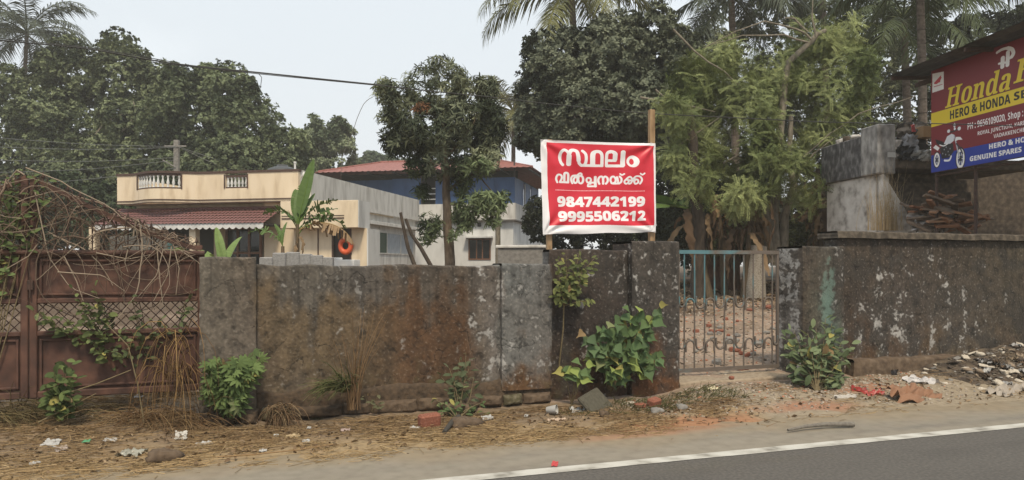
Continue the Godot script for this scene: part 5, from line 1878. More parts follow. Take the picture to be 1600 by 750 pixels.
func wires() -> void:
	rng.seed = 55
	var sag := func(pts: Array, d: Array, n: int) -> Array:
		var cv := Curve3D.new()
		for i in pts.size():
			var p: Vector3 = spot(pts[i][0], pts[i][1], d[i])
			var tan := Vector3.ZERO
			if i > 0 and i < pts.size() - 1: tan = (spot(pts[i + 1][0], pts[i + 1][1], d[i + 1]) - spot(pts[i - 1][0], pts[i - 1][1], d[i - 1])) / 6.0
			cv.add_point(p, -tan, tan)
		var out := []
		for i in n + 1: out.append(cv.sample_baked(cv.get_baked_length() * i / n))
		return out
	var g := G()
	g.tube(sag.call([[-60, 56], [0, 63], [135, 76], [270, 99], [420, 115], [595, 133]], [10.5, 10.6, 10.8, 11.0, 11.3, 11.6], 50), 0.010, 0.011, 6)
	g.tube(sag.call([[240, 97], [270, 101], [420, 117], [595, 134]], [10.95, 10.98, 11.27, 11.57], 40), 0.006, 0.006, 6)
	g.tube(sag.call([[-60, 53], [0, 60], [135, 74], [270, 97]], [10.6, 10.7, 10.9, 11.1], 30), 0.006, 0.006, 5)
	solo("power_cable", g, M.black_cable, "thick black bundled cable crossing the sky to the mango tree", "cable")
	g = G()
	g.tube(sag.call([[590, 133], [660, 141], [760, 151], [865, 163], [1000, 176], [1150, 184], [1300, 191], [1455, 193], [1600, 197], [1680, 200]], [11.5, 11.6, 11.7, 11.8, 11.6, 11.2, 10.6, 10.0, 9.4, 9.0], 90), 0.008, 0.006, 6)
	solo("power_cable", g, M.black_cable, "thin black cable running from the mango tree across the right half to the shop sign", "cable")
	g = G()
	g.tube(sag.call([[404, 115], [409, 121], [407, 138]], [11.25, 11.25, 11.25], 10), 0.005, 0.005, 5)
	solo("loose_wire", g, M.black_cable, "short wire end dangling from the thick cable above the cream house", "wire")
	g = G()
	g.tube(sag.call([[582, 152], [570, 160], [558, 185], [550, 210], [535, 245], [533, 275]], [11.6, 11.8, 12.2, 12.6, 13.2, 13.5], 24), 0.005, 0.004, 5)
	solo("loose_wire", g, flat_mat(lin(150, 150, 146), 0.7), "pale wire curving down from the cable end left of the mango tree", "wire")
	# concrete pole behind the cream house with its service lines
	var foot := spot(276, HORIZON, 32.0) * Vector3(1, 0, 1)
	var t := thing("utility_pole", "grey concrete utility pole rising behind the cream house", "utility pole", foot)
	var top := spot(276, 219, 32.0).y
	g = G(foot)
	g.box(foot + Vector3(0, top / 2, 0), Vector3(0.2, top, 0.2), 0.02, Basis(Vector3.UP, -deg_to_rad(YAW)))
	part("post", g, M.concrete, t)
	g = G(foot)
	g.box(Vector3(foot.x, spot(276, 229, 32).y, foot.z) - fwd * 0.12, Vector3(0.9, 0.06, 0.06), 0.0, Basis(Vector3.UP, -deg_to_rad(YAW)))
	g.tube([spot(276, 262, 32) - fwd * 0.12, spot(254, 250, 31.8)], 0.035, 0.03, 6)
	part("cross_arm", g, M.concrete, t)
	var wy := [[229, 214], [230, 229], [246, 250], [250, 270], [262, 290]]
	var wl := ["topmost thin line running left from the concrete pole", "second thin line running left from the concrete pole", "third thin line from the concrete pole, level over the verandah trees", "fourth thin line from the concrete pole, sagging to the left", "lowest thin line from the concrete pole, dropping towards the vines"]
	for i in 5:
		g = G()
		g.tube(sag.call([[276, wy[i][0]], [140, (wy[i][0] + wy[i][1]) / 2.0 + 4], [-20, wy[i][1]]], [31.8, 29.0, 25.0], 24), 0.008, 0.008, 4)
		solo("service_line", g, flat_mat(lin(120, 122, 122), 0.7), wl[i], "wire", Vector3.ZERO, "lines from the concrete pole")
	for i in 2:
		g = G()
		g.tube(sag.call([[278, 229], [340, 250 + i * 8], [400, 270 + i * 10]], [31.8, 33.0, 34.0], 16), 0.011, 0.011, 4)
		solo("service_line", g, flat_mat(lin(120, 122, 122), 0.7), "upper thin line dropping right from the pole over the cream parapet" if i == 0 else "lower thin line dropping right from the pole over the cream parapet", "wire", Vector3.ZERO, "lines from the concrete pole")


func street_things() -> void:
	rng.seed = 200
	banner()
	ruin()
	shop_sign()


func banner() -> void:
	# ---- print
	var W := 1260
	var H := 1008
	var im := Image.create(W, H, false, Image.FORMAT_RGB8)
	var white := Color8(232, 230, 232)
	im.fill(white)
	var B := func(px: float, py: float) -> Vector2:       # photograph -> cloth, which hangs a little askew
		var t := (px - 845.0) / 179.5
		var top := 218.0 + 6.0 * t
		var bot := 366.5 - 3.5 * t
		return Vector2(t * W, (py - top) / (bot - top) * H)
	var red := Color8(204, 40, 58)
	fill_poly(im, [B.call(853.5, 222), B.call(1022, 228), B.call(1021.5, 353), B.call(900, 351.5), B.call(854.5, 353)], red)
	var k1 := 150.0 / 1600.0
	var a := func(x, y): return B.call(860 + x * k1, 225 + y * k1)
	var s := W / 180.0 * k1
	var put := func(pts: Array, rx: float, ry: float): brush(im, pts.map(func(q): return a.call(q[0], q[1])), rx * s, ry * s, white)
	# first line
	put.call([[188, 340], [158, 300], [143, 225], [155, 140], [200, 97], [245, 112], [278, 165], [285, 250]], 25, 24)
	put.call([[285, 190], [285, 330]], 40, 30)
	put.call([[282, 165], [315, 108], [365, 98], [415, 122], [434, 190], [442, 270]], 34, 26)
	put.call([[442, 260], [455, 315], [500, 348], [550, 330], [570, 250], [562, 160], [512, 108]], 26, 22)
	put.call([[490, 350], [845, 355]], 22, 22)
	put.call([[681, 335], [681, 190], [705, 130], [750, 112]], 44, 22)
	put.call([[720, 122], [755, 116], [805, 128], [836, 185], [838, 335]], 28, 26)
	put.call([[915, 352], [915, 190], [935, 135], [985, 116]], 26, 24)
	put.call([[965, 125], [1010, 122], [1055, 150], [1060, 200], [1060, 250]], 40, 26)
	put.call([[950, 268], [1070, 268]], 22, 22)
	put.call([[915, 356], [1200, 358]], 24, 24)
	put.call([[1193, 130], [1193, 345]], 42, 30)
	var c0: Vector2 = a.call(1365, 285)
	oval(im, c0, 108 * s, 102 * s, white)
	oval(im, a.call(1340, 290), 38 * s, 52 * s, red)
	# second line
	a = func(x, y): return B.call(860 + x * k1, 262 + y * k1)
	put = func(pts: Array, rx: float, ry: float): brush(im, pts.map(func(q): return a.call(q[0], q[1])), rx * s, ry * s, white)
	put.call([[92, 240], [75, 180], [95, 125], [130, 112], [165, 130], [168, 175], [138, 235]], 18, 16)
	put.call([[138, 236], [280, 238]], 18, 17)
	put.call([[278, 235], [280, 120], [262, 82], [222, 86], [213, 130], [213, 225]], 21, 17)
	put.call([[350, 250], [330, 190], [350, 135], [400, 122], [450, 128], [455, 170]], 18, 16)
	put.call([[400, 145], [372, 195], [395, 245], [432, 225], [440, 170], [415, 140]], 18, 16)
	put.call([[450, 180], [470, 240], [515, 245], [535, 190], [515, 135], [465, 128]], 19, 16)
	put.call([[440, 115], [475, 85], [505, 95], [500, 130]], 16, 15)
	put.call([[608, 235], [590, 200], [605, 165], [645, 165], [665, 200], [640, 238]], 17, 15)
	put.call([[620, 238], [740, 240]], 17, 16)
	put.call([[735, 145], [735, 305]], 24, 16)
	put.call([[612, 300], [740, 302]], 15, 15)
	put.call([[612, 300], [618, 268], [660, 262]], 13, 12)
	put.call([[800, 262], [782, 205], [802, 152], [840, 140], [862, 175], [862, 262]], 19, 16)
	put.call([[862, 175], [895, 140], [935, 165], [938, 220], [908, 262]], 19, 16)
	put.call([[1005, 255], [985, 200], [1005, 150], [1045, 145], [1072, 190], [1060, 240], [1020, 258], [1130, 258]], 18, 16)
	put.call([[1072, 190], [1095, 150], [1108, 200], [1108, 250]], 16, 15)
	put.call([[1120, 256], [1160, 235], [1168, 180], [1140, 142]], 18, 16)
	put.call([[1150, 98], [1180, 116], [1218, 98]], 15, 13)
	put.call([[1250, 190], [1218, 225], [1240, 262], [1285, 245], [1290, 205], [1250, 190], [1310, 148], [1350, 190], [1335, 250], [1300, 262]], 17, 15)
	put.call([[1300, 205], [1380, 215]], 16, 15)
	put.call([[1420, 190], [1390, 225], [1410, 265], [1455, 245], [1455, 205], [1420, 190], [1375, 180], [1420, 142], [1490, 148], [1522, 200], [1490, 264]], 17, 15)
	put.call([[1495, 96], [1530, 116], [1568, 92]], 15, 13)
	# dotted rule and the numbers
	for i in 70:
		oval(im, a.call(68 + i * 21.7, 370 + i * 0.26), 8 * s, 7 * s, Color8(240, 200, 205))
	var f := SystemFont.new()
	f.font_names = ["Droid Sans"]
	f.font_weight = 800
	var p0: Vector2 = B.call(868.5, 322.5)
	var p1: Vector2 = B.call(1007, 323)
	ink(im, "9847442199", f, p0, p1.x - p0.x, 104, white, 0.0, 4)
	p0 = B.call(869, 346)
	p1 = B.call(1008, 348)
	ink(im, "9995506212", f, p0, p1.x - p0.x, 104, white, 0.0, 4)
	# ---- cloth
	var z := -7.95
	var tl := on_z(845, 218, z)
	var tr := on_z(1024, 224, z)
	var bl := on_z(848.5, 366.5, z)
	var br := on_z(1024.5, 362.5, z)
	var t := thing("sale_banner", "red and white printed cloth banner with phone numbers, above the wall", "banner", (bl + br) / 2)
	var fn := noise(207, 1.0, 3)
	var pts := []
	var nx := 61
	for j in 49:
		for i in nx:
			var u := i / 60.0
			var v := j / 48.0
			var p := bl.lerp(br, u).lerp(tl.lerp(tr, u), v)
			var sag := 0.0
			# tension folds fan out of the tied corners
			for c in [Vector2(0, 1), Vector2(1, 1), Vector2(0, 0), Vector2(1, 0)]:
				var d = Vector2(u, v) - c
				var r = d.length()
				var ang := atan2(d.y, d.x)
				sag += 0.022 * sin(ang * (9.0 if c.y > 0.5 else 11.0) + c.x * 2.0) * exp(-r * 3.2) * smoothstep(0.0, 0.12, r)
			sag += 0.02 * sin((v * 7.0 + u * 3.5) ) * (1 - v) * exp(-pow((u - 0.25) * 3.0, 2)) + 0.010 * fn.get_noise_2d(u * 2.5, v * 2.5)
			sag += -0.02 * sin(PI * u) * sin(PI * v)
			p.z += sag
			p.y += -0.006 * sin(PI * u) * v + 0.004 * sin(u * 14.0) * (1 - v) * (1 - v)
			pts.append(p)
	var g := G(t.position)
	g.sheet(pts, nx)
	var m := StandardMaterial3D.new()
	m.albedo_texture = ImageTexture.create_from_image(im)
	m.roughness = 0.42
	m.cull_mode = BaseMaterial3D.CULL_DISABLED
	part("cloth", g, m, t)
	g = G(t.position)
	for c in [tl, tr, bl, br]:
		var pole_x: float = (on_z(857, 300, z).x if c == tl or c == bl else on_z(1018, 300, z).x)
		g.tube([c + Vector3(0, -0.01, 0.004), Vector3(pole_x, c.y + 0.01, z - 0.03)], 0.004, 0.004, 5)
	part("tie_cord", g, M.litter_white, t)
	var q := on_z(1018, 185, z - 0.07)
	g = G(Vector3(q.x, 0, q.z))
	g.box(Vector3(q.x, (q.y + 0.1) / 2, q.z), Vector3(0.068, q.y + 0.1, 0.06), 0.006)
	solo("wooden_pole", g, M.wood, "tall brown wooden post at the right edge of the red banner", "post", Vector3(q.x, 0, q.z), "posts of the banner")
	q = on_z(858, 232, z - 0.07)
	g = G(Vector3(q.x, 0, q.z))
	g.box(Vector3(q.x, (q.y + 0.1) / 2, q.z), Vector3(0.06, q.y + 0.1, 0.05), 0.006)
	solo("wooden_pole", g, M.wood, "pale wooden post mostly hidden behind the left edge of the red banner", "post", Vector3(q.x, 0, q.z), "posts of the banner")


func ruin() -> void:
	var f := Transform3D(Basis(Vector3.UP, deg_to_rad(-11.9)), spot(1372, HORIZON, 14.6) * Vector3(1, 0, 1))
	var black := worn(141, [lin(48, 48, 50), lin(80, 78, 78), lin(140, 138, 138)], 1.0, 0.95, 1.0, 0.025, Vector2i(1, 2))
	var pale_pier := worn(148, [lin(66, 64, 62), lin(136, 133, 130), lin(186, 183, 178)], 1.2, 0.95, 1.0, 0.022, Vector2i(1, 2))
	var lime := worn(142, [lin(86, 76, 68), lin(196, 191, 184), lin(216, 212, 206)], 1.6, 0.92, 0.8, 0.018, Vector2i(1, 1))
	var brownish := worn(143, [lin(44, 38, 32), lin(76, 66, 56), lin(106, 94, 80)], 1.0, 0.95, 0.8, 0.025)
	var t := turned("concrete_ruin", "unfinished weathered concrete building with black stained parapet and stair, behind the high right wall", "building", f)
	var gy := 0.5
	var Q := 1.217
	var up := func(v: Vector3) -> Vector3: return Vector3(v.x * Q, 1.5 + (v.y - 1.5) * Q, v.z * Q)
	var g := G()
	g.box(up.call(Vector3(0.15, 3.33, -0.24)), Vector3(0.3, 0.78, 0.48) * Q, 0.02)
	part("corner_pier", g, pale_pier, t)
	g = G()
	g.box(up.call(Vector3(0.13, 3.275, -1.12)), Vector3(0.2, 0.66, 1.24) * Q, 0.02)
	part("parapet", g, black, t)
	g = G()
	g.box(up.call(Vector3(0.2, (2.945 + gy) / 2, -0.92)), Vector3(0.24, 2.945 - gy, 1.44) * Q, 0.015)
	part("wall", g, lime, t)
	g = G()
	g.box(up.call(Vector3(1.5, 3.12, -0.75)), Vector3(2.4, 0.16, 1.3) * Q, 0.015)
	part("landing", g, brownish, t)
	for k in 4:
		g = G()
		g.box(up.call(Vector3(1.15, 2.955 - 0.165 * k, -0.72 + 0.17 * k - 0.3)), Vector3(1.5, 0.16, 0.6) * Q, 0.012)
		part("step", g, brownish, t)
	g = G()
	var tri: Array[Vector3] = [up.call(Vector3(0.08, 2.93, 0.02)), up.call(Vector3(0.08, 1.7, 0.02)), up.call(Vector3(0.80, 1.7, 0.02)), up.call(Vector3(0.46, 2.36, 0.02))]
	var bk := Vector3(0, 0, -0.16)
	g.quad(tri[0], tri[1], tri[2], tri[3])
	g.quad(tri[1] + bk, tri[0] + bk, tri[3] + bk, tri[2] + bk)
	g.quad(tri[0], tri[3], tri[3] + bk, tri[0] + bk)
	g.quad(tri[3], tri[2], tri[2] + bk, tri[3] + bk)
	g.quad(tri[1], tri[0], tri[0] + bk, tri[1] + bk)
	part("stair_side", g, lime, t)
	g = G()
	g.box(up.call(Vector3(3.2, 1.8, -1.6)), Vector3(5.8, 3.2, 0.2) * Q, 0.01)
	part("back_wall", g, brownish, t)
	g = G()
	g.box(up.call(Vector3(0.85, 3.42, -1.5)), Vector3(1.2, 0.62, 0.12) * Q, 0.02)
	part("parapet", g, black, t)
	for k in 16:       # broken masonry lying on the parapet, the landing edge and at the foot of the stair
		g = G()
		g.box(Vector3.ZERO, Vector3(rr(0.08, 0.2), rr(0.06, 0.13), rr(0.08, 0.16)), 0.02)
		var o := part("rubble_block", g, [brownish, lime, pale_pier][k % 3], t)
		var where := Vector3(0.13 + rr(-0.06, 0.06), 3.64, -0.6 - k * 0.14) if k < 6 else (Vector3(0.42 + k * 0.07, 3.24, -0.12 - rr(0, 0.2)) if k < 11 else Vector3(0.2 + (k - 11) * 0.17, 1.98, 0.12 + rr(0, 0.15)))
		o.transform = Transform3D(Basis(Vector3.UP, rr(0, TAU)) * Basis(Vector3.RIGHT, rr(-0.3, 0.3)), up.call(where))
	# ---- roof of dark sheets on purlins and posts
	var a := trace_x(Transform3D(f.basis, spot(1385, HORIZON, 14.4) * Vector3(1, 0, 1)), 1385, 122, 0.0)
	var rf := Transform3D(f.basis, spot(1385, HORIZON, 14.4) * Vector3(1, 0, 1))
	t = turned("sheet_roof", "dark corrugated roof sheet jutting out above the shop sign", "roof", rf)
	var sheet_m := worn(144, [lin(40, 44, 46), lin(62, 68, 70), lin(84, 88, 88)], 1.5, 0.6, 0.2, 0.03, Vector2i(3, 1))
	for k in 3:
		g = G()
		var pts := []
		for j in 2:
			for i in 55:
				var x := lerpf(-0.02, 4.6, i / 54.0)
				pts.append(Vector3(x, a.y + 0.02 + x * 0.05 + 0.02 * sin(i * 2.0) + 0.012 * k, (2.05 * k if j == 1 else 2.05 * k + 2.2)))
		g.sheet(pts, 55)
		var low := pts.map(func(p): return p - Vector3(0, 0.006, 0))
		var back := []
		for j in [1, 0]: back.append_array(low.slice(j * 55, j * 55 + 55))
		g.sheet(back, 55)
		part("sheet", g, sheet_m, t)
	for k in 4:
		g = G()
		var b := Basis(Vector3.BACK, 0.05)
		g.box(Vector3(2.3, a.y - 0.04 + 2.3 * 0.05, 0.15 + k * 1.9), Vector3(4.6, 0.07, 0.05), 0.004, b)
		part("purlin", g, M.rust_dark, t)
	for k in 2:
		g = G()
		g.box(Vector3(0.6 if k == 0 else 3.6, a.y - 0.12, 3.0), Vector3(0.05, 0.08, 6.0), 0.004)
		part("rafter", g, M.rust_dark, t)
	for k in 3:
		g = G()
		g.tube([Vector3(2.4 if k == 0 else 3.6, 0.1, 0.6 + k * 1.8), Vector3(2.4 if k == 0 else 3.6, a.y - 0.1, 0.6 + k * 1.8)], 0.04, 0.04, 8)
		part("post", g, M.rust_dark, t)
	# ---- what is stored on the landing and by the stair
	var place := func(px, py, z): return f * trace(f, px, py, z)
	var scr := func(called, label, cat, px, py, z, w, h, m, seed_, grp := ""):
		solo(called, crumple(w * 1.2, h * 1.2, seed_, 0.5), m, label, cat, place.call(px, py, z), grp).basis = f.basis * Basis(Vector3.RIGHT, -0.2)
	g = G()
	g.box(Vector3(0, 0.15, 0), Vector3(0.17, 0.3, 0.02), 0.004)
	var bd := solo("white_board", g, M.litter_white, "small white board leaning on the corner pier of the ruin", "board", place.call(1393, 246, 0.0))
	bd.basis = f.basis * Basis(Vector3.RIGHT, -0.1)
	g = G()
	g.box(Vector3(0, 0.11, 0), Vector3(0.3, 0.22, 0.25), 0.006)
	solo("cardboard_box", g, flat_mat(lin(152, 122, 88), 0.9), "brown cardboard box on top of the things stored on the landing", "box", place.call(1447, 216, -0.35)).basis = f.basis
	scr.call("plastic_bag", "grey crumpled plastic bag propped among the things on the landing", "bag", 1425, 228, -0.2, 0.24, 0.4, flat_mat(lin(140, 138, 140), 0.4), 211)
	scr.call("plastic_bag", "black bag lying in front on the landing beside the white board", "bag", 1416, 240, -0.1, 0.3, 0.22, flat_mat(lin(46, 46, 48), 0.4), 212)
	scr.call("cloth_bundle", "dirty white cloth bundle on the edge of the landing", "cloth", 1440, 243, -0.1, 0.34, 0.16, M.litter_white, 213)
	scr.call("cloth_bundle", "dark cloth heap filling the back of the landing", "cloth", 1425, 215, -0.5, 0.5, 0.5, flat_mat(lin(70, 66, 64), 0.8), 214)
	scr.call("red_packet", "small red packet stuck between the bag and the cardboard box", "packet", 1427, 200, -0.3, 0.06, 0.12, flat_mat(lin(168, 60, 56), 0.5), 215)
	# planks thrown down by the stair
	t = turned("scrap_wood_pile", "heap of brown scrap planks and bark below the shop sign, by the stair", "wood pile", Transform3D(f.basis, place.call(1486, 356, 0.75)))
	var wm := [worn(145, [lin(86, 62, 48), lin(132, 98, 74), lin(160, 126, 98)], 0.6, 0.9, 0.4, 0.03, Vector2i(4, 1)), worn(146, [lin(70, 60, 52), lin(112, 96, 82), lin(144, 126, 106)], 0.6, 0.9, 0.4, 0.03, Vector2i(4, 1)), worn(147, [lin(80, 54, 40), lin(122, 84, 60), lin(144, 110, 82)], 0.5, 0.9, 0.4, 0.03, Vector2i(4, 1))]
	for k in 64:
		g = G()
		var l := rr(0.2, 0.6)
		g.box(Vector3.ZERO, Vector3(l, rr(0.02, 0.05), rr(0.07, 0.16)), 0.004)
		var o := part("plank", g, wm[k % 3], t)
		var x := rr(-0.5, 0.55)
		o.transform = Transform3D(Basis(Vector3.UP, rr(-0.9, 0.9)) * Basis(Vector3.BACK, rr(-0.5, 0.3)) * Basis(Vector3.RIGHT, rr(-0.6, 0.6)), Vector3(x, rr(0.0, 0.62) * clampf(1.1 - absf(x + 0.1) * 1.2, 0.2, 1.0), rr(-0.4, 0.2)))
	scr.call("plastic_sheet", "pale crumpled sheet at the foot of the plank heap, left", "sheet", 1442, 345, 0.45, 0.4, 0.3, flat_mat(lin(168, 162, 158), 0.5), 216)
	scr.call("plastic_sheet", "grey crumpled sheet in the middle of the plank heap foot", "sheet", 1478, 343, 0.5, 0.34, 0.34, flat_mat(lin(148, 144, 142), 0.5), 217)
	scr.call("plastic_sheet", "tan torn sheet hanging from the plank heap beside the sign post", "sheet", 1502, 345, 0.5, 0.3, 0.26, flat_mat(lin(170, 150, 128), 0.6), 218)
	# dry grass growing from the parapet corner
	var at: Vector3 = place.call(1382, 352, 0.12)
	t = thing("dry_grass", "straw coloured tall dry grass against the corner of the ruin", "dry grass", at)
	g = G(at)
	for k in 200:
		var b := at + f.basis * Vector3(rng.randfn() * 0.16, -0.1, rr(-0.05, 0.15))
		var hgt := rr(0.25, 0.8) if rng.randf() < 0.8 else rr(0.8, 1.4)
		var lean := f.basis * Vector3(rng.randfn() * 0.22, 0, rr(-0.1, 0.15)) * hgt * 0.8
		var kk := rr(0.6, 1.0)
		g.col = Color(0.52, 0.40, 0.24) * kk
		var pp := []
		for q in 5: pp.append(b + Vector3.UP * hgt * q / 4.0 + lean * pow(q / 4.0, 2))
		g.tube(pp, 0.0035, 0.0012, 3, false)
	part("stalks", g, M.dry, t, "stuff")


func crumple(w: float, h: float, seed_: int, deep := 0.35) -> Geo:      # crushed sheet or bag, standing in the xy plane
	var f := noise(seed_, 1.0, 3)
	var pts := []
	for j in 10:
		for i in 12:
			var u := i / 11.0 - 0.5
			var v := j / 9.0 - 0.5
			var k := w * deep
			pts.append(Vector3(u * w * (1 + 0.3 * f.get_noise_2d(v * 3, 5)) + f.get_noise_2d(u * 4, v * 4) * k * 0.3, v * h * (1 + 0.35 * f.get_noise_2d(u * 3, 9)), (f.get_noise_2d(u * 3 + 7, v * 3) + 0.4 * f.get_noise_2d(u * 8, v * 8)) * k))
	var g := G()
	g.sheet(pts, 12)
	var back := []
	for j in 10:
		for i in 12: back.append(pts[j * 12 + 11 - i] - Vector3(0, 0, 0.004))
	g.sheet(back, 12)
	return g


func shop_sign() -> void:
	var f := Transform3D(Basis(Vector3.UP, deg_to_rad(-11.9)), spot(1455, HORIZON, 13.9) * Vector3(1, 0, 1))
	var K := 400.0
	var L := 3.1
	var y0 := 3.18
	var y1 := 5.015
	var im := Image.create(int(L * K), int((y1 - y0) * K), false, Image.FORMAT_RGB8)
	var maroon := Color8(122, 38, 46)
	im.fill(maroon)
	var S := func(s: float, y: float) -> Vector2: return Vector2(s * K, (y1 - y) * K)
	var P := func(px: float, py: float) -> Vector2:
		var q := trace_x(f, px, py, 0.0)
		return Vector2(q.z * K, (y1 - q.y) * K)
	var yellow := Color8(222, 196, 52)
	var blue := Color8(38, 58, 150)
	var white := Color8(232, 230, 228)
	var ink_c := Color8(40, 34, 34)
	im.fill_rect(Rect2i(0, int((y1 - 4.25) * K), int(L * K), int(0.25 * K)), yellow)
	im.fill_rect(Rect2i(0, int((y1 - 3.49) * K), int(L * K), int(0.4 * K)), blue)
	# emblem
	fill_poly(im, [S.call(0.03, 4.965), S.call(0.33, 4.93), S.call(0.33, 4.62), S.call(0.03, 4.62)], white)
	var c4 := func(x, y): return P.call(1450 + x / 6.82, 50 + y / 6.82)
	fill_poly(im, [c4.call(62, 545), c4.call(140, 458), c4.call(138, 480), c4.call(146, 482), c4.call(134, 508), c4.call(128, 535), c4.call(104, 542), c4.call(100, 552), c4.call(72, 556)], Color8(190, 70, 80))
	fill_poly(im, [c4.call(62, 580), c4.call(155, 552), c4.call(155, 560), c4.call(62, 590)], Color8(190, 120, 124))
	# monogram
	var wb := func(pts, rx, ry): brush(im, pts.map(func(q): return c4.call(q[0], q[1])), rx, ry, white)
	wb.call([[735, 220], [785, 188], [850, 172], [895, 185], [908, 225], [890, 262], [858, 285]], 10, 9)
	wb.call([[850, 172], [895, 185], [910, 225], [892, 262]], 15, 12)
	wb.call([[797, 275], [792, 372]], 17, 12)
	wb.call([[852, 215], [846, 352]], 16, 12)
	wb.call([[755, 338], [860, 318]], 8, 7)
	# lettering
	var serif := SystemFont.new()
	serif.font_names = ["Droid Serif"]
	serif.font_weight = 700
	var sans := SystemFont.new()
	sans.font_names = ["Droid Sans"]
	sans.font_weight = 700
	var q: Vector2 = S.call(0.365, 4.275)
	ink(im, "Honda", serif, q + Vector2(5, 5), 1.47 * K, 0.335 * K, ink_c, 0.26)
	ink(im, "Honda", serif, q, 1.47 * K, 0.335 * K, yellow, 0.26, 1)
	q = S.call(1.915, 4.345)
	ink(im, "H", serif, q + Vector2(5, 5), 0.42 * K, 0.345 * K, ink_c, 0.26)
	ink(im, "H", serif, q, 0.42 * K, 0.345 * K, yellow, 0.26, 1)
	ink(im, "HERO & HONDA", sans, S.call(0.49, 4.055), 1.36 * K, 0.145 * K, ink_c, 0.0, 1)
	ink(im, "SE", sans, S.call(1.925, 4.08), 0.24 * K, 0.12 * K, ink_c, 0.0, 1)
	ink(im, "PH : 9656109020, Shop :", sans, S.call(0.915, 3.80), 1.19 * K, 0.108 * K, white, 0.0)
	ink(im, "ROYAL JUNCTION, KARI", sans, S.call(1.15, 3.665), 0.98 * K, 0.062 * K, white)
	ink(im, "VADAKKENCHE", sans, S.call(1.50, 3.56), 0.64 * K, 0.062 * K, white)
	ink(im, "HERO & HO", sans, S.call(1.405, 3.40), 0.74 * K, 0.078 * K, white, 0.0, 1)
	ink(im, "GENUINE SPARES", sans, S.call(0.97, 3.258), 1.10 * K, 0.078 * K, white, 0.0, 1)
	# the printed motorcycle
	var c5 := func(x, y): return P.call(1450 + x / 6.52, 160 + y / 6.52)
	var poly := func(pts, col): fill_poly(im, pts.map(func(e): return c5.call(e[0], e[1])), col)
	var stroke := func(pts, r, col): brush(im, pts.map(func(e): return c5.call(e[0], e[1])), r, r, col)
	var wheel := func(x, y, rx, ry):
		var c: Vector2 = c5.call(x, y)
		var e: Vector2 = c5.call(x + rx, y) - c
		var r := Vector2(absf(e.x), ry / 6.52 * 13.3 / 1200.0 * K)
		oval(im, c, r.x * 1.2, r.y * 1.16, Color8(34, 34, 38))
		oval(im, c, r.x, r.y, white)
		oval(im, c, r.x * 0.62, r.y * 0.68, Color8(70, 80, 120))
		for k in 6: stroke.call([[x, y], [x + rx * 0.8 * cos(k * TAU / 6), y + ry * 0.8 * sin(k * TAU / 6)]], 2.5, white)
		oval(im, c, r.x * 0.3, r.y * 0.3, Color8(44, 44, 50))
	wheel.call(90, 585, 30, 76)
	wheel.call(330, 570, 42, 100)
	poly.call([[120, 470], [165, 425], [255, 415], [262, 500], [215, 560], [140, 575]], Color8(44, 42, 46))
	poly.call([[72, 375], [150, 398], [172, 420], [140, 445], [90, 425]], Color8(38, 36, 40))
	poly.call([[52, 462], [78, 432], [118, 462], [100, 492]], white)
	poly.call([[160, 425], [195, 345], [240, 318], [268, 330], [262, 390], [225, 420]], Color8(214, 216, 222))
	stroke.call([[120, 432], [160, 442], [200, 420]], 4, white)
	stroke.call([[268, 340], [290, 430], [318, 560]], 6, Color8(170, 172, 180))
	stroke.call([[290, 420], [330, 470], [352, 520]], 6, Color8(60, 58, 62))
	poly.call([[285, 350], [330, 350], [352, 378], [310, 380], [275, 395]], white)
	stroke.call([[212, 292], [235, 300], [270, 290], [305, 270]], 5, Color8(50, 48, 52))
	for e in [[210, 292, 24, 18], [318, 265, 26, 20], [270, 232, 18, 24], [272, 268, 16, 14]]:
		oval(im, c5.call(e[0], e[1]), e[2] * 0.62, e[3] * 0.66, Color8(222, 224, 228))
	stroke.call([[250, 232], [295, 236]], 3, Color8(50, 48, 52))
	stroke.call([[168, 590], [215, 588], [236, 548]], 7, white)
	for e in [[165, 480], [185, 455], [205, 500], [225, 470], [180, 530], [150, 520], [215, 535]]: oval(im, c5.call(e[0], e[1]), 5, 6, Color8(150, 150, 156))
	var m := StandardMaterial3D.new()
	m.albedo_texture = ImageTexture.create_from_image(im)
	m.roughness = 0.45
	var t := turned("shop_sign", "large maroon, yellow and blue shop sign with a printed motorcycle", "sign", f)
	var g := G()
	g.quad(Vector3(0, y0, 0), Vector3(0, y0, L), Vector3(0, y1, L), Vector3(0, y1, 0))
	part("printed_face", g, m, t)
	g = G()
	g.box(Vector3(0.022, (y0 + y1) / 2, L / 2), Vector3(0.038, y1 - y0 + 0.02, L + 0.02), 0.004)
	part("backing_frame", g, M.rust_dark, t)
	for e in [[0.03, 1.2], [1.0, 1.5], [2.9, 1.0]]:
		g = G()
		g.tube([Vector3(0.085, 0.1, e[0]), Vector3(0.085, y1 - 0.1, e[0])], 0.028, 0.028, 8)
		part("post", g, M.rust_dark, t)
	g = G()
	g.tube([Vector3(0.085, y0 - 0.06, 0.03), Vector3(0.085, y0 - 0.06, 2.9)], 0.022, 0.022, 8)
	part("cross_bar", g, M.rust_dark, t)


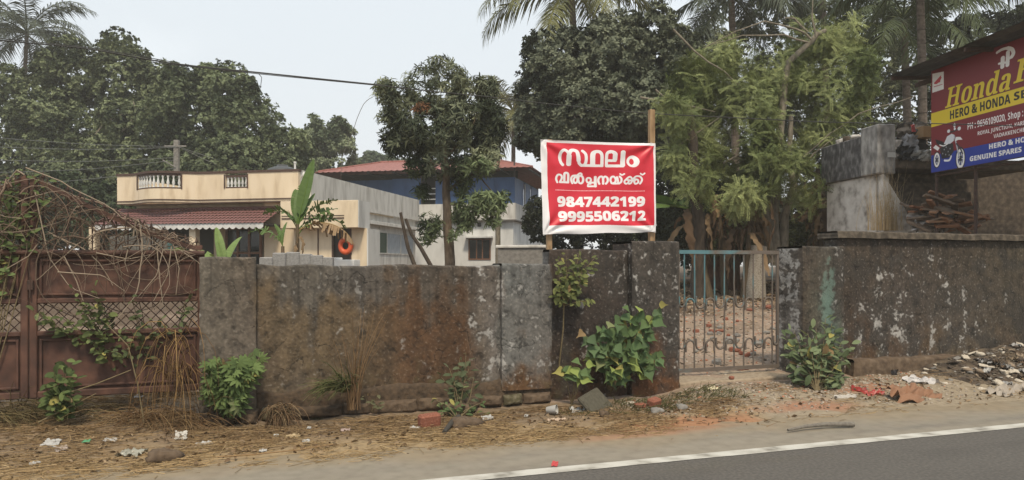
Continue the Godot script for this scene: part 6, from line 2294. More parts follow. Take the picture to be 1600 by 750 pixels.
func leafy(called: String, label: String, category: String, root: Vector3, twigs: Array, meshes: Array, mats: Array, size: Vector2, per: int, hang: float, spread: float, stem_m: Material, from := 0.45, face := 0.8, stem_r := 0.007) -> Node3D:
	# twigs: where each branch ends; leaves sit along its outer part, every one a mesh of its own
	var t := thing(called, label, category, root)
	for tip in twigs:
		var mid: Vector3 = root.lerp(tip, 0.5) + jit(0.03) + Vector3(0, 0.03, 0.02)
		var cv := Curve3D.new()
		cv.add_point(root, Vector3.ZERO, (mid - root) * 0.4)
		cv.add_point(mid, -(tip - root) * 0.18, (tip - root) * 0.18)
		cv.add_point(tip, (mid - tip) * 0.3)
		var len_ := cv.get_baked_length()
		var path := []
		for i in 9: path.append(cv.sample_baked(len_ * i / 8.0))
		var g := G(root)
		g.tube(path, stem_r, stem_r * 0.35, 5)
		part("stem", g, stem_m, t)
		var along: Vector3 = (path[8] - path[6]).normalized()
		for k in per:
			var u := lerpf(from, 1.02, (k + 0.5) / per)
			var p := cv.sample_baked(minf(u, 1.0) * len_)
			var a := k * 2.4 + rr(-0.5, 0.5)
			var side := Vector3(cos(a), sin(a) * 0.45, 0.35 + 0.5 * sin(a * 1.3))
			var d := (side * spread + along * (0.25 + 0.5 * u) + Vector3.DOWN * hang * rr(0.7, 1.2) + jit(0.2)).normalized()
			var up := Vector3(0, 1.0 - face, face) + jit(0.35)
			leaf_at(t, meshes[rng.randi() % meshes.size()], mats[rng.randi() % mats.size()] if rng.randf() > 0.07 else M.tired[rng.randi() % 3], p + jit(spread * 0.03), d, rr(size.x, size.y) * (0.75 if u > 0.93 else 1.0), up)
	return t


func small_plants() -> void:
	rng.seed = 300
	var heart := [blade(HEART, 0.25, 0.18).mesh(), blade(HEART, 0.4, 0.35).mesh(), blade(HEART, 0.15, 0.05, 0.3).mesh()]
	var ovate := [blade(OVATE, 0.3, 0.15).mesh(), blade(OVATE, 0.45, 0.3).mesh(), blade(OVATE, 0.2, 0.05, -0.3).mesh()]
	var hand := [palmate().mesh()]
	var stem := worn(161, [lin(84, 74, 52), lin(118, 104, 76), lin(128, 118, 92)], 0.3, 0.9, 0.0, 0.03)
	var z := -7.42
	# heart-leaved sapling
	var mg := [leaf_col(lin(80, 104, 64, 0.9)), leaf_col(lin(90, 114, 68, 0.9)), leaf_col(lin(98, 122, 74, 0.9)), leaf_col(lin(86, 108, 74, 0.9)), leaf_col(lin(138, 154, 76, 1.0)), leaf_col(lin(74, 100, 62, 0.95)), leaf_col(lin(88, 114, 72, 0.95)), leaf_col(lin(94, 118, 78, 0.95)), leaf_col(lin(80, 104, 66, 0.95))]
	var tips := []
	for q in [[912, 520], [935, 512], [925, 545], [952, 500], [975, 478], [985, 495], [1000, 482], [1022, 488], [1030, 478], [1010, 505], [995, 520], [960, 530], [985, 548], [1005, 545], [1025, 548], [955, 575], [965, 572], [985, 565], [1030, 560], [935, 535], [950, 515], [970, 505], [1015, 515]]:
		tips.append(on_z(q[0], q[1], z + rr(-0.02, 0.16)))
	leafy("heart_leaved_sapling", "green sapling with drooping heart shaped leaves in front of the blackened wall", "sapling", on_ground(952, 618), tips, heart, mg, Vector2(0.12, 0.18), 7, 1.25, 0.9, stem, 0.6, 0.85)
	tips = []
	for q in [[880, 572], [892, 565], [905, 578], [915, 570]]: tips.append(on_z(q[0], q[1], z + rr(0.0, 0.12)))
	leafy("heart_leaved_seedling", "small seedling with a few bright heart shaped leaves at the foot of the end pier", "seedling", on_ground(893, 632), tips, heart, [mg[1], mg[2], mg[4]], Vector2(0.12, 0.17), 4, 1.1, 0.8, stem, 0.7, 0.85)
	# climber with small leaves
	tips = []
	for q in [[872, 405], [885, 400], [900, 405], [915, 410], [925, 418], [880, 425], [895, 430], [910, 435], [885, 445], [900, 450], [870, 440], [930, 402], [925, 470], [890, 415], [905, 395], [868, 465]]: tips.append(on_z(q[0], q[1], z - 0.12 + rr(0.0, 0.15)))
	var fork := on_z(881, 478, z - 0.1)
	var climber := leafy("climbing_shrub", "tall thin shrub with small olive leaves between the end pier and the heart-leaved sapling", "shrub", fork, tips, ovate, [leaf_col(lin(96, 104, 58, 0.95)), leaf_col(lin(118, 124, 68, 0.95)), leaf_col(lin(84, 94, 56, 0.95))], Vector2(0.055, 0.1), 13, 0.5, 1.0, stem, 0.35, 0.6)
	var trunk := G(fork)
	var foot_at := on_ground(872, 622)
	trunk.tube([foot_at, foot_at.lerp(fork, 0.4) + Vector3(-0.015, 0, 0.01), foot_at.lerp(fork, 0.75) + Vector3(0.01, 0, 0), fork], 0.011, 0.007, 6)
	part("trunk", trunk, stem, climber)
	# shrub right of the gate
	tips = []
	for q in [[1228, 525], [1240, 515], [1252, 535], [1232, 550], [1262, 520], [1275, 512], [1290, 497], [1300, 505], [1305, 520], [1285, 540], [1270, 555], [1255, 565], [1240, 575], [1300, 555], [1315, 535], [1330, 540], [1312, 575], [1290, 585], [1270, 590], [1250, 595], [1300, 600], [1318, 595], [1280, 565], [1325, 545], [1245, 545]]: tips.append(on_z(q[0], q[1], z + rr(-0.05, 0.28)))
	leafy("broadleaf_shrub", "dusty green bushy shrub at the foot of the right gate pillar", "shrub", on_ground(1275, 617), tips, ovate, [leaf_col(lin(104, 120, 84, 0.95)), leaf_col(lin(118, 132, 94, 0.95)), leaf_col(lin(92, 108, 78, 0.95)), leaf_col(lin(82, 98, 66, 0.95))], Vector2(0.1, 0.17), 12, 0.25, 1.1, stem, 0.4, 0.35)
	# hand-leaved plant on the left pillar
	tips = []
	for q in [[325, 565], [340, 558], [358, 562], [378, 560], [395, 552], [402, 565], [330, 585], [350, 580], [370, 582], [390, 588], [322, 605], [340, 605], [360, 600], [378, 610], [352, 622], [368, 625], [395, 575], [335, 570], [405, 558]]: tips.append(on_z(q[0], q[1], -7.38 + rr(-0.04, 0.16)))
	leafy("hand_leaved_weed", "dense weed with lobed hand shaped leaves at the foot of the grey gate pillar", "weed", on_ground(352, 662), tips, hand, [leaf_col(lin(92, 112, 62, 0.95)), leaf_col(lin(106, 126, 70, 0.95)), leaf_col(lin(80, 98, 56, 0.95))], Vector2(0.1, 0.15), 6, 0.6, 0.8, stem, 0.55, 0.7)
	# shrubs growing over the steel gate
	tips = []
	for q in [[115, 455], [122, 470], [145, 450], [150, 470], [158, 490], [135, 480], [128, 500], [150, 510], [90, 490], [65, 490], [50, 485], [75, 500], [165, 520], [140, 530], [155, 545], [185, 515], [110, 510]]: tips.append(on_z(q[0], q[1], -7.62 + rr(0.0, 0.14)))
	leafy("gate_shrub", "leafy shrub growing across the lattice of the rusty gate leaf, left half", "shrub", on_ground(225, 622), tips, ovate, [leaf_col(lin(92, 104, 60, 0.95)), leaf_col(lin(110, 122, 70, 0.95)), leaf_col(lin(80, 92, 54, 0.95))], Vector2(0.07, 0.12), 12, 0.3, 0.9, stem, 0.62, 0.4)
	tips = []
	for q in [[205, 465], [210, 490], [200, 510], [215, 525], [225, 545], [235, 500], [195, 545], [180, 550], [170, 545], [240, 520], [290, 470], [298, 455], [285, 495], [250, 495]]: tips.append(on_z(q[0], q[1], -7.62 + rr(0.0, 0.14)))
	leafy("gate_shrub", "second leafy shrub over the rusty gate lattice, between the first shrub and the straw clump", "shrub", on_ground(250, 622), tips, ovate, [leaf_col(lin(86, 96, 62, 0.95)), leaf_col(lin(100, 112, 70, 0.95)), leaf_col(lin(76, 88, 56, 0.95))], Vector2(0.06, 0.11), 9, 0.3, 0.9, stem, 0.62, 0.4)
	tips = []
	for q in [[100, 560], [108, 572], [85, 578], [118, 590], [92, 598], [78, 615], [100, 610], [110, 620], [88, 630], [100, 635], [75, 600]]: tips.append(on_z(q[0], q[1], -7.35 + rr(0.0, 0.14)))
	leafy("young_shrub", "upright young shrub standing alone at the foot of the rusty gate", "shrub", on_ground(95, 660), tips, ovate, [leaf_col(lin(88, 104, 58, 0.95)), leaf_col(lin(104, 120, 66, 0.95)), leaf_col(lin(76, 92, 52, 0.95))], Vector2(0.09, 0.14), 9, 0.45, 0.8, stem, 0.5, 0.5)
	tips = []
	for q in [[25, 300], [40, 280], [10, 330], [55, 275], [15, 360], [30, 340], [5, 300], [0, 380], [60, 290], [75, 285], [20, 275], [8, 285], [35, 265], [28, 385], [65, 310], [12, 310]]: tips.append(on_z(q[0], q[1], -7.8 + rr(0.0, 0.14)))
	leafy("leafy_creeper", "green creeper over the dead vines at the top of the leftmost gate leaf", "creeper", on_ground(-30, 660), tips, ovate, [leaf_col(lin(104, 122, 70, 0.95)), leaf_col(lin(88, 104, 60, 0.95))], Vector2(0.06, 0.1), 14, 0.4, 0.9, stem, 0.7, 0.5)
	# grey-green weeds along the wall base
	tips = []
	for q in [[690, 590], [702, 575], [718, 560], [728, 550], [735, 570], [722, 585], [708, 595], [740, 590], [700, 610], [715, 615], [730, 605]]: tips.append(on_z(q[0], q[1], -7.38 + rr(0.0, 0.12)))
	leafy("wall_weed", "grey green weed in front of the white streaked end of the long wall", "weed", on_ground(718, 650), tips, ovate, [leaf_col(lin(96, 104, 76, 0.9)), leaf_col(lin(82, 92, 64, 0.9))], Vector2(0.06, 0.11), 7, 0.3, 1.0, stem, 0.45, 0.4)
	tips = []
	for q in [[680, 625], [690, 640], [705, 630], [720, 638], [742, 640], [755, 628], [700, 650], [762, 645]]: tips.append(on_z(q[0], q[1], -7.3 + rr(0.0, 0.12)))
	leafy("wall_weed", "low green weed spreading under the grey green weed at the wall foot", "weed", on_ground(715, 655), tips, ovate, [leaf_col(lin(98, 118, 74, 0.9)), leaf_col(lin(84, 102, 62, 0.9))], Vector2(0.05, 0.09), 8, 0.2, 1.0, stem, 0.3, 0.3)
	tips = []
	for q in [[570, 615], [580, 625], [588, 612], [592, 630]]: tips.append(on_z(q[0], q[1], -7.45 + rr(0.0, 0.06)))
	leafy("wall_weed", "tiny weed on the rubble base right of the grass tuft", "weed", on_z(582, 645, -7.48), tips, ovate, [leaf_col(lin(104, 104, 76, 0.9))], Vector2(0.04, 0.07), 4, 0.2, 1.0, stem, 0.4, 0.5, 0.004)
	# grasses
	tuft("grass_tuft", "green grass tuft with tall dry stalks growing out of the wall base", on_z(545, 612, -7.45), 110, Vector2(0.25, 0.55), Vector3(-0.55, 0.6, 0.35), [lin(104, 108, 70, 0.9), lin(124, 124, 86, 0.9), lin(84, 92, 58, 0.9)], 0.6, 0.9, 0.07, 1.5)
	tuft("dry_stalks", "bundle of tall straw coloured stalks standing beside the green tuft", on_z(553, 640, -7.42), 34, Vector2(0.55, 1.02), Vector3(0.05, 1.0, 0.15), [lin(158, 130, 98, 0.95), lin(132, 106, 80, 0.95)], 0.2, 0.55, 0.06, 1.2)
	tuft("dry_tuft", "matted dry brown tuft hanging at the wall foot, left of the green tuft", on_z(437, 640, -7.42), 150, Vector2(0.1, 0.34), Vector3(0.0, 0.15, 0.6), [lin(128, 104, 80, 0.85), lin(96, 76, 58, 0.85), lin(150, 128, 100, 0.85)], 1.3, 1.3, 0.1, 1.2, 0.12)
	tuft("straw_clump", "big clump of hanging straw between the rusty gate and the grey pillar", on_z(278, 540, -7.52), 75, Vector2(0.35, 0.85), Vector3(0.0, 0.5, 0.3), [lin(164, 134, 92, 0.9), lin(134, 106, 74, 0.9), lin(104, 82, 60, 0.9)], 0.8, 4.0, 0.12, 1.15, 0.35)
	tuft("dry_tuft", "flattened dry grass heap at the left edge below the gate", on_ground(45, 655), 260, Vector2(0.25, 0.6), Vector3(0.1, 0.35, 0.2), [lin(124, 114, 82, 0.9), lin(108, 94, 68, 0.9), lin(144, 128, 94, 0.9)], 1.5, 1.0, 0.25, 1.0)
	tuft("dry_tuft", "straw fringe spilling onto the ground left of the grey pillar", on_ground(262, 655), 230, Vector2(0.25, 0.7), Vector3(0.0, 0.4, 0.4), [lin(158, 132, 98, 0.9), lin(124, 98, 72, 0.9)], 1.5, 1.0, 0.22, 0.9)
	tuft("dry_tuft", "small pale tuft on top of the rubbish at the far right wall", on_z(1562, 572, -7.3), 50, Vector2(0.12, 0.24), Vector3(0.0, 1.0, 0.2), [lin(150, 128, 100, 0.95), lin(120, 100, 78, 0.95)], 0.5)
	tuft("weed_grass", "low grey green grass growing along the foot of the gate pillar", on_ground(1062, 628), 420, Vector2(0.06, 0.16), Vector3(0.0, 0.7, 0.3), [lin(112, 114, 78, 0.9), lin(92, 100, 66, 0.9), lin(132, 124, 88, 0.9)], 0.9, 0.8, 0.42)
	tuft("weed_grass", "sparse weed grass under the heart-leaved sapling", on_ground(965, 640), 240, Vector2(0.05, 0.14), Vector3(0.0, 0.7, 0.3), [lin(98, 100, 66, 0.9), lin(126, 112, 80, 0.9)], 0.9, 0.8, 0.4)
	vines()
	# bare twigs leaning out of the gate shrubs
	for q in [[[112, 612], [150, 600], [205, 578]], [[230, 690], [215, 600], [200, 540], [165, 505]], [[60, 660], [120, 630], [150, 615]]]:
		var g := G()
		g.tube(q.map(func(e): return on_z(e[0], e[1], -7.3)), 0.007, 0.004, 5)
		solo("bare_twig", g, stem, ["bare twig lying across the lower panel of the rusty gate", "long bare stalk bending in front of the rusty gate lattice", "bare stalk slanting over the dry grass heap at the left"][[112, 230, 60].find(q[0][0])], "twig")


func tuft(called: String, label: String, at: Vector3, n: int, len_: Vector2, lean: Vector3, cols: Array, fan: float, fall := 0.7, foot := 0.06, thick := 1.0, drop := 0.0) -> void:
	var t := thing(called, label, "grass", at)
	var g := G(at)
	for k in n:
		var l := rr(len_.x, len_.y)
		var b := at + Vector3(rr(-foot, foot) * (1.0 if foot < 0.2 else 1.6), 0, rr(-foot, foot) * 0.6)
		b.y += rr(-drop, drop * 0.4)
		if foot >= 0.2: b.y = gh(b.x, b.z) - 0.01
		var d := (lean.normalized() + Vector3(rr(-fan, fan), rr(-fan, fan) * 0.4, rr(-fan * 0.2, fan * 0.6))).normalized()
		var path := []
		var p := b
		for q in 6:
			path.append(p)
			p += d * l / 5.0
			d = (d + Vector3.DOWN * fall * 0.28 * rr(0.6, 1.4) + jit(0.12)).normalized()
			var floor_y := gh(p.x, p.z) + 0.012
			if p.y < floor_y: p.y = floor_y
			if p.z < -7.42 and b.z > -7.46: p.z = -7.42
		g.col = cols[rng.randi() % cols.size()] * rr(0.75, 1.1)
		g.col.a = 1.0
		g.tube(path, rr(0.003, 0.0055) * thick, 0.0012 * thick, 3, false)
	part("blades", g, M.dry, t, "stuff")


func vines() -> void:      # dead creeper over the top of the steel gate
	rng.seed = 330
	var at := on_z(120, 395, -7.7)
	var t := thing("dead_vines", "tangle of bare brown dead vines heaped over the top of the rusty gate", "dead vines", at)
	var cols := [lin(138, 120, 104, 0.85), lin(108, 92, 80, 0.85), lin(164, 148, 130, 0.85), lin(88, 74, 64, 0.85)]
	var thin := G(at)
	var ridge := func(px: float) -> float: return 262.0 + 118.0 * pow(clampf((px - 30.0) / 280.0, 0, 1), 0.8) if px > 30 else 262.0 + (30 - px) * 0.9
	for k in 200:
		var px := 315.0 * pow(rng.randf(), 1.9) - 25.0
		var top: float = ridge.call(px)
		var p := on_z(px, lerpf(top, 392.0, pow(rng.randf(), 1.1)), -7.72 + rr(-0.12, 0.16))
		var d := Vector3(rr(-1, 1), rr(-0.7, 0.8), rr(-0.2, 0.2)).normalized()
		var thick := k < 45
		var n := rng.randi_range(9, 18)
		var path := []
		var turn := rr(-0.25, 0.25)
		for q in n:
			path.append(p)
			p += d * rr(0.05, 0.09)
			d = (d.rotated(Vector3.BACK, turn + rr(-0.22, 0.22)) + Vector3.DOWN * 0.07 + Vector3(0, 0, rr(-0.1, 0.1)))
			d.z *= 0.6
			d = d.normalized()
			p.z = clampf(p.z, -7.88, -7.5)
			var here := clampf(800.0 + FOCAL * (p.x * rgt.x + p.z * rgt.z) / (p.x * fwd.x + p.z * fwd.z), -80, 318)
			var lim: float = on_z(here, ridge.call(here), -7.7).y
			if p.y > lim - 0.03: d.y = -absf(d.y) - 0.15
			if here > 300: d.x = -absf(d.x)
		if thick:
			var g := G(at)
			g.col = cols[k % 4]
			g.tube(path, rr(0.005, 0.009), 0.003, 5)
			part("stem", g, M.dry, t)
		else:
			thin.col = cols[k % 4] * rr(0.8, 1.1)
			thin.col.a = 1
			thin.tube(path, rr(0.0022, 0.0042), 0.0012, 4, false)
	# runners that hang down the gate
	for q in [[[55, 300], [75, 400], [110, 450], [165, 470]], [[245, 385], [250, 440], [255, 480]], [[255, 390], [245, 430], [215, 465]], [[268, 385], [262, 430], [240, 470]], [[90, 425], [160, 430], [195, 455]], [[100, 400], [120, 440], [130, 470]], [[280, 390], [310, 410], [320, 425]], [[150, 395], [200, 405], [235, 398]], [[200, 390], [195, 410], [200, 425]], [[270, 380], [280, 420], [275, 460]], [[60, 380], [45, 400], [10, 420]], [[40, 262], [100, 285], [180, 330], [260, 395]]]:
		var path := []
		var cv := Curve3D.new()
		for i in q.size():
			var p := on_z(q[i][0], q[i][1], -7.64 + rr(0, 0.05))
			cv.add_point(p, Vector3(0, 0.05, 0) if i else Vector3.ZERO, Vector3(0, -0.05, 0))
		for i in 15: path.append(cv.sample_baked(cv.get_baked_length() * i / 14.0))
		var g := G(at)
		g.col = cols[2]
		g.tube(path, 0.006, 0.003, 5)
		part("runner", g, M.dry, t)
	part("twigs", thin, M.dry, t, "stuff")


func litter() -> void:
	rng.seed = 400
	# ---- straw, dead leaves and grit that nobody could count
	var g := G()
	g.quad(Vector3(-0.5, 0, 0.02), Vector3(0.5, 0, 0.012), Vector3(0.5, 0.004, -0.012), Vector3(-0.5, 0.004, -0.02))
	g.quad(Vector3(-0.5, 0.004, -0.02), Vector3(0.5, 0.004, -0.012), Vector3(0.5, 0.02, 0.0), Vector3(-0.5, 0.02, 0.0))
	var blade_m := g.mesh()
	var xs := []
	var cs := []
	var dens := noise(411, 0.9, 3)
	while xs.size() < 15000:
		var x := rr(-4.5, 4.9) if rng.randf() < 0.93 else rr(4.9, 9.0)
		var z := rr(-7.75, -5.75) if x > -0.4 or rng.randf() < 0.6 else rr(-8.8, -7.0)
		if x > -0.42 and z < -7.35: continue
		var wt := clampf(0.6 + dens.get_noise_2d(x, z) * 1.3 - smoothstep(2.0, 4.8, x) * 0.55, 0, 1) * smoothstep(-5.8, -6.15, z - 0.0 + dens.get_noise_2d(x * 2, 3.0) * 0.35)
		if rng.randf() > wt: continue
		var l := rr(0.04, 0.2) if rng.randf() < 0.85 else rr(0.2, 0.45)
		var a := rr(-0.8, 0.8) if rng.randf() < 0.65 else rr(0, TAU)
		var b := Basis(Vector3.UP, a) * Basis(Vector3.BACK, rr(-0.15, 0.15)) * Basis(Vector3.RIGHT, rr(-1, 1))
		xs.append(Transform3D(b * Basis.from_scale(Vector3(l, 0.16 + l * 0.15, 0.09)), Vector3(x, gh(x, z) + rr(0.003, 0.02) + 0.0, z)))
		var c := lin(196, 172, 132, 0.92).lerp(lin(128, 102, 76, 0.9), clampf(rng.randf() * 0.6 + 0.3 * smoothstep(-6.3, -7.0, z) + (0.15 if x > 2.5 else 0.0), 0, 1))
		cs.append(c * rr(0.75, 1.15))
	scatter("straw", blade_m, M.dry, xs, cs, self)
	var dl := blade(OVATE, 0.5, 0.5, 0.5).mesh()
	xs = []; cs = []
	while xs.size() < 1800:
		var x := rr(-4.5, 9.5)
		var z := rr(-7.5, -6.0)
		if x > -0.35 and z < -7.3: continue
		if rng.randf() > smoothstep(-5.95, -6.5, z) * (1.0 if x < 4.7 else 0.35): continue
		var s := rr(0.025, 0.065)
		xs.append(Transform3D(Basis(Vector3.UP, rr(0, TAU)) * Basis(Vector3.RIGHT, rr(-0.9, 0.9)) * Basis(Vector3.BACK, rr(-0.4, 0.4)) * Basis.from_scale(Vector3.ONE * s), Vector3(x, gh(x, z) + 0.02, z)))
		cs.append(lin(112, 90, 68, 0.9).lerp(lin(162, 140, 112, 0.9), rng.randf()) * rr(0.6, 1.0))
	scatter("dead_leaves", dl, M.dry, xs, cs, self)
	g = G()
	g.lump(Vector3.ZERO, Vector3(1, 0.6, 0.8), NZ.lump, 0.35, 6, 4)
	var pebble := g.mesh()
	var pm := leaf_mat(0.0, 0.95)
	pm.backlight_enabled = false
	xs = []; cs = []
	while xs.size() < 6500:
		var yard := rng.randf() < 0.62
		var x := rr(3.8, 8.0) if not yard else rr(3.5, 10.5)
		var z := rr(-7.5, -6.3) if not yard else rr(-14.0, -7.9)
		if not yard and rng.randf() > smoothstep(-6.2, -7.2, z): continue
		var s := rr(0.006, 0.02) if not yard else rr(0.008, 0.03)
		xs.append(Transform3D(Basis(Vector3.UP, rr(0, TAU)) * Basis.from_scale(Vector3.ONE * s), Vector3(x, gh(x, z), z)))
		cs.append((lin(168, 156, 142, 0.95) if rng.randf() < 0.75 else (lin(178, 124, 98, 0.95) if rng.randf() < 0.4 else lin(110, 98, 86, 0.95))) * rr(0.6, 1.15))
	scatter("grit", pebble, pm, xs, cs, self)
	xs = []; cs = []
	while xs.size() < 9000:      # fallen leaves and twigs across the yard
		var x := rr(2.0, 14.0)
		var z := rr(-19.0, -9.0)
		if rng.randf() > 0.12 + smoothstep(-12.5, -15.0, z): continue
		var s := rr(0.03, 0.09) if z > -13.0 else rr(0.05, 0.16)
		xs.append(Transform3D(Basis(Vector3.UP, rr(0, TAU)) * Basis(Vector3.RIGHT, rr(-0.7, 0.7)) * Basis.from_scale(Vector3.ONE * s), Vector3(x, gh(x, z) + 0.02, z)))
		cs.append(lin(126, 104, 82, 0.95).lerp(lin(176, 154, 128, 0.95), rng.randf()) * rr(0.6, 1.0))
	scatter("yard_leaf_litter", dl, M.dry, xs, cs, self)
	var brick_m := worn(171, [lin(104, 62, 48), lin(134, 82, 64), lin(150, 104, 84)], 0.3, 0.95, 0.6, 0.05)
	var t := thing("brick_rubble", "scattered heap of broken red bricks in the yard behind the barred gate", "rubble heap", on_ground(1150, 530))
	for k in 40:
		var p := on_ground(rr(1085, 1212), 540 + rng.randfn() * 16)
		g = G()
		g.box(Vector3.ZERO, Vector3(rr(0.05, 0.14), rr(0.04, 0.07), rr(0.05, 0.1)), 0.012)
		var o := part("brick", g, brick_m if k % 2 else M.concrete, t)
		o.transform = Transform3D(Basis(Vector3.UP, rr(0, TAU)) * Basis(Vector3.RIGHT, rr(-0.5, 0.5)), p - t.position + Vector3(0, 0.02, 0))
	xs = []; cs = []
	while xs.size() < 2600:
		var x := rr(7.8, 12.0)
		var z := rr(-7.45, -6.55)
		if rng.randf() > smoothstep(7.7, 9.0, x): continue
		var s := rr(0.006, 0.02)
		xs.append(Transform3D(Basis(Vector3.UP, rr(0, TAU)) * Basis.from_scale(Vector3(s, s * 0.6, s)), Vector3(x, heap_h(x, z) + 0.004, z)))
		cs.append(lin(150, 140, 126, 0.9).lerp(lin(86, 76, 66, 0.9), rng.randf()) * rr(0.6, 1.1))
	scatter("rubbish_grit", pebble, pm, xs, cs, self)
	# ---- single pieces of litter
	var W = M.litter_white
	var grey := flat_mat(lin(150, 148, 146), 0.5)
	for q in [
		["paper_scrap", "white flat shoe sole shaped scrap lying nearest the left edge", "scrap", 80, 704, 0.15, 0.09, W],
		["paper_scrap", "pale scrap partly under straw beside the sole shaped scrap", "scrap", 96, 708, 0.12, 0.06, flat_mat(lin(158, 144, 134), 0.7)],
		["paper_scrap", "small white paper lowest in the straw at the left", "scrap", 54, 727, 0.1, 0.04, W],
		["plastic_wrapper", "green and white wrapper in the dirt in front of the rusty gate", "wrapper", 135, 694, 0.07, 0.05, flat_mat(lin(96, 158, 116), 0.4)],
		["paper_scrap", "torn white paper right of the green wrapper", "scrap", 172, 692, 0.13, 0.05, W],
		["plastic_bag", "grey crumpled clear bag lying flat in the straw before the gate", "bag", 205, 712, 0.24, 0.12, flat_mat(lin(148, 146, 134), 0.35)],
		["plastic_bag", "pale bag standing in the straw just left of the grey pillar", "bag", 283, 684, 0.13, 0.13, flat_mat(lin(190, 186, 178), 0.4)],
		["paper_scrap", "long white scrap at the foot of the grey pillar", "scrap", 318, 696, 0.17, 0.07, W],
		["paper_scrap", "white scrap lying under the bottom rail of the rusty gate", "scrap", 217, 622, 0.12, 0.06, flat_mat(lin(186, 188, 194), 0.5)],
		["cardboard_scrap", "tan folded cardboard piece in the dirt left of centre of the gate", "scrap", 128, 656, 0.26, 0.12, flat_mat(lin(148, 130, 106), 0.9)],
		["paper_scrap", "small white scrap below the dry brown tuft", "scrap", 432, 684, 0.06, 0.06, W],
		["paper_scrap", "white dot of paper right of the dry brown tuft", "scrap", 483, 671, 0.05, 0.06, W],
		["paper_scrap", "white crumpled paper in the straw midway along the long wall", "scrap", 478, 692, 0.09, 0.05, W],
		["paper_scrap", "flat tan leaf of paper below the dry brown tuft", "scrap", 458, 684, 0.16, 0.07, flat_mat(lin(176, 156, 122), 0.9)],
		["paper_scrap", "thin white paper nearest the road, below the dry brown tuft", "scrap", 411, 707, 0.08, 0.03, W],
		["plastic_wrapper", "pinkish scrap against the rubble base below the grass tuft", "wrapper", 540, 676, 0.1, 0.06, flat_mat(lin(168, 148, 142), 0.5)],
		["paper_scrap", "white torn papers left of the red brick", "scrap", 648, 672, 0.12, 0.05, W],
		["plastic_wrapper", "white crumpled wrapper at the wall foot below the weeds", "wrapper", 762, 655, 0.14, 0.07, W],
		["paper_scrap", "small white scrap between the wrapper and the paper cup", "scrap", 822, 652, 0.05, 0.05, W],
		["plastic_wrapper", "flat reddish wrapper lying below the paper cup", "wrapper", 870, 658, 0.22, 0.04, flat_mat(lin(182, 160, 138), 0.6)],
		["plastic_bag", "large white crumpled bag right of the paper cup", "bag", 905, 644, 0.24, 0.13, W],
		["paper_scrap", "pale scrap among the weeds right of the dark slate", "scrap", 985, 632, 0.14, 0.06, flat_mat(lin(176, 166, 152), 0.8)],
		["paper_scrap", "cream ticket shaped card lying before the barred gate", "card", 1114, 609, 0.17, 0.07, flat_mat(lin(212, 200, 168), 0.7)],
		["plastic_wrapper", "white scrap at the foot of the broadleaf shrub", "wrapper", 1322, 622, 0.3, 0.06, flat_mat(lin(172, 166, 158), 0.6)],
		["red_wrapper", "crumpled red bag on the ground right of the broadleaf shrub", "bag", 1342, 612, 0.2, 0.12, flat_mat(lin(138, 46, 38), 0.4)],
		["red_wrapper", "flattened red and white packet beside the crumpled red bag", "packet", 1366, 617, 0.3, 0.1, flat_mat(lin(158, 60, 54), 0.4)],
		["white_sheet", "long white folded sheet behind the brown hide shaped scrap", "sheet", 1438, 604, 0.5, 0.12, flat_mat(lin(186, 182, 180), 0.5)],
		["plastic_sheet", "wide pale grey sheet half buried in the rubbish at the right edge", "sheet", 1572, 612, 0.75, 0.22, flat_mat(lin(158, 148, 136), 0.6)],
		["plastic_bag", "off white bag on the rubbish, upper right", "bag", 1560, 598, 0.4, 0.14, flat_mat(lin(182, 172, 158), 0.5)],
		["red_wrapper", "tiny red wrapper lying on the white road line", "wrapper", 867, 739, 0.06, 0.05, flat_mat(lin(176, 62, 62), 0.5)]]:
		var p := on_ground(q[3], q[4])
		p.y = maxf(p.y, 0.012) + 0.018
		var seed_ := int(q[3] * 7 + q[4])
		var o := solo(q[0], crumple(q[5] * 0.75, q[6] * 1.1, seed_, 0.14 if q[6] < 0.1 else 0.22), q[7], q[1], q[2], p)
		o.rotation = Vector3(-PI / 2 + rr(0.05, 0.4), rr(-0.5, 0.2), rr(-0.3, 0.3))
	# cup
	var p := on_ground(862, 648)
	g = G()
	g.lathe(Vector3(0, -0.05, 0), [Vector2(0.001, 0.002), Vector2(0.032, 0.0), Vector2(0.045, 0.1), Vector2(0.048, 0.104), Vector2(0.044, 0.103), Vector2(0.031, 0.006), Vector2(0.001, 0.006)], 18)
	var cup := solo("paper_cup", g, W, "white paper cup lying on its side below the end pier", "cup", p + Vector3(0, 0.05, 0))
	cup.rotation = Vector3(deg_to_rad(78), 0, deg_to_rad(-50))
	# bricks, stones, slate, sticks
	g = G()
	g.box(Vector3.ZERO, Vector3(0.2, 0.13, 0.1), 0.015)
	solo("red_brick", g, brick_m, "red brick lying at the foot of the rubble base, midway along the wall", "brick", on_ground(671, 668) + Vector3(0, 0.06, 0)).rotation = Vector3(0.1, 0.15, 0.05)
	g = G()
	g.box(Vector3.ZERO, Vector3(0.14, 0.1, 0.1), 0.015)
	solo("red_brick", g, brick_m, "broken red brick standing in the weeds left of the barred gate", "brick", on_ground(1022, 637) + Vector3(0, 0.05, 0)).rotation = Vector3(0.2, 0.4, 0.1)
	g = G()
	g.box(Vector3.ZERO, Vector3(0.12, 0.05, 0.08), 0.012)
	solo("red_brick", g, brick_m, "flat piece of red brick just left of the broken brick in the weeds", "brick", on_ground(1000, 638) + Vector3(0, 0.03, 0))
	g = G()
	g.box(Vector3.ZERO, Vector3(0.06, 0.04, 0.05), 0.012)
	solo("red_brick", g, brick_m, "small red brick chip on the threshold of the barred gate", "brick", on_y(1143, 593, 0.19) + Vector3(0, 0.02, 0))
	g = G()
	g.box(Vector3.ZERO, Vector3(0.34, 0.26, 0.045), 0.015)
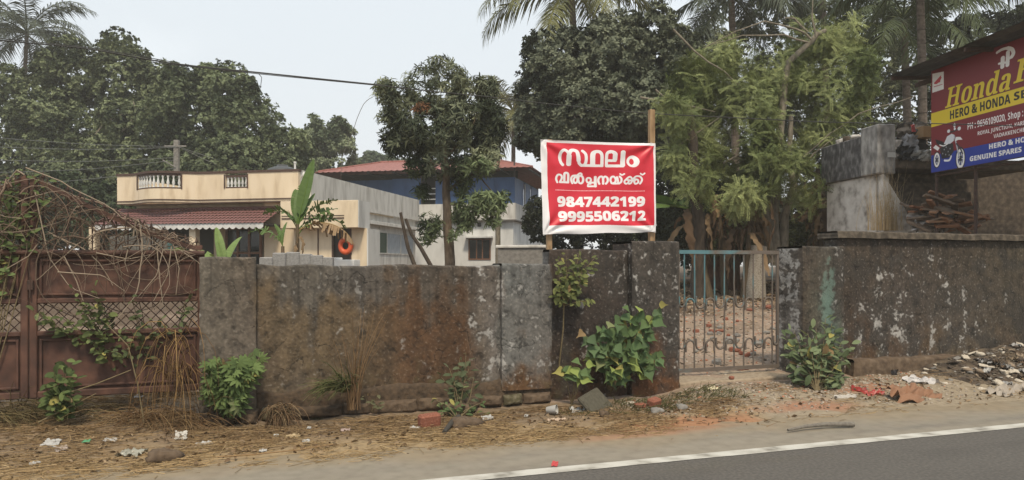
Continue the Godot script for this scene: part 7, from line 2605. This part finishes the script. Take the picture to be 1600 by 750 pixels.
	var sl := solo("slate_slab", g, worn(172, [lin(58, 54, 44), lin(78, 74, 62), lin(92, 88, 76)], 0.4, 0.95, 0.6, 0.04), "dark flat slab leaning in the weeds under the heart-leaved sapling", "slab", on_ground(930, 640) + Vector3(0, 0.07, 0))
	sl.rotation = Vector3(-0.75, 0.3, 0.3)
	for q in [["grey rounded stone at the tarmac edge in the straw, lower left", 253, 720, 0.13, 0.06, 0.08], ["brown flat stone beside the dark stick below the weeds", 725, 667, 0.15, 0.06, 0.1], ["pale small stone in the red soil below the broken brick", 1026, 646, 0.07, 0.04, 0.05], ["pale stone at the edge of the low grass right of the broken brick", 1065, 640, 0.06, 0.04, 0.05], ["small orange stone in front of the dark slab", 943, 651, 0.05, 0.04, 0.04], ["mossy stone below the low weeds at the wall foot", 715, 650, 0.16, 0.1, 0.1], ["round brown root stump at the foot of the end pier", 875, 610, 0.07, 0.09, 0.07]]:
		g = G()
		g.lump(Vector3.ZERO, Vector3(q[3], q[4], q[5]), NZ.lump, 0.3, 14, 8)
		solo("stone", g, M.concrete if q[1] in [1026, 1065] else M.laterite, q[0], "stone", on_ground(q[1], q[2]) + Vector3(0, q[4] * 0.5, 0))
	g = G()
	var a := on_ground(694, 681) + Vector3(0, 0.03, 0)
	var b := on_ground(717, 660) + Vector3(0, 0.05, 0)
	g.tube([a, a.lerp(b, 0.5) + Vector3(0, 0.02, 0), b], 0.02, 0.028, 8)
	solo("charred_stick", g, flat_mat(lin(62, 58, 52), 0.9), "short charred stick beside the red brick", "stick")
	g = G()
	a = on_y(1231, 672, 0.025)
	b = on_y(1334, 663, 0.03)
	g.tube([a, a.lerp(b, 0.3) + Vector3(0, 0.012, -0.03), a.lerp(b, 0.6) + Vector3(0, 0.01, -0.05), b], 0.012, 0.024, 8)
	solo("fallen_stick", g, worn(173, [lin(80, 74, 66), lin(112, 106, 98), lin(128, 122, 112)], 0.3, 0.9, 0.3, 0.03), "long grey stick lying on the shoulder close to the road line", "stick")
	g = G()
	a = on_ground(340, 720) + Vector3(0, 0.03, 0)
	b = on_ground(520, 700) + Vector3(0, 0.03, 0)
	g.tube([a, a.lerp(b, 0.3) + Vector3(0, 0.0, 0.05), a.lerp(b, 0.7) + Vector3(0, 0.0, 0.06), b], 0.006, 0.004, 5)
	solo("fallen_twig", g, flat_mat(lin(140, 112, 78), 0.9), "thin curved twig along the edge of the straw below the long wall", "twig")
	# brown hide-like scrap and a black strip
	p = on_ground(1425, 622)
	var o := solo("brown_scrap", crumple(0.62, 0.3, 431, 0.2), flat_mat(lin(138, 102, 78), 0.85), "orange brown sheet lying at the front of the rubbish by the high wall", "scrap", p + Vector3(0, 0.05, 0))
	o.rotation = Vector3(-1.15, 0.3, -0.12)
	o = solo("black_strip", crumple(0.1, 0.24, 432, 0.3), flat_mat(lin(34, 30, 30), 0.6), "black strip standing against the footing of the high wall", "scrap", on_z(1398, 592, -7.42))
	# ---- rubbish heap along the high wall
	var hp := Vector3(9.3, 0, -7.2)
	t = thing("rubbish_heap", "long heap of broken stones and rubbish along the high right wall", "rubbish heap", hp)
	var hgt := heap_h
	var pts := []
	var cols := PackedColorArray()
	for j in 24:
		for i in 120:
			var x := lerpf(7.5, 13.0, i / 119.0)
			var z := lerpf(-6.5, -7.5, j / 23.0)
			pts.append(Vector3(x, hgt.call(x, z), z))
			cols.append(lin(112, 98, 82, 0.9).lerp(lin(70, 60, 52, 0.9), clampf(0.5 + 1.6 * NZ.lump.get_noise_2d(x * 500, z * 500), 0, 1)))
	g = G(hp)
	g.sheet(pts, 120, PackedVector2Array(), cols)
	part("soil", g, M.earth, t, "stuff")
	var shapes := []
	for k in 5:
		g = G()
		g.lump(Vector3(k * 3.1, 0, 0), Vector3(1, 0.45, 0.7), NZ.lump, 0.7, 7, 4)
		for i in g.v.size(): g.v[i] -= Vector3(k * 3.1, 0, 0)
		shapes.append(g.mesh())
	for k in 3:
		g = G()
		g.box(Vector3.ZERO, Vector3(1.8, 0.3, 1.3), 0.1)
		shapes.append(g.mesh())
	var sm := [M.concrete, worn(174, [lin(150, 138, 122), lin(192, 182, 166), lin(206, 198, 184)], 0.3, 0.95, 0.4, 0.05), worn(175, [lin(98, 84, 70), lin(138, 122, 104), lin(156, 140, 122)], 0.3, 0.95, 0.4, 0.05), flat_mat(lin(78, 68, 60), 0.95)]
	for k in 290:
		var x := rr(7.9, 11.6)
		var z := rr(-7.45, -6.62)
		if rng.randf() > smoothstep(7.6, 8.9, x) + 0.1: continue
		var o2 := part("stone", shapes[rng.randi() % shapes.size()], sm[rng.randi() % 4], t)
		var s := rr(0.015, 0.035) if rng.randf() < 0.7 else rr(0.035, 0.075)
		o2.transform = Transform3D(Basis(Vector3.UP, rr(0, TAU)) * Basis(Vector3.RIGHT, rr(-0.6, 0.6)) * Basis(Vector3.BACK, rr(-0.4, 0.4)) * Basis.from_scale(Vector3.ONE * s), Vector3(x, hgt.call(x, z) + s * 0.3, z) - hp)
	for k in 26:
		var x := rr(8.2, 11.4)
		var z := rr(-7.4, -6.7)
		var o3 := part("scrap", crumple(rr(0.08, 0.22), rr(0.06, 0.14), 440 + k, 0.35), [W, grey, flat_mat(lin(128, 112, 92), 0.9), flat_mat(lin(64, 56, 52), 0.8)][k % 4] if k < 4 else [W, grey, M.laterite, M.laterite_dark][k % 4], t)
		o3.transform = Transform3D(Basis(Vector3.UP, rr(0, TAU)) * Basis(Vector3.RIGHT, -PI / 2 + rr(-0.5, 0.5)), Vector3(x, hgt.call(x, z) + 0.03, z) - hp)


func heap_h(x: float, z: float) -> float:
	var k := smoothstep(7.7, 9.2, x)
	var q := clampf((-6.75 + 0.2 * (1 - k) - z) / 0.75, 0, 1)
	return gh(x, z) - 0.03 + k * (0.07 * smoothstep(0.0, 0.3, q) + 0.12 * q) + 0.03 * NZ.lump.get_noise_2d(x * 400, z * 400) * k
